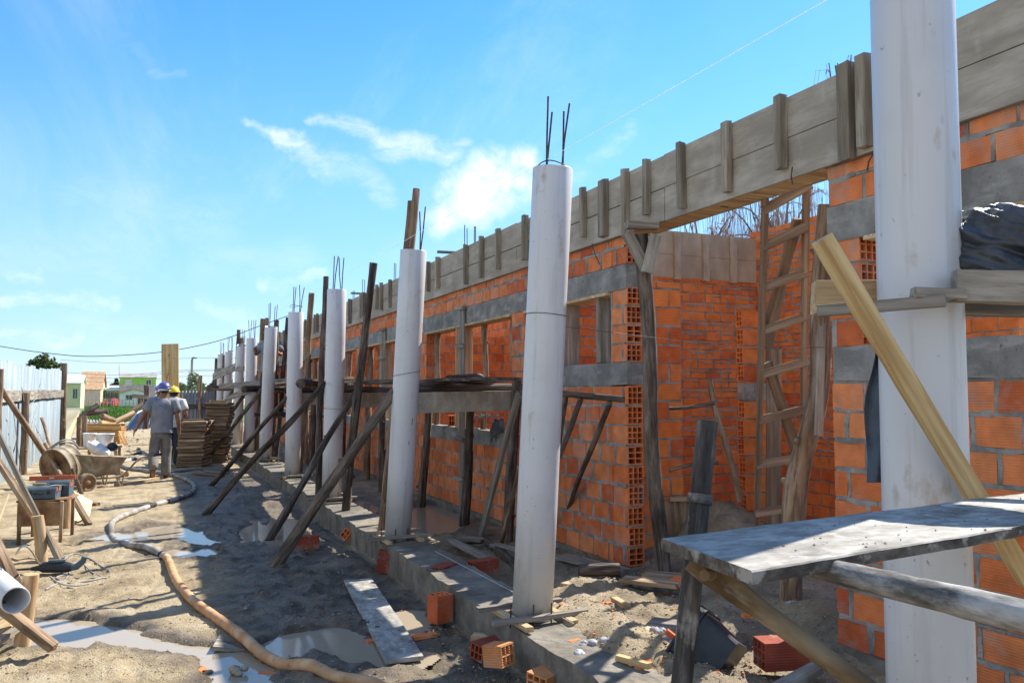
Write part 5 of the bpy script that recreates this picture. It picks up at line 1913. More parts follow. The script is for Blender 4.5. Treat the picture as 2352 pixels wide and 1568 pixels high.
cab = spline([at(36, 1272, 5.6), at(50, 1255, 5.5), at(70, 1262, 5.6), on_z(95, 1300, .03), on_z(130, 1335, .02), on_z(170, 1345, .02), on_z(205, 1340, .02)], 8)
mb = MB(); mb.tube(cab, .006, 6); mb.build('cable', M['rope'], cb)

# ------------------------------------------------------------------ stakes and leaning pieces at the left
def gp(u, v):
    p = on_z(u, v, 0)
    p.z = gz(p.x, p.y)
    return p


def stake(b, t, r, label, mat='stake', lean=0, group='short stakes driven into the mud'):
    pb = gp(*b)
    pt = at(*t, depth(pb) + lean)
    o = pole('wooden_stake', pb - UP * .08, pt, r, r * .92, M[mat], wob=.006, n=12)
    return tag(o, label, 'stake', group)


stake((45, 1492), (72, 1318), .050, 'cut wooden stake holding the white pipe in the left foreground')
stake((98, 1290), (86, 1184), .058, 'cut stake behind the drill, below the tool boxes')
stake((153, 1214), (153, 1116), .052, 'thick stake with a frayed top right of the tool boxes')
stake((180, 1028), (182, 958), .07, 'far short stake left of its twin beside the orange planks', 'brownpole')
stake((193, 1030), (195, 955), .08, 'far short stake next to the orange planks', 'brownpole')
# white pipe end
pa, pb = at(36, 1378, 4.95), at(-120, 1235, 6.5)
e_ = empty('plastic_pipe', pa, 'white plastic pipe resting on a stake with its dark open end towards the camera', 'pipe')
mb = MB()
Mf = frame(pa, pb)
Lp = (pb - pa).length
rg = [[V((x, q * math.cos(2 * math.pi * i / 28), q * math.sin(2 * math.pi * i / 28))) for i in range(28)] for (x, q) in ((Lp * .9, .070), (.002, .070), (0, .072), (0, .077), (.003, .079), (Lp, .079))]
mb.loft(rg, False)
mb.build('pipe', M['pvc'], e_, Mf)
GL = 'loose boards and bars leaning at the left edge'
for (b, t, w, h, m, lab, dz) in [((124, 1490), (-60, 1352), .075, .05, 'brownpole', 'split brown timber under the white pipe with a broken end', .0),
                                ((136, 1294), (-6, 985), .022, .065, 'board', 'thin grey bar leaning across the tool box stand', .6),
                                ((141, 1284), (-6, 1060), .05, .06, 'brownpole', 'brown timber leaning behind the thin grey bar', .5),
                                ((206, 1206), (163, 1131), .05, .07, 'brownpole', 'short dark timber leaning right of the thick stake', .25),
                                ((60, 1400), (-25, 1215), .07, .07, 'brownpole', 'brown pole end leaning beside the white pipe', .3)]:
    pb_ = gp(*b)
    if lab.startswith('split'): pb_ = on_z(124, 1490, .06)
    pt_ = at(*t, depth(pb_) + dz)
    o = timber('leaning_timber', pb_, pt_, w, h, M[m], warp=.006)
    tag(o, lab, 'timber', GL)
for (a, b, w, lab) in [((-40, 1470), (52, 1412), .12, 'pale plank end beside the stake at the left edge'), ((-30, 1490), (60, 1430), .05, 'grey lath beside the pale plank end at the left edge')]:
    p0, p1 = on_z(a[0], a[1], .12), on_z(b[0], b[1], .16)
    o = timber('short_plank', p0, p1, w, .03, M['tanwood' if w > .1 else 'board'])
    tag(o, lab, 'plank', GL)
# pale sheet behind the drill stake at the left edge
o = timber('ply_offcut', gp(-40, 1300) + UP * .02, at(10, 1165, 8.2), .5, .015, M['ply'], up=(1, .3, 0))
tag(o, 'pale plywood offcut at the left edge below the tin fence', 'plywood')
# pale sheet lying right of the thick stake
mb = MB()
P4 = [gp(158, 1212), gp(206, 1192), gp(212, 1165), gp(163, 1140)]
c_ = sum((p for p in P4), V()) / 4
top = [p + UP * (.03 + .06 * i) for p, i in zip(P4, (0, .1, .8, 1.2))]
mb.add(top + [p - UP * .014 for p in top], [(0, 1, 2, 3), (7, 6, 5, 4), (0, 4, 5, 1), (1, 5, 6, 2), (2, 6, 7, 3), (3, 7, 4, 0)])
o = mb.build('ply_sheet', M['ply'])
tag(o, 'pale plywood sheet lying on the mud right of the thick stake', 'plywood')

# tool box stand
tz = .46
T0, T1 = gp(42, 1250), gp(134, 1248)
wx = (T1 - T0); wx.z = 0
Lx = wx.length; wx.normalize()
wx = V((wx.x * .9 + .1, wx.y * .55, 0)).normalized()
wy = V((-wx.y, wx.x, 0))
st_ = empty('tool_stand', (T0 + T1) / 2, 'low rusty stand carrying the blue tool boxes by the tin fence', 'stand')
for (a, b) in ((0, 0), (Lx, 0), (0, .5), (Lx, .5)):
    c = T0 + wx * a + wy * b
    timber('leg', c - UP * .05, c + UP * tz, .035, .03, M['brownpole'], st_, up=wy)
mb = MB(); mb.box(-.02, Lx + .02, -.012, .012, .20, tz - .01, frame(T0, T0 + wx))
mb.build('side_plate', M['rustmetal'], st_)
mb = MB(); mb.box(-.04, Lx + .05, .012, .52, tz - .01, tz + .012, frame(T0, T0 + wx))
mb.build('top', M['rustmetal'], st_)


def toolbox(o0, L, Wd, H, label):
    e_ = empty('tool_box', o0, label, 'tool box', 'blue tool boxes')
    Mf = frame(o0, o0 + wx)
    mb = MB()
    mb.loft([[V((x * L, y, z)) for (y, z) in ((0.0, .012), (.012, 0), (Wd - .012, 0), (Wd, .012), (Wd, H * .55), (0, H * .55))] for x in (0, 1)], True, sm=False)
    mb.build('lower_shell', M['toolblue'], e_, Mf)
    mb = MB()
    mb.loft([[V((x, y, z)) for (y, z) in ((-.004, H * .56), (Wd + .004, H * .56), (Wd + .004, H - .02), (Wd - .016, H), (.016, H), (-.004, H - .02))] for x in (-.004, L + .004)], True, sm=False)
    mb.build('lid', M['toolblue'], e_, Mf)
    for x in (.2, .75):
        mb = MB(); mb.box(x * L, x * L + .03, -.012, -.0045, H * .42, H * .72); mb.build('latch', M['black'], e_, Mf)
    mb = MB(); mb.box(L - .03, L + .007, .03, Wd * .6, H * .62, H * .95); mb.build('orange_clip', M['red'], e_, Mf)
    mb = MB(); mb.tube([(L * .38, -.006, H * .5), (L * .38, -.03, H * .5), (L * .62, -.03, H * .5), (L * .62, -.006, H * .5)], .007, 6); mb.build('handle', M['black'], e_, Mf)
    return e_


toolbox(T0 + wx * .0 + wy * .04 + UP * (tz + .014), .33, .22, .13, 'blue-grey tool box in front on the rusty stand')
toolbox(T0 + wx * .06 + wy * .30 + UP * (tz + .014), .34, .2, .17, 'second blue-grey tool box standing behind the first on the stand')
zt = tz + .014 + .132
c = T0 + wx * .13 + wy * .27 + UP * (tz + .014 + .172 + .0)
e_ = empty('spirit_level', T0 + wx * .3 + wy * .40 + UP * (tz + .186), 'orange spirit level lying on top of the tool boxes', 'level')
mb = MB(); mb.box(-.20, .26, -.012, .012, 0, .05, frame(T0 + wx * .18 + wy * .38 + UP * (tz + .188), T0 + wx * 1.18 + wy * .44 + UP * (tz + .20))); mb.build('bar', M['red'], e_)
mb = MB(); mb.box(.0, .05, -.014, .014, .015, .035, frame(T0 + wx * .18 + wy * .38 + UP * (tz + .188), T0 + wx * 1.18 + wy * .44 + UP * (tz + .20))); mb.build('vial', M['ply'], e_)
e_ = empty('trowel', T0 + wx * .12 + wy * .14 + UP * zt, 'trowel with a wooden handle lying on the front tool box', 'trowel')
q = T0 + wx * .08 + wy * .14 + UP * (zt + .022)
mb = MB(); mb.tube([q, q + wx * .05, q + wx * .13], [.012, .019, .012], 10); mb.build('handle', M['stake'], e_)
mb = MB()
q2 = q + wx * .16
mb.tube([q + wx * .125, q2], .005, 6)
mb.add([q2 - UP * .012, q2 + wx * .05 + wy * .05 - UP * .012, q2 + wx * .2 - UP * .01, q2 + wx * .05 - wy * .05 - UP * .012] + [p for p in (q2 - UP * .015, q2 + wx * .05 + wy * .05 - UP * .015, q2 + wx * .2 - UP * .013, q2 + wx * .05 - wy * .05 - UP * .015)],
       [(0, 1, 2, 3), (7, 6, 5, 4), (0, 4, 5, 1), (1, 5, 6, 2), (2, 6, 7, 3), (3, 7, 4, 0)])
mb.build('blade', M['zincgrey'], e_)

# ------------------------------------------------------------------ barrel, wheelbarrow, sack, buckets
bc = at(138, 1071, 14.4)
e_ = empty('steel_drum', (bc.x, bc.y, gz(bc.x, bc.y)), 'mud-caked steel drum tipped on its side against the fence behind the wheelbarrow wheel', 'drum')
axd = (V((-.62, -.70, 0)) + UP * -.22).normalized()
mb = MB()
rad = .335
rg = []
Mf = frame(bc + axd * .12, bc - axd * 1.0, UP)
for (x, q) in ((0.02, rad * .96), (0, rad), (.02, rad * 1.03), (.04, rad), (.15, rad), (.16, rad * 1.03), (.17, rad), (.30, rad), (.31, rad * 1.03), (.33, rad)):
    rg.append([V((x, q * math.cos(6.283185 * i / 32), q * math.sin(6.283185 * i / 32))) for i in range(32)])
mb.loft(rg, True)
mb.build('shell', M['mudmetal'], e_)
e_.children[0].matrix_basis = W[e_.name].inverted() @ Mf
mb = MB(); mb.loft([[V((x, rad * .93 * math.cos(6.283185 * i / 28), rad * .93 * math.sin(6.283185 * i / 28))) for i in range(28)] for x in (.012, .019)], True)
mb.build('end_plate', M['rustmetal'], e_, Mf)
mb = MB()
for k in range(2):
    pts = spline([at(112 + 6 * k, 1030, 13.8), at(140, 1012 + 4 * k, 13.8), at(165, 1010 + 6 * k, 14), at(182, 1030, 14.2)], 6)
    mb.tube(pts, .012, 6)
mb.build('bent_hoop', M['rope'], e_)

wb = gp(232, 1128)
e_ = empty('wheelbarrow', wb, 'mud-covered steel wheelbarrow standing by the tin fence, wheel towards the camera', 'wheelbarrow')
zc = depth(gp(199, 1129))
wc = at(199, 1108, zc); wr_ = px(21.5, zc)
vx = V((FWD.y, -FWD.x, 0))
hd = (vx * .50 + FWD * .86).normalized()
hn = V((-hd.y, hd.x, 0))
wh = MB()
n = 28
for (prof) in [[(-.045, .72), (-.05, .86), (-.035, .97), (0, 1), (.035, .97), (.05, .86), (.045, .72)]]:
    rg = [[wc + hn * a + (hd * math.cos(6.283 * i / n) + UP * math.sin(6.283 * i / n)) * (wr_ * q * (1 + .012 * (i % 2))) for i in range(n)] for (a, q) in prof]
    wh.loft(rg, False)
w_ = wh.build('wheel', M['tyre'], e_)
mb = MB()
rg = [[wc + hn * a + (hd * math.cos(6.283 * i / n) + UP * math.sin(6.283 * i / n)) * (wr_ * q) for i in range(n)] for (a, q) in [(-.044, .73), (-.02, .68), (-.015, .3), (-.06, .22), (-.06, .01)]]
mb.loft(rg, False)
rg = [[wc + hn * -a + (hd * math.cos(6.283 * i / n) + UP * math.sin(6.283 * i / n)) * (wr_ * q) for i in range(n)] for (a, q) in [(-.044, .73), (-.02, .68), (-.015, .3), (-.06, .22), (-.06, .01)]]
mb.loft(rg, False)
mb.build('rim', M['rustmetal'], w_)
tc_ = at(230, 1070, zc + .62)


def tp(a, b, z):
    return tc_ + hd * a + hn * b + UP * z


mb = MB()
rim = [(-.30, -.22), (.33, -.26), (.33, .26), (-.30, .22)]
bot = [(-.17, -.14), (.18, -.16), (.18, .16), (-.17, .14)]
rg = [[tp(a, b, .14 + (.05 if a < 0 else 0)) for a, b in rim], [tp(a, b, -.15) for a, b in bot]]
rg2 = [[tp(a * .97, b * .97, .14 + (.05 if a < 0 else 0)) for a, b in rim], [tp(a * .95, b * .95, -.135) for a, b in bot]]
mb.loft([rg2[1], rg2[0], rg[0], rg[1]], True, sm=False)
mb.build('tray', M['mudmetal'], e_)
mb = MB()
mb.tube([tp(a, b, .145 + (.05 if a < 0 else 0)) for a, b in rim + rim[:1]], .014, 8)
mb.build('tray_rim', M['mudmetal'], e_)
for s in (-1, 1):
    mb = MB()
    mb.tube(spline([wc + hn * s * .07, tp(-.25, s * .17, -.19), tp(.25, s * .22, -.17), tp(.55, s * .28, .10), tp(.85, s * .28, .14)], 5), .017, 8)
    mb.build('handle', M['mudmetal'], e_)
    mb = MB(); mb.tube([tp(.83, s * .28, .137), tp(.99, s * .28, .155)], .022, 8); mb.build('grip', M['rubber'], e_)
    a = tp(.16, s * .2, -.17); g_ = tp(.24, s * .22, -.17); g_.z = gz(g_.x, g_.y)
    mb = MB(); mb.tube([a, g_, ], .014, 8); mb.tube([tp(.3, s * .23, -.15), g_ + hd * .02], .012, 8)
    mb.build('leg', M['mudmetal'], e_)

# wooden frame with the white sack lying in it
fz = zc + 1.3
o = timber('sack_frame', at(196, 1046, fz), at(260, 1053, fz - .2), .10, .03, M['tanwood'])
tag(o, 'pale board lying under the white sack behind the wheelbarrow', 'board')
o = timber('sack_frame', at(267, 1049, fz), at(263, 1016, fz + .2), .05, .05, M['tanwood'], up=(1, 0, 0))
tag(o, 'short pale post standing right of the white sack', 'board')
o = timber('sack_frame', at(201, 1013, fz + .6), at(266, 1018, fz + .5), .06, .04, M['tanwood'])
tag(o, 'pale rail running behind the white sack', 'board')
mb = MB()
s0, s1 = at(204, 1026, fz), at(252, 1046, fz - .1)
rg = []
for i in range(14):
    t = i / 13
    c = s0 + (s1 - s0) * t
    k = (.16 * math.sin(math.pi * (.12 + .80 * t)) ** .6) * (1 - .3 * t)
    rg.append([c + FWD * (math.cos(a) * k) + UP * (math.sin(a) * k * .8 + .03) + V((0, 0, .035 * noise.noise(V((t * 5, math.cos(a) * 2, math.sin(a) * 2))))) for a in [6.283 * q / 14 for q in range(14)]])
mb.loft(rg)
o = mb.build('white_sack', M['bagwhite'])
tag(o, 'crumpled white sack lying on boards behind the wheelbarrow', 'sack')
mb = MB()
c = at(258, 1026, fz + .1)
rg = [[c + V((.10 * s * math.cos(a), .1 * s * math.sin(a), z + .02 * random.random())) for a in [6.283 * q / 10 for q in range(10)]] for z, s in ((-.08, .6), (-.03, 1), (.03, .8), (.07, .3))]
mb.loft(rg)
o = mb.build('black_bag', M['black'])
tag(o, 'small black bag beside the white sack', 'bag')
for (u, v, w, h, lab, dz) in [(240, 1010, 40, 24, 'white plastic tub behind the white sack', 1.6), (205, 1012, 28, 30, 'white bucket left of the white tub behind the wheelbarrow', 1.8)]:
    e_ = empty('plastic_bucket', at(u, v + h / 2, zc + dz), lab, 'bucket', 'white buckets')
    z_ = zc + dz
    c = at(u, v + h / 2, z_)
    rr_ = px(w / 2, z_); hh = px(h, z_)
    mb = MB()
    mb.loft([ell(c + UP * z, q, q, 24) for z, q in ((0, rr_ * .82), (hh, rr_), (hh + .005, rr_ * 1.05), (hh + .02, rr_ * 1.05), (hh + .02, rr_ * .97), (.02, rr_ * .8))], True)
    mb.build('pail', M['whiteplastic'], e_)
    mb = MB(); mb.tube([c + V((rr_ * 1.05 * math.cos(a), -.02 - .5 * rr_ * math.sin(a) * .6, hh - .0 - .35 * rr_ * math.sin(a))) for a in [math.pi * k / 10 for k in range(11)]], .005, 5); mb.build('bail_handle', M['wire'], e_)
    pz = c.z
    o = timber('support_board', V((c.x - .3, c.y, c.z - .016)), V((c.x + .3, c.y, c.z - .016)), .4, .03, M['tanwood'])
    tag(o, 'board under the ' + lab, 'board')
    for sx_ in (-.25, .25):
        timber('leg', V((c.x + sx_, c.y, gz(c.x, c.y) - .03)), V((c.x + sx_, c.y, c.z - .032)), .05, .05, M['tanwood'], o)
        lg = o.children[-1] if o.children else None

# ------------------------------------------------------------------ piles of timber
og = gp(239, 1019)
zc = depth(og)
for i in range(9):
    vv = 1014 - i * 5.0
    zz = zc - .05 * random.random() + .04 * i
    a, b = at(194 + random.uniform(-5, 3), vv, zz + .2), at(281 + random.uniform(-4, 4), vv + 1, zz)
    o = timber('orange_plank', a, b, .3, px(4.4, zc), M['orangewood'])
    tag(o, 'long orange plank in the pile beyond the wheelbarrow', 'plank', 'orange planks in a pile')
o = timber('orange_plank', gp(290, 1022), at(276, 990, zc - .3), .12, .03, M['orangewood'])
tag(o, 'orange board end leaning against the right end of the orange plank pile', 'plank')
mb = MB()
zc2 = zc + 1.5
q = [at(146, 1006, zc2 - .2), at(163, 1008, zc2), at(187, 937, zc2 + .8), at(148, 937, zc2 + .7)]
nn = (q[1] - q[0]).cross(q[3] - q[0]).normalized() * .015
mb.add(q + [p + nn for p in q], [(0, 1, 2, 3), (7, 6, 5, 4), (0, 4, 5, 1), (1, 5, 6, 2), (2, 6, 7, 3), (3, 7, 4, 0)])
o = mb.build('ply_sheet', M['ply'])
tag(o, 'pale yellow plywood sheet leaning at the end of the tin fence', 'plywood')

for (u0, u1, vb, n_, ph, lab, grp) in [(474, 526, 1064, 17, 8.0, 'wooden form panel in the taller stack beside the far columns', 'panels in the taller stack'), (423, 479, 1076, 13, 8.1, 'wooden form panel in the lower stack left of the taller one', 'panels in the lower stack')]:
    pg = on_z((u0 + u1) / 2, vb, 0)
    zc = depth(pg)
    z = gz(pg.x, pg.y) + .01
    Lw = px(u1 - u0, zc)
    hh = px(ph, zc)
    for i in range(n_):
        c = V((pg.x + random.uniform(-.03, .03) + (.05 if i > n_ * .7 else 0), pg.y + .45 + random.uniform(-.04, .04), z + hh / 2))
        yaw = R(-14) + random.uniform(-.05, .05)
        d = V((math.cos(yaw), math.sin(yaw), 0))
        dn = V((-d.y, d.x, 0))
        e_ = empty('form_panel', c - UP * hh / 2, lab, 'panel', grp)
        timber('panel_face', c - d * Lw / 2 + UP * hh * .22, c + d * Lw / 2 + UP * hh * .22, .95, hh * .5, M['stackwood'], e_, warp=.004)
        for k_ in (-.40, .0, .40):
            timber('panel_rib', c - d * Lw * .5 + dn * k_ - UP * hh * .25, c + d * Lw * .5 + dn * k_ - UP * hh * .25, .07, hh * .44, M['stackwood'], e_)
        z += hh
    if n_ == 17:
        o = timber('board_offcut', V((c.x - .22, c.y - .1, z + .03)), V((c.x + .12, c.y - .1, z + .03)), .3, .055, M['tanwood'])
        tag(o, 'short pale board on top of the taller stack', 'board')
    else:
        o = timber('board_offcut', V((c.x - .45, c.y, z + .02)), V((c.x + .2, c.y + .1, z + .02)), .2, .03, M['darkwood'])
        tag(o, 'dark board on top of the lower stack', 'board')
for i, (a, b, w, m) in enumerate([((440, 1078), (530, 1084), .16, 'board'), ((445, 1092), (512, 1096), .12, 'stackwood'), ((470, 1086), (520, 1090), .14, 'board'), ((400, 1082), (425, 1084), .5, 'board')]):
    pa, pb = gp(*a) + UP * .03, gp(*b) + UP * .03
    o = timber('ground_plank', pa, pb, w, .03, M[m])
    tag(o, ['grey plank on the ground in front of the stacks, longest one', 'brown plank on the ground nearest the camera before the stacks', 'short plank on the ground under the stacks', 'wide board lying left of the lower stack behind the walking man'][i], 'plank', 'planks lying before the stacks')
for (a, b, w, h, m, lab) in [((269, 1116), (360, 1103), .14, .05, 'tanwood', 'pale plank lying on the sunny mud behind the hose bend'), ((150, 1172), (212, 1160), .05, .03, 'tanwood', 'short lath lying near the pale plywood sheet'), ((175, 1158), (225, 1163), .06, .04, 'brownpole', 'small brown batten lying by the wheelbarrow wheel'), ((205, 1125), (245, 1118), .04, .03, 'tanwood', 'thin lath lying by the wheelbarrow leg'), ((496, 1478), (635, 1470), .26, .025, 'board', 'muddy board half sunk beside the orange hose')]:
    o = timber('ground_plank', gp(*a) + UP * h * .5, gp(*b) + UP * h * .5, w, h, M[m])
    tag(o, lab, 'plank', 'planks lying on the mud')
o = pole('broken_pipe', gp(266, 1084) + UP * .05, gp(289, 1096) + UP * .05, .055, .055, M['stake'])
tag(o, 'short length of brown log lying right of the wheelbarrow', 'log')

# ------------------------------------------------------------------ tin fence
XF = -2.35
fe = empty('tin_fence', (XF, 20, 0), 'tall fence of pale corrugated zinc sheets on rough posts at the left', 'fence')


def sheet(p0, p1, z0, z1, mat, parent, name='zinc_sheet', pitch=.11, amp=.012, thick=.004, M4=None, tilt=0):
    d = (p1 - p0); d.z = 0
    L_ = d.length
    d.normalize()
    n_ = V((d.y, -d.x, 0))
    k = max(8, int(L_ / pitch * 6))
    mb = MB()
    top, bot = [], []
    for i in range(k + 1):
        x = L_ * i / k
        ph = (x / pitch) % 1
        off = amp * (max(0, math.cos(6.283 * ph)) ** 2)
        c = p0 + d * x + n_ * off
        bot.append(V((c.x, c.y, z0)))
        top.append(V((c.x + n_.x * tilt, c.y + n_.y * tilt, z1)))
    rows = [[b + n_ * 0 for b in bot], top]
    back = [[p - n_ * thick for p in bot], [p - n_ * thick for p in top]]
    vs = bot + top + back[0] + back[1]
    m_ = k + 1
    fs = []
    for i in range(k):
        fs.append((i, i + 1, m_ + i + 1, m_ + i))
        fs.append((2 * m_ + i + 1, 2 * m_ + i, 3 * m_ + i, 3 * m_ + i + 1))
        fs.append((m_ + i, m_ + i + 1, 3 * m_ + i + 1, 3 * m_ + i))
    mb.add(vs, fs, None, 0, True)
    return mb.build(name, mat, parent, M4)


yy = 3.0
while yy < 27.6:
    w = .80
    h = 2.16 + .006 * (yy - 14) + random.uniform(-.05, .04) + (.08 if yy > 24 else 0)
    sheet(V((XF + random.uniform(-.012, .012), yy + .83, 0)), V((XF + random.uniform(-.012, .012), yy, 0)), gz(XF, yy) - .02, h, M['zinc'], fe, pitch=.27, amp=.022)
    yy += w
for (y0, y1, zc_) in [(3, 9.2, 1.5), (9, 16.3, 1.46), (16.2, 21.4, 1.55), (21.4, 27.6, 1.58)]:
    timber('rail', (XF + .045, y0, zc_), (XF + .045, y1, zc_ + .03), .03, .21, M['board'], fe)
for (yq, r, h, dx) in [(7.5, .06, 2.1, .12), (12.4, .07, 2.0, .14), (15.6, .07, 2.0, .1), (18.9, .075, 1.62, .12), (27.7, .09, 2.5, .05)]:
    pole('post', (XF + dx, yq, gz(XF + dx, yq) - .1), (XF + dx + random.uniform(-.03, .03), yq, h), r, r * .9, M['brownpole'], fe)
GB = 'poles bracing the tin fence'
for (t, b, zt_, lab, r) in [((2, 893), (153, 1112), 13.6, 'long brown pole bracing the tin fence behind the tool boxes', .055), ((96, 960), (140, 1105), 16.5, 'thin pole leaning on the fence behind the drum', .035), ((104, 1020), (157, 1128), 14.6, 'brown pole leaning across the drum', .045), ((165, 1075), (190, 1135), 13.2, 'short stick leaning at the drum and wheel', .035)]:
    pb_ = gp(*b)
    o = pole('brace_pole', pb_ - UP * .04, at(*t, zt_), r, r * .85, M['brownpole'])
    tag(o, lab, 'pole', GB)
# cords hanging on the fence
mb = MB()
for (pts) in [[(50, 890), (60, 935), (78, 920), (88, 905)], [(84, 935), (72, 985), (76, 1030), (74, 1060)], [(30, 940), (40, 1020), (48, 1090)], [(92, 960), (108, 1000), (125, 1030)]]:
    mb.tube(spline([on_x(u, v, XF + .10) for (u, v) in pts], 6), .007, 5)
o = mb.build('loose_cord', M['rope'])
tag(o, 'grey cords hanging loosely on the tin fence', 'cord')

# sheets lying about and broken bits at the end of the yard
for i, (q, m) in enumerate([(((185, 985), (282, 988), (262, 968), (200, 963)), 'zincgrey'), (((278, 990), (345, 982), (352, 930), (318, 945)), 'zincblue'), (((300, 985), (360, 978), (362, 905), (340, 930)), 'zincblue')]):
    zc = (29, 28, 29)[i]
    a, b, c_, d_ = [at(*p, z_) for p, z_ in zip(q, ((zc, zc, zc + 1.5, zc + 1.5), (zc, zc, zc + .6, zc + .6), (zc, zc, zc + .5, zc + .5))[i])]
    mb = MB()
    n_ = 40
    top, bot = [], []
    nn = (b - a).cross(d_ - a).normalized()
    for k in range(n_ + 1):
        t = k / n_
        o_ = nn * (.03 * math.sin(t * 6.283 * 9))
        bot.append(a + (b - a) * t + o_); top.append(d_ + (c_ - d_) * t + o_)
    rg = bot + top + [p - nn * .006 for p in bot] + [p - nn * .006 for p in top]
    m_ = n_ + 1
    fs = [(k, k + 1, m_ + k + 1, m_ + k) for k in range(n_)] + [(2 * m_ + k + 1, 2 * m_ + k, 3 * m_ + k, 3 * m_ + k + 1) for k in range(n_)] + [(m_ + k, m_ + k + 1, 3 * m_ + k + 1, 3 * m_ + k) for k in range(n_)]
    mb.add(rg, fs, None, 0, True)
    o = mb.build('corrugated_sheet', M[m])
    tag(o, ['flattened grey corrugated sheet lying beyond the orange planks', 'blue-grey corrugated sheet leaning left of the walking man', 'upper blue-grey corrugated sheet by the walking man'][i], 'sheet', 'corrugated sheets dumped at the yard end')
for i, (a, b, r, m) in enumerate([((234, 955), (262, 965), .10, 'brownpole'), ((230, 972), (262, 972), .09, 'stake'), ((262, 970), (308, 948), .10, 'stake'), ((176, 962), (225, 930), .10, 'darkwood'), ((190, 950), (245, 945), .12, 'darkwood'), ((300, 948), (345, 918), .10, 'brownpole')]):
    zc = 27 + i * .7
    o = pole('dumped_log', at(*a, zc), at(*b, zc + .6), r, r * .9, M[m])
    tag(o, ['brown knotty log lying at the edge of the green field', 'pale log lying flat at the edge of the field', 'pale log slanting up towards the blue sheets', 'dark branch slanting beside the plywood sheet', 'dark timber lying before the field by the houses', 'brown log resting on the blue sheets'][i], 'log', 'logs dumped at the yard end')
# crooked post with a short cross board
zc = 27.5
e_ = empty('marker_post', at(336, 985, zc), 'crooked dark post with a short grey cross board in front of the white house', 'post')
pole('post', at(335, 985, zc), at(337, 884, zc), .09, .08, M['darkwood'], e_)
timber('cross_board', at(304, 909, zc - .1), at(340, 912, zc - .1), .03, px(9, zc), M['board'], e_)

# back fence of old corrugated sheets
bfz = 33.0
fb = empty('back_fence', (1.5, bfz, 0), 'dull grey corrugated fence across the end of the yard behind the stacks', 'fence')
p0, p1 = on_x(410, 930, 0), None
xa = on_y(402, 930, bfz).x
xx = xa
while xx < 2.6:
    sheet(V((xx, bfz, 0)), V((xx + .92, bfz + random.uniform(-.01, .01), 0)), gz(xx, bfz) - .03, 1.68 + random.uniform(-.02, .03), M['zincgrey'], fb, pitch=.12, amp=.03)
    xx += .88
timber('rail', (xa, bfz - .06, 1.15), (2.6, bfz - .06, 1.15), .05, .13, M['darkwood'], fb)
for u, vt in ((460, 862), (417, 905)):
    q = on_y(u, 900, bfz - .1)
    pole('post', (q.x, q.y, -.1), (q.x, q.y, on_y(u, vt, bfz - .1).z), .07, .065, M['brownpole'], fb)
# overhead cable
mb = MB()
mb.tube(spline([at(-200, 760, 20), at(0, 795, 20), at(120, 812, 20), at(220, 818, 20), at(372, 808, 20.5), at(500, 783, 21), at(600, 747, 21.5), at(690, 715, 22)], 8), .009, 6)
o = mb.build('overhead_cable', M['wire'])
tag(o, 'dark cable sagging across the sky from the left edge to the far columns', 'cable')

# ------------------------------------------------------------------ things lying in the mud near the footing
def loose_brick(u, v, z, L_, Wd, H, rx, ry, rz, ny, nz, label, mat='brick', both=True, lift=0):
    p = on_z(u, v, z)
    M4 = Matrix.Translation(V((p.x, p.y, z + lift))) @ Matrix.Rotation(R(rz), 4, 'Z') @ Matrix.Rotation(R(ry), 4, 'Y') @ Matrix.Rotation(R(rx), 4, 'X') @ Matrix.Translation((-L_ / 2, 0, -H / 2))
    mb = MB()
    hollow(mb, L_, Wd, H, ny, nz, None, both=both)
    o = mb.build('hollow_brick', M[mat], None, M4)
    return tag(o, label, 'brick', 'loose hollow bricks')


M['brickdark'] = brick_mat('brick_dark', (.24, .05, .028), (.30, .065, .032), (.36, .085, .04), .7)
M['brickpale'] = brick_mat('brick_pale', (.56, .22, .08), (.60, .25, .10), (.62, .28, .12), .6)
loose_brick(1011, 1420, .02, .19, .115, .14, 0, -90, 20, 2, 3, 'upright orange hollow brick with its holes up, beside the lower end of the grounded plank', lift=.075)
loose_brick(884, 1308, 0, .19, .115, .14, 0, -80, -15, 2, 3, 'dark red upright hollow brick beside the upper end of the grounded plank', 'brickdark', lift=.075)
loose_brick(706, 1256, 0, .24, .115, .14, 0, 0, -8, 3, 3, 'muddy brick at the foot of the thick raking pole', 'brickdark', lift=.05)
loose_brick(801, 1243, 0, .12, .115, .115, 25, 30, 30, 2, 2, 'small orange brick tilted against the footing', 'brick', lift=.06)
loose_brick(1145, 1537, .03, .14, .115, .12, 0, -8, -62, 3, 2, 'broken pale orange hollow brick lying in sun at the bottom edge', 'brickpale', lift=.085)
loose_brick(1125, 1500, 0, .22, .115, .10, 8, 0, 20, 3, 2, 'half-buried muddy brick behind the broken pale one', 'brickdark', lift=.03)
loose_brick(1265, 1580, .0, .24, .14, .115, 4, -3, 24, 3, 3, 'orange ribbed brick cut off by the bottom edge of the photo', 'brickpale', lift=.05)
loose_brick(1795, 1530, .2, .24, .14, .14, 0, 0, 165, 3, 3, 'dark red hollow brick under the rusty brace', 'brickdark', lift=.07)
loose_brick(1562, 1346, .2, .11, .10, .06, 10, 0, -70, 2, 1, 'small broken brick piece with two holes behind the trestle post', 'brick', lift=.03)
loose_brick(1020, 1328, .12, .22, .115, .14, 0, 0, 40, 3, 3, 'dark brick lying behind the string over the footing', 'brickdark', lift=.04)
loose_brick(1110, 1318, .12, .24, .115, .14, 0, 0, 15, 3, 3, 'dark brick in the shade left of the second column base', 'brickdark', lift=.05)

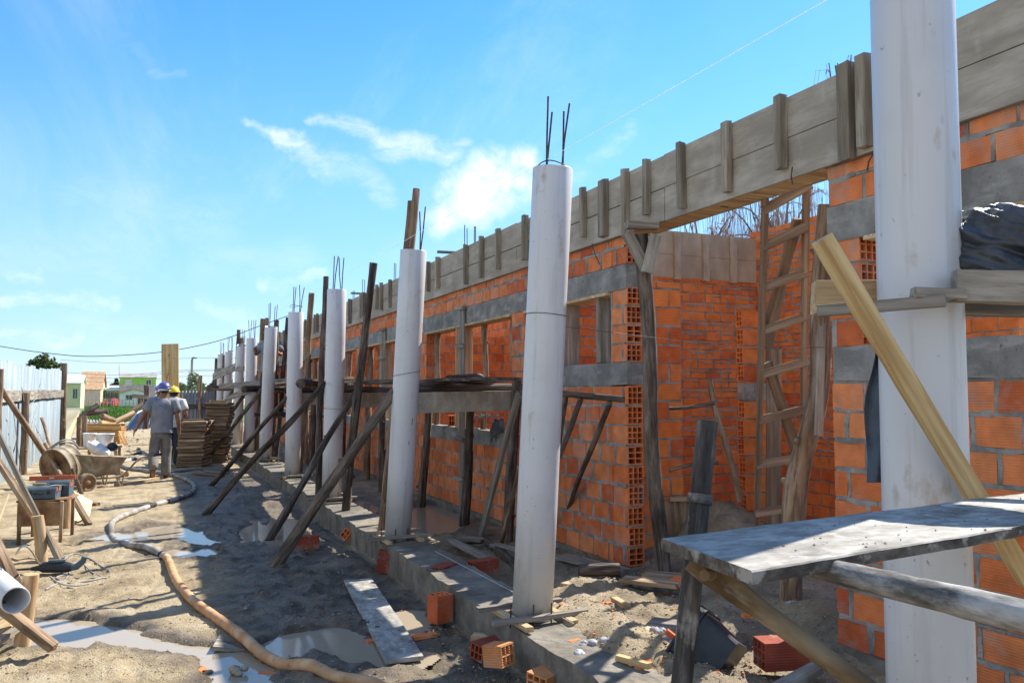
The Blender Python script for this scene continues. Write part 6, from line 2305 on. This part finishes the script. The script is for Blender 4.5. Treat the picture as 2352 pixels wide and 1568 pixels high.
# plank lying from footing to mud
pa, pb = on_z(822, 1318, .06), on_z(930, 1492, .06)
pa.z = gz(pa.x, pa.y) + .03; pb.z = max(gz(pb.x, pb.y), -.02) + .025
o = timber('ground_plank', pa, pb, .235, .026, M['bench'], warp=.004, segs=14)
tag(o, 'long pale cement-stained plank lying on the mud left of the footing', 'plank')

# fragments: a few one can point to
def shard(u, v, z, s, rz, label, mat='brick', curve=True):
    p = on_z(u, v, z)
    p.z = gz(p.x, p.y) if z < .2 else p.z
    mb = MB()
    rg = []
    for x in (-1, -.3, .4, 1):
        w = .5 * (1 - .3 * abs(x)) * random.uniform(.8, 1.1)
        rg.append([V((x * s, -w * s + random.uniform(-.1, .1) * s, .0)), V((x * s, w * s, 0)), V((x * s, w * s * .9, .28 * s + random.uniform(0, .1) * s)), V((x * s, -w * s * .9, .25 * s))])
    mb.loft(rg, True, sm=False)
    o = mb.build('brick_fragment', M[mat], None, Matrix.Translation(p + UP * .004) @ Matrix.Rotation(R(rz), 4, 'Z') @ Matrix.Rotation(R(random.uniform(-14, 14)), 4, 'X'))
    return tag(o, label, 'brick fragment', 'brick fragments')


for a in [(783, 1466, 0, .05, 40, 'broken red fragment lying alone in the shaded puddle'), (860, 1463, 0, .055, 10, 'red fragment poking out left of the grounded plank'), (975, 1457, 0, .085, 5, 'long orange fragment right of the grounded plank'),
          (614, 1536, 0, .05, -20, 'red fragment in the puddle by the orange hose'), (463, 1540, 0, .035, 60, 'small red fragment on the sunny sand left of the hose'), (1480, 1532, .2, .07, 30, 'orange ribbed fragment on the lit sand near the trestle post'),
          (1505, 1522, .2, .06, -30, 'orange fragment just right of the lit wood offcut'), (1425, 1502, .2, .03, 12, 'small orange fragment left of the wood offcut'), (1410, 1318, .2, .05, 0, 'orange fragment below the small log end'),
          (1730, 1418, .2, .07, -10, 'red fragment behind the rusty brace'), (1700, 1370, .2, .06, 30, 'red fragment high behind the rusty brace'), (1780, 1470, .2, .05, 70, 'red fragment on the dark mud right of the brace'), (1630, 1465, .2, .05, 20, 'red fragment behind the black tub'),
          (1320, 1475, .2, .04, 15, 'brick fragment on the rubble above the footing'), (1545, 1448, .2, .06, 80, 'upright red fragment left of the trestle post'), (1440, 1470, .2, .05, -15, 'flat orange chip on the sandy patch'), (640, 1245, 0, .04, 0, 'small red chip near the foot of the third column pole'), (1395, 1388, .2, .04, 5, 'small orange chip on the sandy ledge')]:
    shard(*a)

# offcuts of wood
for (a, b, z, w, h, m, lab) in [((1418, 1507), (1492, 1528), .24, .04, .03, 'pine', 'short fresh wood offcut lying on the lit sand'), ((1430, 1330), (1560, 1345), .22, .16, .03, 'stackwood', 'brown board lying before the shoring pole'), ((1480, 1318), (1580, 1328), .22, .18, .03, 'stackwood', 'second brown board lying at the foot of the shoring pole'),
                                ((1300, 1345), (1325, 1338), .2, .1, .03, 'tanwood', 'small board end right of the second column base'), ((1490, 1430), (1575, 1440), .22, .2, .03, 'board', 'flat pale board half buried before the trestle post'), ((1440, 1440), (1520, 1462), .22, .14, .035, 'tanwood', 'flat tan board lying on the sandy patch'),
                                ((1035, 1240), (1130, 1285), .2, .09, .03, 'board', 'dark batten lying in the veranda left of the second column'), ((1120, 1240), (1195, 1300), .18, .08, .06, 'darkwood', 'dark timber lying behind the second column'), ((1060, 1236), (1110, 1240), .16, .14, .03, 'board', 'short plank lying in the veranda mud'),
                                ((1135, 1250), (1205, 1268), .2, .12, .03, 'board', 'pale plank end lying just left of the second column'), ((1290, 1278), (1430, 1312), .20, .16, .03, 'board', 'grey plank lying along the wall foot by the corner'), ((1085, 1462), (1180, 1470), .03, .10, .03, 'tanwood', 'tan splinter of board beside the footing'),
                                ((1410, 1375), (1440, 1392), .22, .05, .03, 'tanwood', 'small square offcut on the sandy ledge'), ((1780, 1585), (1880, 1530), .25, .06, .05, 'board', 'grey timber end under the rusty brace at the bottom edge')]:
    pa, pb = on_z(*a, z), on_z(*b, z)
    o = timber('wood_offcut', pa, pb, w, h, M[m])
    tag(o, lab, 'offcut', 'wood offcuts on the ground')
o = pole('small_log', on_z(1330, 1325, .2) + UP * .05, on_z(1422, 1322, .2) + UP * .05, .05, .05, M['darkwood'])
tag(o, 'short dark log lying right of the second column base', 'log')
mb = MB(); mb.tube(spline([on_z(1640, 1345, .22), on_z(1690, 1352, .22), on_z(1720, 1350, .22)], 5), .012, 8)
o = mb.build('green_tube', M['pail']); tag(o, 'short dark green hose lying behind the rusty brace', 'hose')

# cement lumps
def lump(u, v, z, s, label, n=1, mat='cementlump'):
    p = on_z(u, v, z)
    mb = MB()
    for q in range(n):
        c = V((random.uniform(-1, 1) * s * (n > 1) * 1.1, random.uniform(-1, 1) * s * (n > 1) * .8, random.uniform(-.2, .35) * s * (n > 1)))
        rs = s * (.55 + .45 * random.random()) if n > 1 else s
        sd = random.uniform(0, 50)
        rg = []
        for i in range(7):
            a = math.pi * (i + .3) / 7.2
            rg.append([c + V((math.sin(a) * math.cos(b), math.sin(a) * math.sin(b), math.cos(a) * .75)) * (rs * (1 + .35 * noise.noise(V((math.cos(b) * 1.7 + sd, math.sin(b) * 1.7, i * .6))))) for b in [6.283 * k / 10 for k in range(10)]])
        mb.loft(rg, True)
    o = mb.build('cement_lump', M[mat], None, Matrix.Translation(p))
    return tag(o, label, 'lump', 'lumps of cement')


lump(1348, 1480, .21, .033, 'pale grey cement lumps just right of the second column foot', 3)
lump(1392, 1478, .22, .035, 'grey cement lumps beside the tan board', 3)
lump(1508, 1450, .24, .03, 'knobbly grey lump cluster left of the trestle post, upper one', 7)
lump(1530, 1475, .24, .035, 'knobbly grey lump cluster nearest the trestle post', 10)
lump(1822, 1392, .22, .05, 'grey stone at the foot of the thick bent pole')
lump(1270, 1400, .22, .0, 'x') if False else None
lump(1900, 1395, .24, .035, 'heap of grey cement lumps at the foot of the brick pier', 14)
lump(1330, 1500, .21, .022, 'small cement crumbs on the footing edge', 8)
lump(548, 1540, 0, .035, 'mud clods in the puddle near the orange hose', 7, 'mudmetal')

# black tub lying on its side with a red tool
tb = on_z(1640, 1545, .14)
e_ = empty('black_tub', tb, 'black plastic tub tipped over behind the trestle post', 'tub')
M4 = Matrix.Translation(tb + UP * .12) @ Matrix.Rotation(R(28), 4, 'Z') @ Matrix.Rotation(R(-62), 4, 'X') @ Matrix.Rotation(R(24), 4, 'Z')
mb = MB()


def rr4(w, h, z, r_=.03):
    out = []
    for (sx_, sy_, a0) in ((1, 1, 0), (-1, 1, 90), (-1, -1, 180), (1, -1, 270)):
        for k in range(4):
            a = R(a0 + 30 * k)
            out.append(V((sx_ * (w - r_) + r_ * math.cos(a), sy_ * (h - r_) + r_ * math.sin(a), z)))
    return out


mb.loft([rr4(.14, .11, -.11), rr4(.165, .135, .09), rr4(.178, .148, .094), rr4(.178, .148, .106), rr4(.168, .138, .108), rr4(.172, .142, .14), rr4(.182, .152, .142), rr4(.182, .152, .155), rr4(.168, .138, .155), rr4(.138, .108, -.095)], True, sm=False, M=M4)
mb.build('tub_shell', M['black'], e_)
for s in (-.1, 0, .1):
    mb = MB(); mb.box(s - .012, s + .012, .138, .158, .10, .15, M4); mb.build('clip', M['black'], e_)
e_ = empty('red_tool', on_z(1558, 1470, .26), 'bright red plastic handle lying left of the trestle post', 'tool')
mb = MB(); mb.box(-.045, .045, -.015, .015, -.012, .016, Matrix.Translation(on_z(1546, 1462, .32)) @ Matrix.Rotation(R(-40), 4, 'Z') @ Matrix.Rotation(R(35), 4, 'Y')); mb.build('grip', M['red'], e_)
mb = MB()
q = on_z(1545, 1492, .27)
for k in range(5):
    mb.box(-.035, .035, -.006, .006, -.004, .004, Matrix.Translation(q + V((.006 * k, .0, .012 * k - .02))) @ Matrix.Rotation(R(20), 4, 'Z'))
mb.build('rubber_sole', M['cementlump'], e_)

# small rubble: too many to count
mb = MB()


def scatter(n, fu, fv, z, smin, smax, cond=None):
    for _ in range(n):
        u, v = fu(), fv()
        p = on_z(u, v, z)
        p.z = gz(p.x, p.y)
        if cond and not cond(p): continue
        s = random.uniform(smin, smax) * (1.6 if random.random() < .06 else 1)
        M4 = Matrix.Translation(p + UP * s * .25) @ Matrix.Rotation(random.uniform(0, 6.28), 4, 'Z') @ Matrix.Rotation(random.uniform(-.6, .6), 4, 'X')
        a, b, c = s, s * random.uniform(.5, .9), s * random.uniform(.3, .6)
        vs = [V((x * a, y * b, z_ * c)) * random.uniform(.75, 1.2) for (x, y, z_) in ((-1, 0, 0), (1, 0, 0), (0, -1, 0), (0, 1, 0), (0, 0, -1), (0, 0, 1))]
        mb.add(vs, [(0, 2, 5), (2, 1, 5), (1, 3, 5), (3, 0, 5), (2, 0, 4), (1, 2, 4), (3, 1, 4), (0, 3, 4)], M4)


U = random.uniform
scatter(750, lambda: U(1180, 1600), lambda: U(1325, 1580), .2, .004, .012)
scatter(450, lambda: U(1600, 1950), lambda: U(1340, 1580), .2, .004, .014)
scatter(260, lambda: U(700, 1150), lambda: U(1240, 1568), 0, .004, .010, lambda p: p.x < 2.02)
scatter(260, lambda: U(0, 700), lambda: U(1200, 1568), 0, .003, .009)
scatter(220, lambda: U(420, 700), lambda: U(1080, 1260), 0, .006, .02)
scatter(160, lambda: U(200, 330), lambda: U(985, 1060), 0, .02, .06)
scatter(200, lambda: U(1280, 1560), lambda: U(1275, 1345), .2, .005, .016)
o = mb.build('rubble', mk('rubble_stone', [(.3, (.20, .165, .12)), (.7, (.38, .32, .24))], ns=3, bump=0, isl=.35))
tag(o, kind='stuff', label='small stones and crumbs of mortar scattered over the mud', cat='rubble')
mb = MB()
scatter(1500, lambda: U(0, 700), lambda: U(1180, 1568), 0, .003, .010)
scatter(1800, lambda: U(480, 1300), lambda: U(1180, 1568), 0, .004, .014, lambda p: p.x < 2.02)
scatter(900, lambda: U(1200, 1960), lambda: U(1325, 1575), .2, .004, .013)
o = mb.build('mud_clods', mk('mud_clod', [(.3, (.16, .125, .085)), (.7, (.38, .30, .20))], ns=3, bump=0, isl=.3))
tag(o, kind='stuff', label='crumbs and clods of mud all over the ground', cat='mud clods')
mb = MB()
scatter(120, lambda: U(1250, 1900), lambda: U(1345, 1575), .2, .006, .018)
scatter(50, lambda: U(640, 1100), lambda: U(1230, 1560), 0, .005, .012, lambda p: p.x < 2.02)
o = mb.build('brick_chips', M['brick'])
tag(o, kind='stuff', label='tiny orange chips of brick scattered on the ground', cat='brick chips')

# ------------------------------------------------------------------ houses beyond the field
def quad_prism(mb, q, th):
    nn = (q[1] - q[0]).cross(q[2] - q[0]).normalized() * th
    n = len(q)
    mb.add(q + [p - nn for p in q], [tuple(range(n)), tuple(range(2 * n - 1, n - 1, -1))] + [(i, n + i, n + (i + 1) % n, (i + 1) % n) for i in range(n)])


def house(name, label, zc, u0, u1, vb, ve, vr, depth_, wmat, rmat, roof='gable', parts=(), over=.3, ridge=None):
    """front wall across the view from u0 to u1, foot at vb, eaves at ve, ridge at vr; sides run along the street (Y)"""
    a = at(u0, vb, zc)
    b = on_y(u1, vb, a.y)
    zb = min(gz(a.x, a.y), gz(b.x, b.y)) - .3
    ze = on_y((u0 + u1) / 2, ve, a.y).z
    zr = on_y((u0 + u1) / 2, vr, a.y + (depth_ / 2 if roof == 'gable' else 0)).z
    e_ = empty(name, V(((a.x + b.x) / 2, (a.y + b.y) / 2, zb + .3)), label, 'house')
    d = (b - a); d.z = 0
    L_ = d.length; d.normalize()
    n_ = V((-d.y, d.x, 0))
    P = lambda x, y, z: V((a.x, a.y, 0)) + d * x + n_ * y + UP * z
    mb = MB()
    if roof == 'gable':       # ridge parallel to the front
        prof = [(0, zb), (0, ze), (depth_ / 2, zr), (depth_, ze), (depth_, zb)]
        mb.loft([[P(x, y, z) for (y, z) in prof] for x in (0, L_)], True, sm=False)
    elif roof == 'front':     # gable faces the camera
        xr = L_ * (ridge or .5)
        prof = [(0, zb), (0, ze), (xr, zr), (L_, ze), (L_, zb)]
        mb.loft([[P(x, y, z) for (x, z) in prof] for y in (0, depth_)], True, sm=False)
    else:
        mb.loft([[P(x, y, z) for (x, y) in ((0, 0), (L_, 0), (L_, depth_), (0, depth_))] for z in (zb, ze)], True, sm=False)
    mb.build('wall', M[wmat], e_)
    mb = MB()
    o = over
    if roof == 'gable':
        sl = (zr - ze) / (depth_ / 2)
        quad_prism(mb, [P(-o, -o, ze - o * sl + .04), P(L_ + o, -o, ze - o * sl + .04), P(L_ + o, depth_ / 2, zr + .06), P(-o, depth_ / 2, zr + .06)], .12)
        quad_prism(mb, [P(-o, depth_ / 2, zr + .06), P(L_ + o, depth_ / 2, zr + .06), P(L_ + o, depth_ + o, ze - o * sl + .04), P(-o, depth_ + o, ze - o * sl + .04)], .12)
    elif roof == 'front':
        xr = L_ * (ridge or .5)
        s1 = (zr - ze) / xr; s2 = (zr - ze) / (L_ - xr)
        quad_prism(mb, [P(-o, -o, ze - o * s1 + .05), P(xr, -o, zr + .05), P(xr, depth_ + o, zr + .05), P(-o, depth_ + o, ze - o * s1 + .05)], .1)
        quad_prism(mb, [P(xr, -o, zr + .05), P(L_ + o, -o, ze - o * s2 + .05), P(L_ + o, depth_ + o, ze - o * s2 + .05), P(xr, depth_ + o, zr + .05)], .1)
    else:
        quad_prism(mb, [P(-o, -o, ze + .02), P(L_ + o, -o, ze + .02), P(L_ + o, depth_, zr), P(-o, depth_, zr)], .12)
    mb.build('roof', M[rmat], e_)
    for (kind, ua, va, ub, vb2, m) in parts:
        p0, p1 = on_y(ua, va, a.y), on_y(ub, vb2, a.y)
        x0 = (V((p0.x, p0.y, 0)) - V((a.x, a.y, 0))).dot(d); x1 = (V((p1.x, p1.y, 0)) - V((a.x, a.y, 0))).dot(d)
        z0, z1 = p1.z, p0.z
        if kind == 'band':
            mb = MB()
            M4 = Matrix((d, n_, UP)).transposed().to_4x4(); M4.translation = V((a.x, a.y, 0))
            mb.box(x0, x1, -.06, .02, z0, z1, M4)
            mb.build('wall_band', M[m], e_)
            continue
        M4 = Matrix((d, n_, UP)).transposed().to_4x4(); M4.translation = V((a.x, a.y, 0))
        mb = MB()
        t = .07
        for bx in ((x0 - t, x1 + t, z0 - t, z0), (x0 - t, x1 + t, z1, z1 + t), (x0 - t, x0, z0, z1), (x1, x1 + t, z0, z1)) + (() if kind == 'door' else (((x0 + x1) / 2 - .03, (x0 + x1) / 2 + .03, z0, z1),)):
            mb.box(bx[0], bx[1], -.10, .02, bx[2], bx[3], M4)
        f = mb.build(kind, M['frame' if kind == 'window' else 'door'], e_)
        mb = MB(); mb.box(x0, x1, -.04, .01, z0, z1, M4)
        mb.build('pane' if kind == 'window' else 'leaf', M[m], f)
    return e_


HZ = 150
house('two_storey_house', 'bright green two-storey house with a grey band and grey roof', HZ, 273, 357, 931, 866, 857, 9, 'wallgreen', 'fibre', 'gable',
      [('band', 273.5, 883, 357, 896, 'wallgrey'), ('band', 273.5, 896, 357, 931, 'wallgrey'), ('window', 288, 873, 302, 883, 'shutter'), ('window', 336, 873, 347, 883, 'glass')], .15)
house('white_house', 'small white house with a low front gable before the green house', HZ - 14, 275, 337, 933, 902, 893, 9, 'wallwhite', 'tile', 'front',
      [('window', 289, 907, 303.5, 917.5, 'glass'), ('door', 317.5, 913, 327.5, 932, 'door')], .25, .52)
house('tiled_house', 'beige house with a large tan tiled roof and a yellow side wall', HZ - 10, 182, 230, 936, 893, 854, 17, 'wallyellow', 'tile', 'gable',
      [('band', 182, 893.5, 229.5, 936, 'walltan'), ('window', 198, 904, 214, 916, 'glass'), ('window', 218, 907, 223, 916, 'glass')], .3)
house('porch_house', 'low cream house with a white metal roof at the end of the tin fence', HZ - 30, 146, 184, 941, 878, 862, 8, 'wallyellow', 'roofwhite', 'gable',
      [('window', 168, 893, 177, 915, 'glass')], .3)
house('low_green_house', 'low green house with a white roof between the tiled and the green houses', HZ + 2, 239, 273.5, 931, 896, 884, 9, 'wallgreen', 'roofwhite', 'lean',
      [('window', 243, 901, 252, 914, 'glass'), ('window', 254, 901, 261, 914, 'glass'), ('window', 263, 901, 270, 914, 'glass')], .2)
mb = MB()
c = at(252, 888, HZ - 1)
mb.tube([c + UP * .6, c + UP * .62, c + UP * 1.2], [.8, .82, .78], 16)
o = mb.build('chimney', M['door']) if False else None
# red car in front of the low green house
cp = at(252.5, 930, HZ - 6); cp.z = gz(cp.x, cp.y)
e_ = empty('parked_car', cp, 'red car parked in front of the low green house', 'car')
vx = V((FWD.y, -FWD.x, 0))
M4 = Matrix((FWD * -1, vx, UP)).transposed().to_4x4()
M4 = Matrix((vx, FWD, UP)).transposed().to_4x4(); M4.translation = cp
mb = MB()
mb.loft([[V((x * s, y, z)) for x in (-1, 1)][:1] + [V((x, y, z)) for x in (s,)] for s, y, z in ()], False) if False else None
rg = []
for (y, w, z0, z1) in ((-2.0, .70, .35, .75), (-1.9, .84, .25, .85), (-1.0, .86, .22, .95), (0, .87, .22, .95), (1.4, .86, .22, .98), (2.0, .8, .35, .9)):
    rg.append([V((-w, y, z0)), V((w, y, z0)), V((w * 1.0, y, (z0 + z1) / 2)), V((w * .93, y, z1)), V((-w * .93, y, z1)), V((-w * 1.0, y, (z0 + z1) / 2))])
mb.loft(rg, True, sm=False, M=M4)
rg = [[V((-w, y, .94)), V((w, y, .94)), V((w * .82, y2, 1.42)), V((-w * .82, y2, 1.42))] for (y, w, y2) in ((-1.2, .80, -.5), (1.7, .80, 1.3))]
mb.loft(rg, True, sm=False, M=M4)
mb.build('car_body', M['carred'], e_)
mb = MB()
for y, y2, s in ((-1.22, -.52, -1),):
    q = [M4 @ V((-.70, -1.17, .98)), M4 @ V((.70, -1.17, .98)), M4 @ V((.58, -.58, 1.37)), M4 @ V((-.58, -.58, 1.37))]
    quad_prism(mb, [p + (M4.to_3x3() @ V((0, -.03, .02))) for p in q], .02)
mb.build('windscreen', M['glass'], e_)
for x, y in ((-.78, -1.25), (.78, -1.25), (-.78, 1.3), (.78, 1.3)):
    mb = MB(); mb.tube([M4 @ V((x - .1, y, .31)), M4 @ V((x + .1, y, .31))], .31, 16); mb.build('wheel', M['rubber'], e_)
for x in (-.58, .58):
    mb = MB(); mb.box(x - .14, x + .14, -2.02, -1.9, .6, .74, M4); mb.build('headlight', M['whiteplastic'], e_)

# thin garden fence before the houses
gf_ = empty('garden_fence', at(260, 932, HZ - 22), 'thin wire fence on grey posts in front of the houses', 'fence')
for i in range(18):
    u = 186 + i * 8.6
    p = at(u, 930, HZ - 22); p.z = gz(p.x, p.y)
    mb = MB(); mb.tube([p - UP * .1, p + UP * (1.3 + .25 * (i % 3 == 0))], .07, 6); mb.build('post', M['zincgrey'], gf_)
for h in (.35, .75, 1.15):
    a, b = at(186, 930, HZ - 22), at(333, 930, HZ - 22)
    mb = MB(); mb.tube([V((a.x, a.y, gz(a.x, a.y) + h)), V((b.x, b.y, gz(b.x, b.y) + h))], .02, 5); mb.build('wire', M['zincgrey'], gf_)

# street pole with its thin lines
sp_ = empty('street_pole', at(440, 905, 95), 'thin utility pole with a small lamp arm rising over the bushes', 'pole')
mb = MB(); mb.tube([at(439, 935, 95), at(440.5, 868, 95), at(441.5, 825, 95)], [.2, .17, .14], 10); mb.build('shaft', M['wallgrey'], sp_)
mb = MB(); mb.tube(spline([at(441.5, 827, 95), at(443, 822, 94.5), at(445.5, 821, 94)], 4), .09, 6); mb.build('lamp_arm', M['zincgrey'], sp_)
mb = MB(); mb.box(-.28, .28, -.12, .12, -.07, .07, Matrix.Translation(at(446, 822, 94))); mb.build('lamp_head', M['zincgrey'], sp_)
for i, (va, vb_) in enumerate([(861, 852), (870, 863), (851, 849), (823, 822)]):
    mb = MB()
    a, b, c = at(140, va + 3, 105), at(440, vb_, 95), at(620, vb_ + 2, 92)
    mb.tube(spline([a, (a + b) / 2 - UP * .5, b, c], 6), .022, 4)
    mb.build('power_line', M['zincgrey'], sp_)
mb = MB(); mb.tube([at(273.6, 866, HZ + 4), at(273.6, 838, HZ + 4)], .045, 5)
o = mb.build('antenna_mast', M['zincgrey']); tag(o, 'thin antenna mast at the left corner of the green house', 'antenna')


# ------------------------------------------------------------------ trees and plants
def leafcloud(mb, c, rad, n, s, seed, flat=1.0, gaps=.5):
    k = 0
    tries = 0
    while k < n and tries < n * 12:
        tries += 1
        p = V((random.uniform(-1, 1), random.uniform(-1, 1), random.uniform(-1, 1)))
        l = p.length
        if l > 1 or l < .15: continue
        nz_ = noise.fractal(p * 2.2 + V((seed, seed * 2, 0)), .9, 2, 3)
        if l > .72 + .45 * nz_: continue
        if noise.noise(p * 4.5 + V((seed * 3, 0, 7))) < -.25 * gaps - .0 and random.random() < .8: continue
        q = V(c) + V((p.x * rad[0], p.y * rad[1], p.z * rad[2]))
        a = V((random.gauss(0, 1), random.gauss(0, 1), random.gauss(0, .7))).normalized()
        b = a.cross(V((random.gauss(0, 1), random.gauss(0, 1), random.gauss(0, 1)))).normalized()
        ss = s * random.uniform(.6, 1.35)
        mb.add([q - a * ss, q + b * ss * .45, q + a * ss, q - b * ss * .45], [(0, 1, 2, 3)])
        k += 1


def tree(name, label, zc, u, vb, vt, w_px, mat, n, leaf, clumps=6, cat='tree', trunk=.12, group=None, low=.25):
    base = at(u, vb, zc)
    base.z = gz(base.x, base.y)
    top = at(u, vt, zc)
    H = top.z - base.z
    Wd = px(w_px, zc)
    e_ = empty(name, base, label, cat, group)
    mb = MB()
    mb.tube([base - UP * .2, base + V((.05 * H * .2, 0, H * .35)), base + V((0, 0, H * .7))], [trunk, trunk * .75, trunk * .3], 8)
    cents = []
    for i in range(clumps):
        a = random.uniform(0, 6.28)
        rr_ = random.uniform(.1, .36) * Wd
        z = H * random.uniform(low + .18, .84)
        c = base + V((math.cos(a) * rr_, math.sin(a) * rr_, z))
        cents.append(c)
        mb.tube([base + UP * H * random.uniform(.2, .4), (base + UP * H * .45 + c) / 2 + V((0, 0, .03 * H)), c], [trunk * .5, trunk * .3, trunk * .1], 6)
    mb.build('trunk', M['bark'], e_)
    mb = MB()
    for i, c in enumerate(cents):
        leafcloud(mb, c, (Wd * random.uniform(.26, .4), Wd * random.uniform(.26, .4), H * random.uniform(.2, .3)), n // clumps, leaf, i * 7.1 + u, gaps=1)
    mb.build('crown', M[mat], e_)
    return e_


tree('leafy_tree', 'round green treetop showing above the tin fence', 60, 98, 925, 817, 66, 'leaf', 5200, .2, 12, trunk=.2, low=.3)
for (u, vt, w, zc, m, lab) in [(418, 868, 34, 60, 'leafpale', 'pale grey-green bush just right of the carried plank'), (440, 856, 46, 66, 'leafpale', 'tall pale bush below the utility pole'), (466, 872, 40, 62, 'leafpale', 'pale bush right of the utility pole above the back fence'),
                          (490, 868, 36, 58, 'leaf', 'greener bush beside the last column'), (404, 880, 20, 64, 'leafpale', 'small pale bush touching the carried plank')]:
    tree('bush', lab, zc, u, 925, vt, w, m, 1500, .20, 8, 'bush', .07, 'bushes behind the back fence', low=.0)
for (u, vt, w, zc, lab) in [(258, 876, 32, 170, 'dark trees behind the low green house roof, right clump'), (244, 880, 24, 172, 'dark trees behind the low green house, left clump'), (268, 868, 10, 168, 'small bent tree left of the green house'),
                            (375, 884, 26, 160, 'dark tree clump right of the green house')]:
    tree('far_tree', lab, zc, u, 925, vt, w, 'leafdark', 500, .45, 5, 'tree', .15, 'far trees between the houses')
# low line of far trees along the horizon
mb = MB()
for i in range(90):
    a = R(-75 + 150 * i / 89) + random.uniform(-.01, .01)
    d = random.uniform(260, 340)
    c = V((math.sin(a + PSI) * d, math.cos(a + PSI) * d, 1.5))
    leafcloud(mb, c, (6, 6, random.uniform(2.5, 4.5)), 70, 1.0, i)
o = mb.build('far_wood', M['leafdark'])
tag(o, kind='stuff', label='low dark line of woods along the horizon', cat='wood')

# grass field
mb = MB()
for _ in range(15000):
    u = random.uniform(196, 372); v = 931 + 42 * random.random() ** 1.6
    p = on_z(u, v, -.12)
    if p.y < 41: continue
    p.z = gz(p.x, p.y)
    s = random.uniform(.16, .42)
    a = random.uniform(0, 6.28)
    d = V((math.cos(a), math.sin(a), 0)) * s * .28
    l = V((random.uniform(-.3, .3), random.uniform(-.3, .3), 1)) * s
    mb.add([p - d, p + d, p + l], [(0, 1, 2)])
o = mb.build('field_grass', M['grass'])
tag(o, kind='stuff', label='green weeds covering the field before the houses', cat='grass')
# sod under the grass
gm = MB()
xs = [-60 + 2.2 * i for i in range(40)]
ysr = [43 + (150 - 43) * (i / 40) ** 1.3 for i in range(41)]
nn_ = len(xs)
for y in ysr:
    for x in xs:
        gm.v.append(V((x * (y / 60) * .6 - 4, y, gz(x * (y / 60) * .6 - 4, y) + .015 + .02 * random.random())))
for j in range(40):
    for i in range(nn_ - 1):
        gm.f.append([j * nn_ + i, j * nn_ + i + 1, (j + 1) * nn_ + i + 1, (j + 1) * nn_ + i]); gm.mi.append(0); gm.sm.append(True)
o = gm.build('field', M['grass'])
tag(o, kind='structure')
# tuft of grass by the milky puddle
mb = MB()
c = gp(466, 1498)
for _ in range(26):
    a = random.uniform(0, 6.28)
    s = random.uniform(.05, .12)
    p = c + V((random.uniform(-.08, .08), random.uniform(-.05, .05), 0))
    d = V((math.cos(a), math.sin(a), 0))
    n_ = V((-d.y, d.x, 0)) * .004
    mb.add([p - n_, p + n_, p + d * s + UP * s * random.uniform(.15, .7)], [(0, 1, 2)])
o = mb.build('grass_tuft', M['ply'])
tag(o, 'small dry tuft of grass beside the milky puddle', 'grass tuft')


# weeping willows, bare, behind the building
def willow(zc, u, vt, w_px, label, n=420, seed=1):
    random.seed(seed)
    base = at(u, 930, zc); base.z = gz(base.x, base.y)
    top = at(u, vt, zc)
    H = top.z - base.z
    Wd = px(w_px, zc)
    e_ = empty('weeping_willow', base, label, 'tree', 'bare willows behind the building')
    mb = MB()
    mb.tube([base - UP * .2, base + UP * H * .3 + V((.1, 0, 0)), base + UP * H * .55], [.22, .17, .12], 9)
    tips = []
    for i in range(16):
        a = 6.283 * i / 16 + random.uniform(-.2, .2)
        r_ = Wd * random.uniform(.12, .5)
        s = base + UP * H * random.uniform(.35, .55)
        m_ = s + V((math.cos(a) * r_ * .4, math.sin(a) * r_ * .4, H * random.uniform(.2, .36)))
        e2 = base + V((math.cos(a) * r_, math.sin(a) * r_, H * random.uniform(.72, 1.0)))
        pts = spline([s, m_, e2], 5)
        mb.tube(pts, [.035 - .024 * k / len(pts) for k in range(len(pts))], 6)
        tips.append(pts)
        for j in range(4):
            q = random.choice(pts[4:])
            d = V((random.uniform(-1, 1), random.uniform(-1, 1), random.uniform(.0, .6))) * Wd * .12
            p2 = spline([q, q + d * .6 + UP * .1, q + d - UP * .05], 4)
            mb.tube(p2, [.013 - .007 * k / len(p2) for k in range(len(p2))], 5)
            tips.append(p2)
    mb.build('trunk', M['bark'], e_)
    mb = MB()
    for i in range(n):
        pts = random.choice(tips)
        q = random.choice(pts[len(pts) // 3:])
        ln = random.uniform(.25, .62) * H
        dx, dy = random.uniform(-.22, .22), random.uniform(-.22, .22)
        sw = random.uniform(-.12, .12)
        pp = [q, q + V((dx, dy, .04)), q + V((dx * 1.7 + sw * .5, dy * 1.7, -ln * .3)), q + V((dx * 2 + sw, dy * 2, -ln * .7)), q + V((dx * 2 + sw * 1.2, dy * 2, -ln))]
        mb.tube(pp, [.007, .0065, .0055, .0045, .003], 3, False)
    mb.build('hanging_twigs', M['twig'], e_)
    random.seed(seed + 100)


willow(21, 1620, 478, 200, 'pale bare willow left of the ladder top', 260, 3)
willow(23, 1790, 380, 330, 'bare weeping willow with long hanging twigs behind the ladder', 620, 5)
willow(20, 1960, 128, 120, 'willow crown whose twig tips rise above the beam beside the nearest column', 160, 8)
willow(18, 2370, 400, 330, 'bare willow seen through the window right of the nearest column', 420, 11)
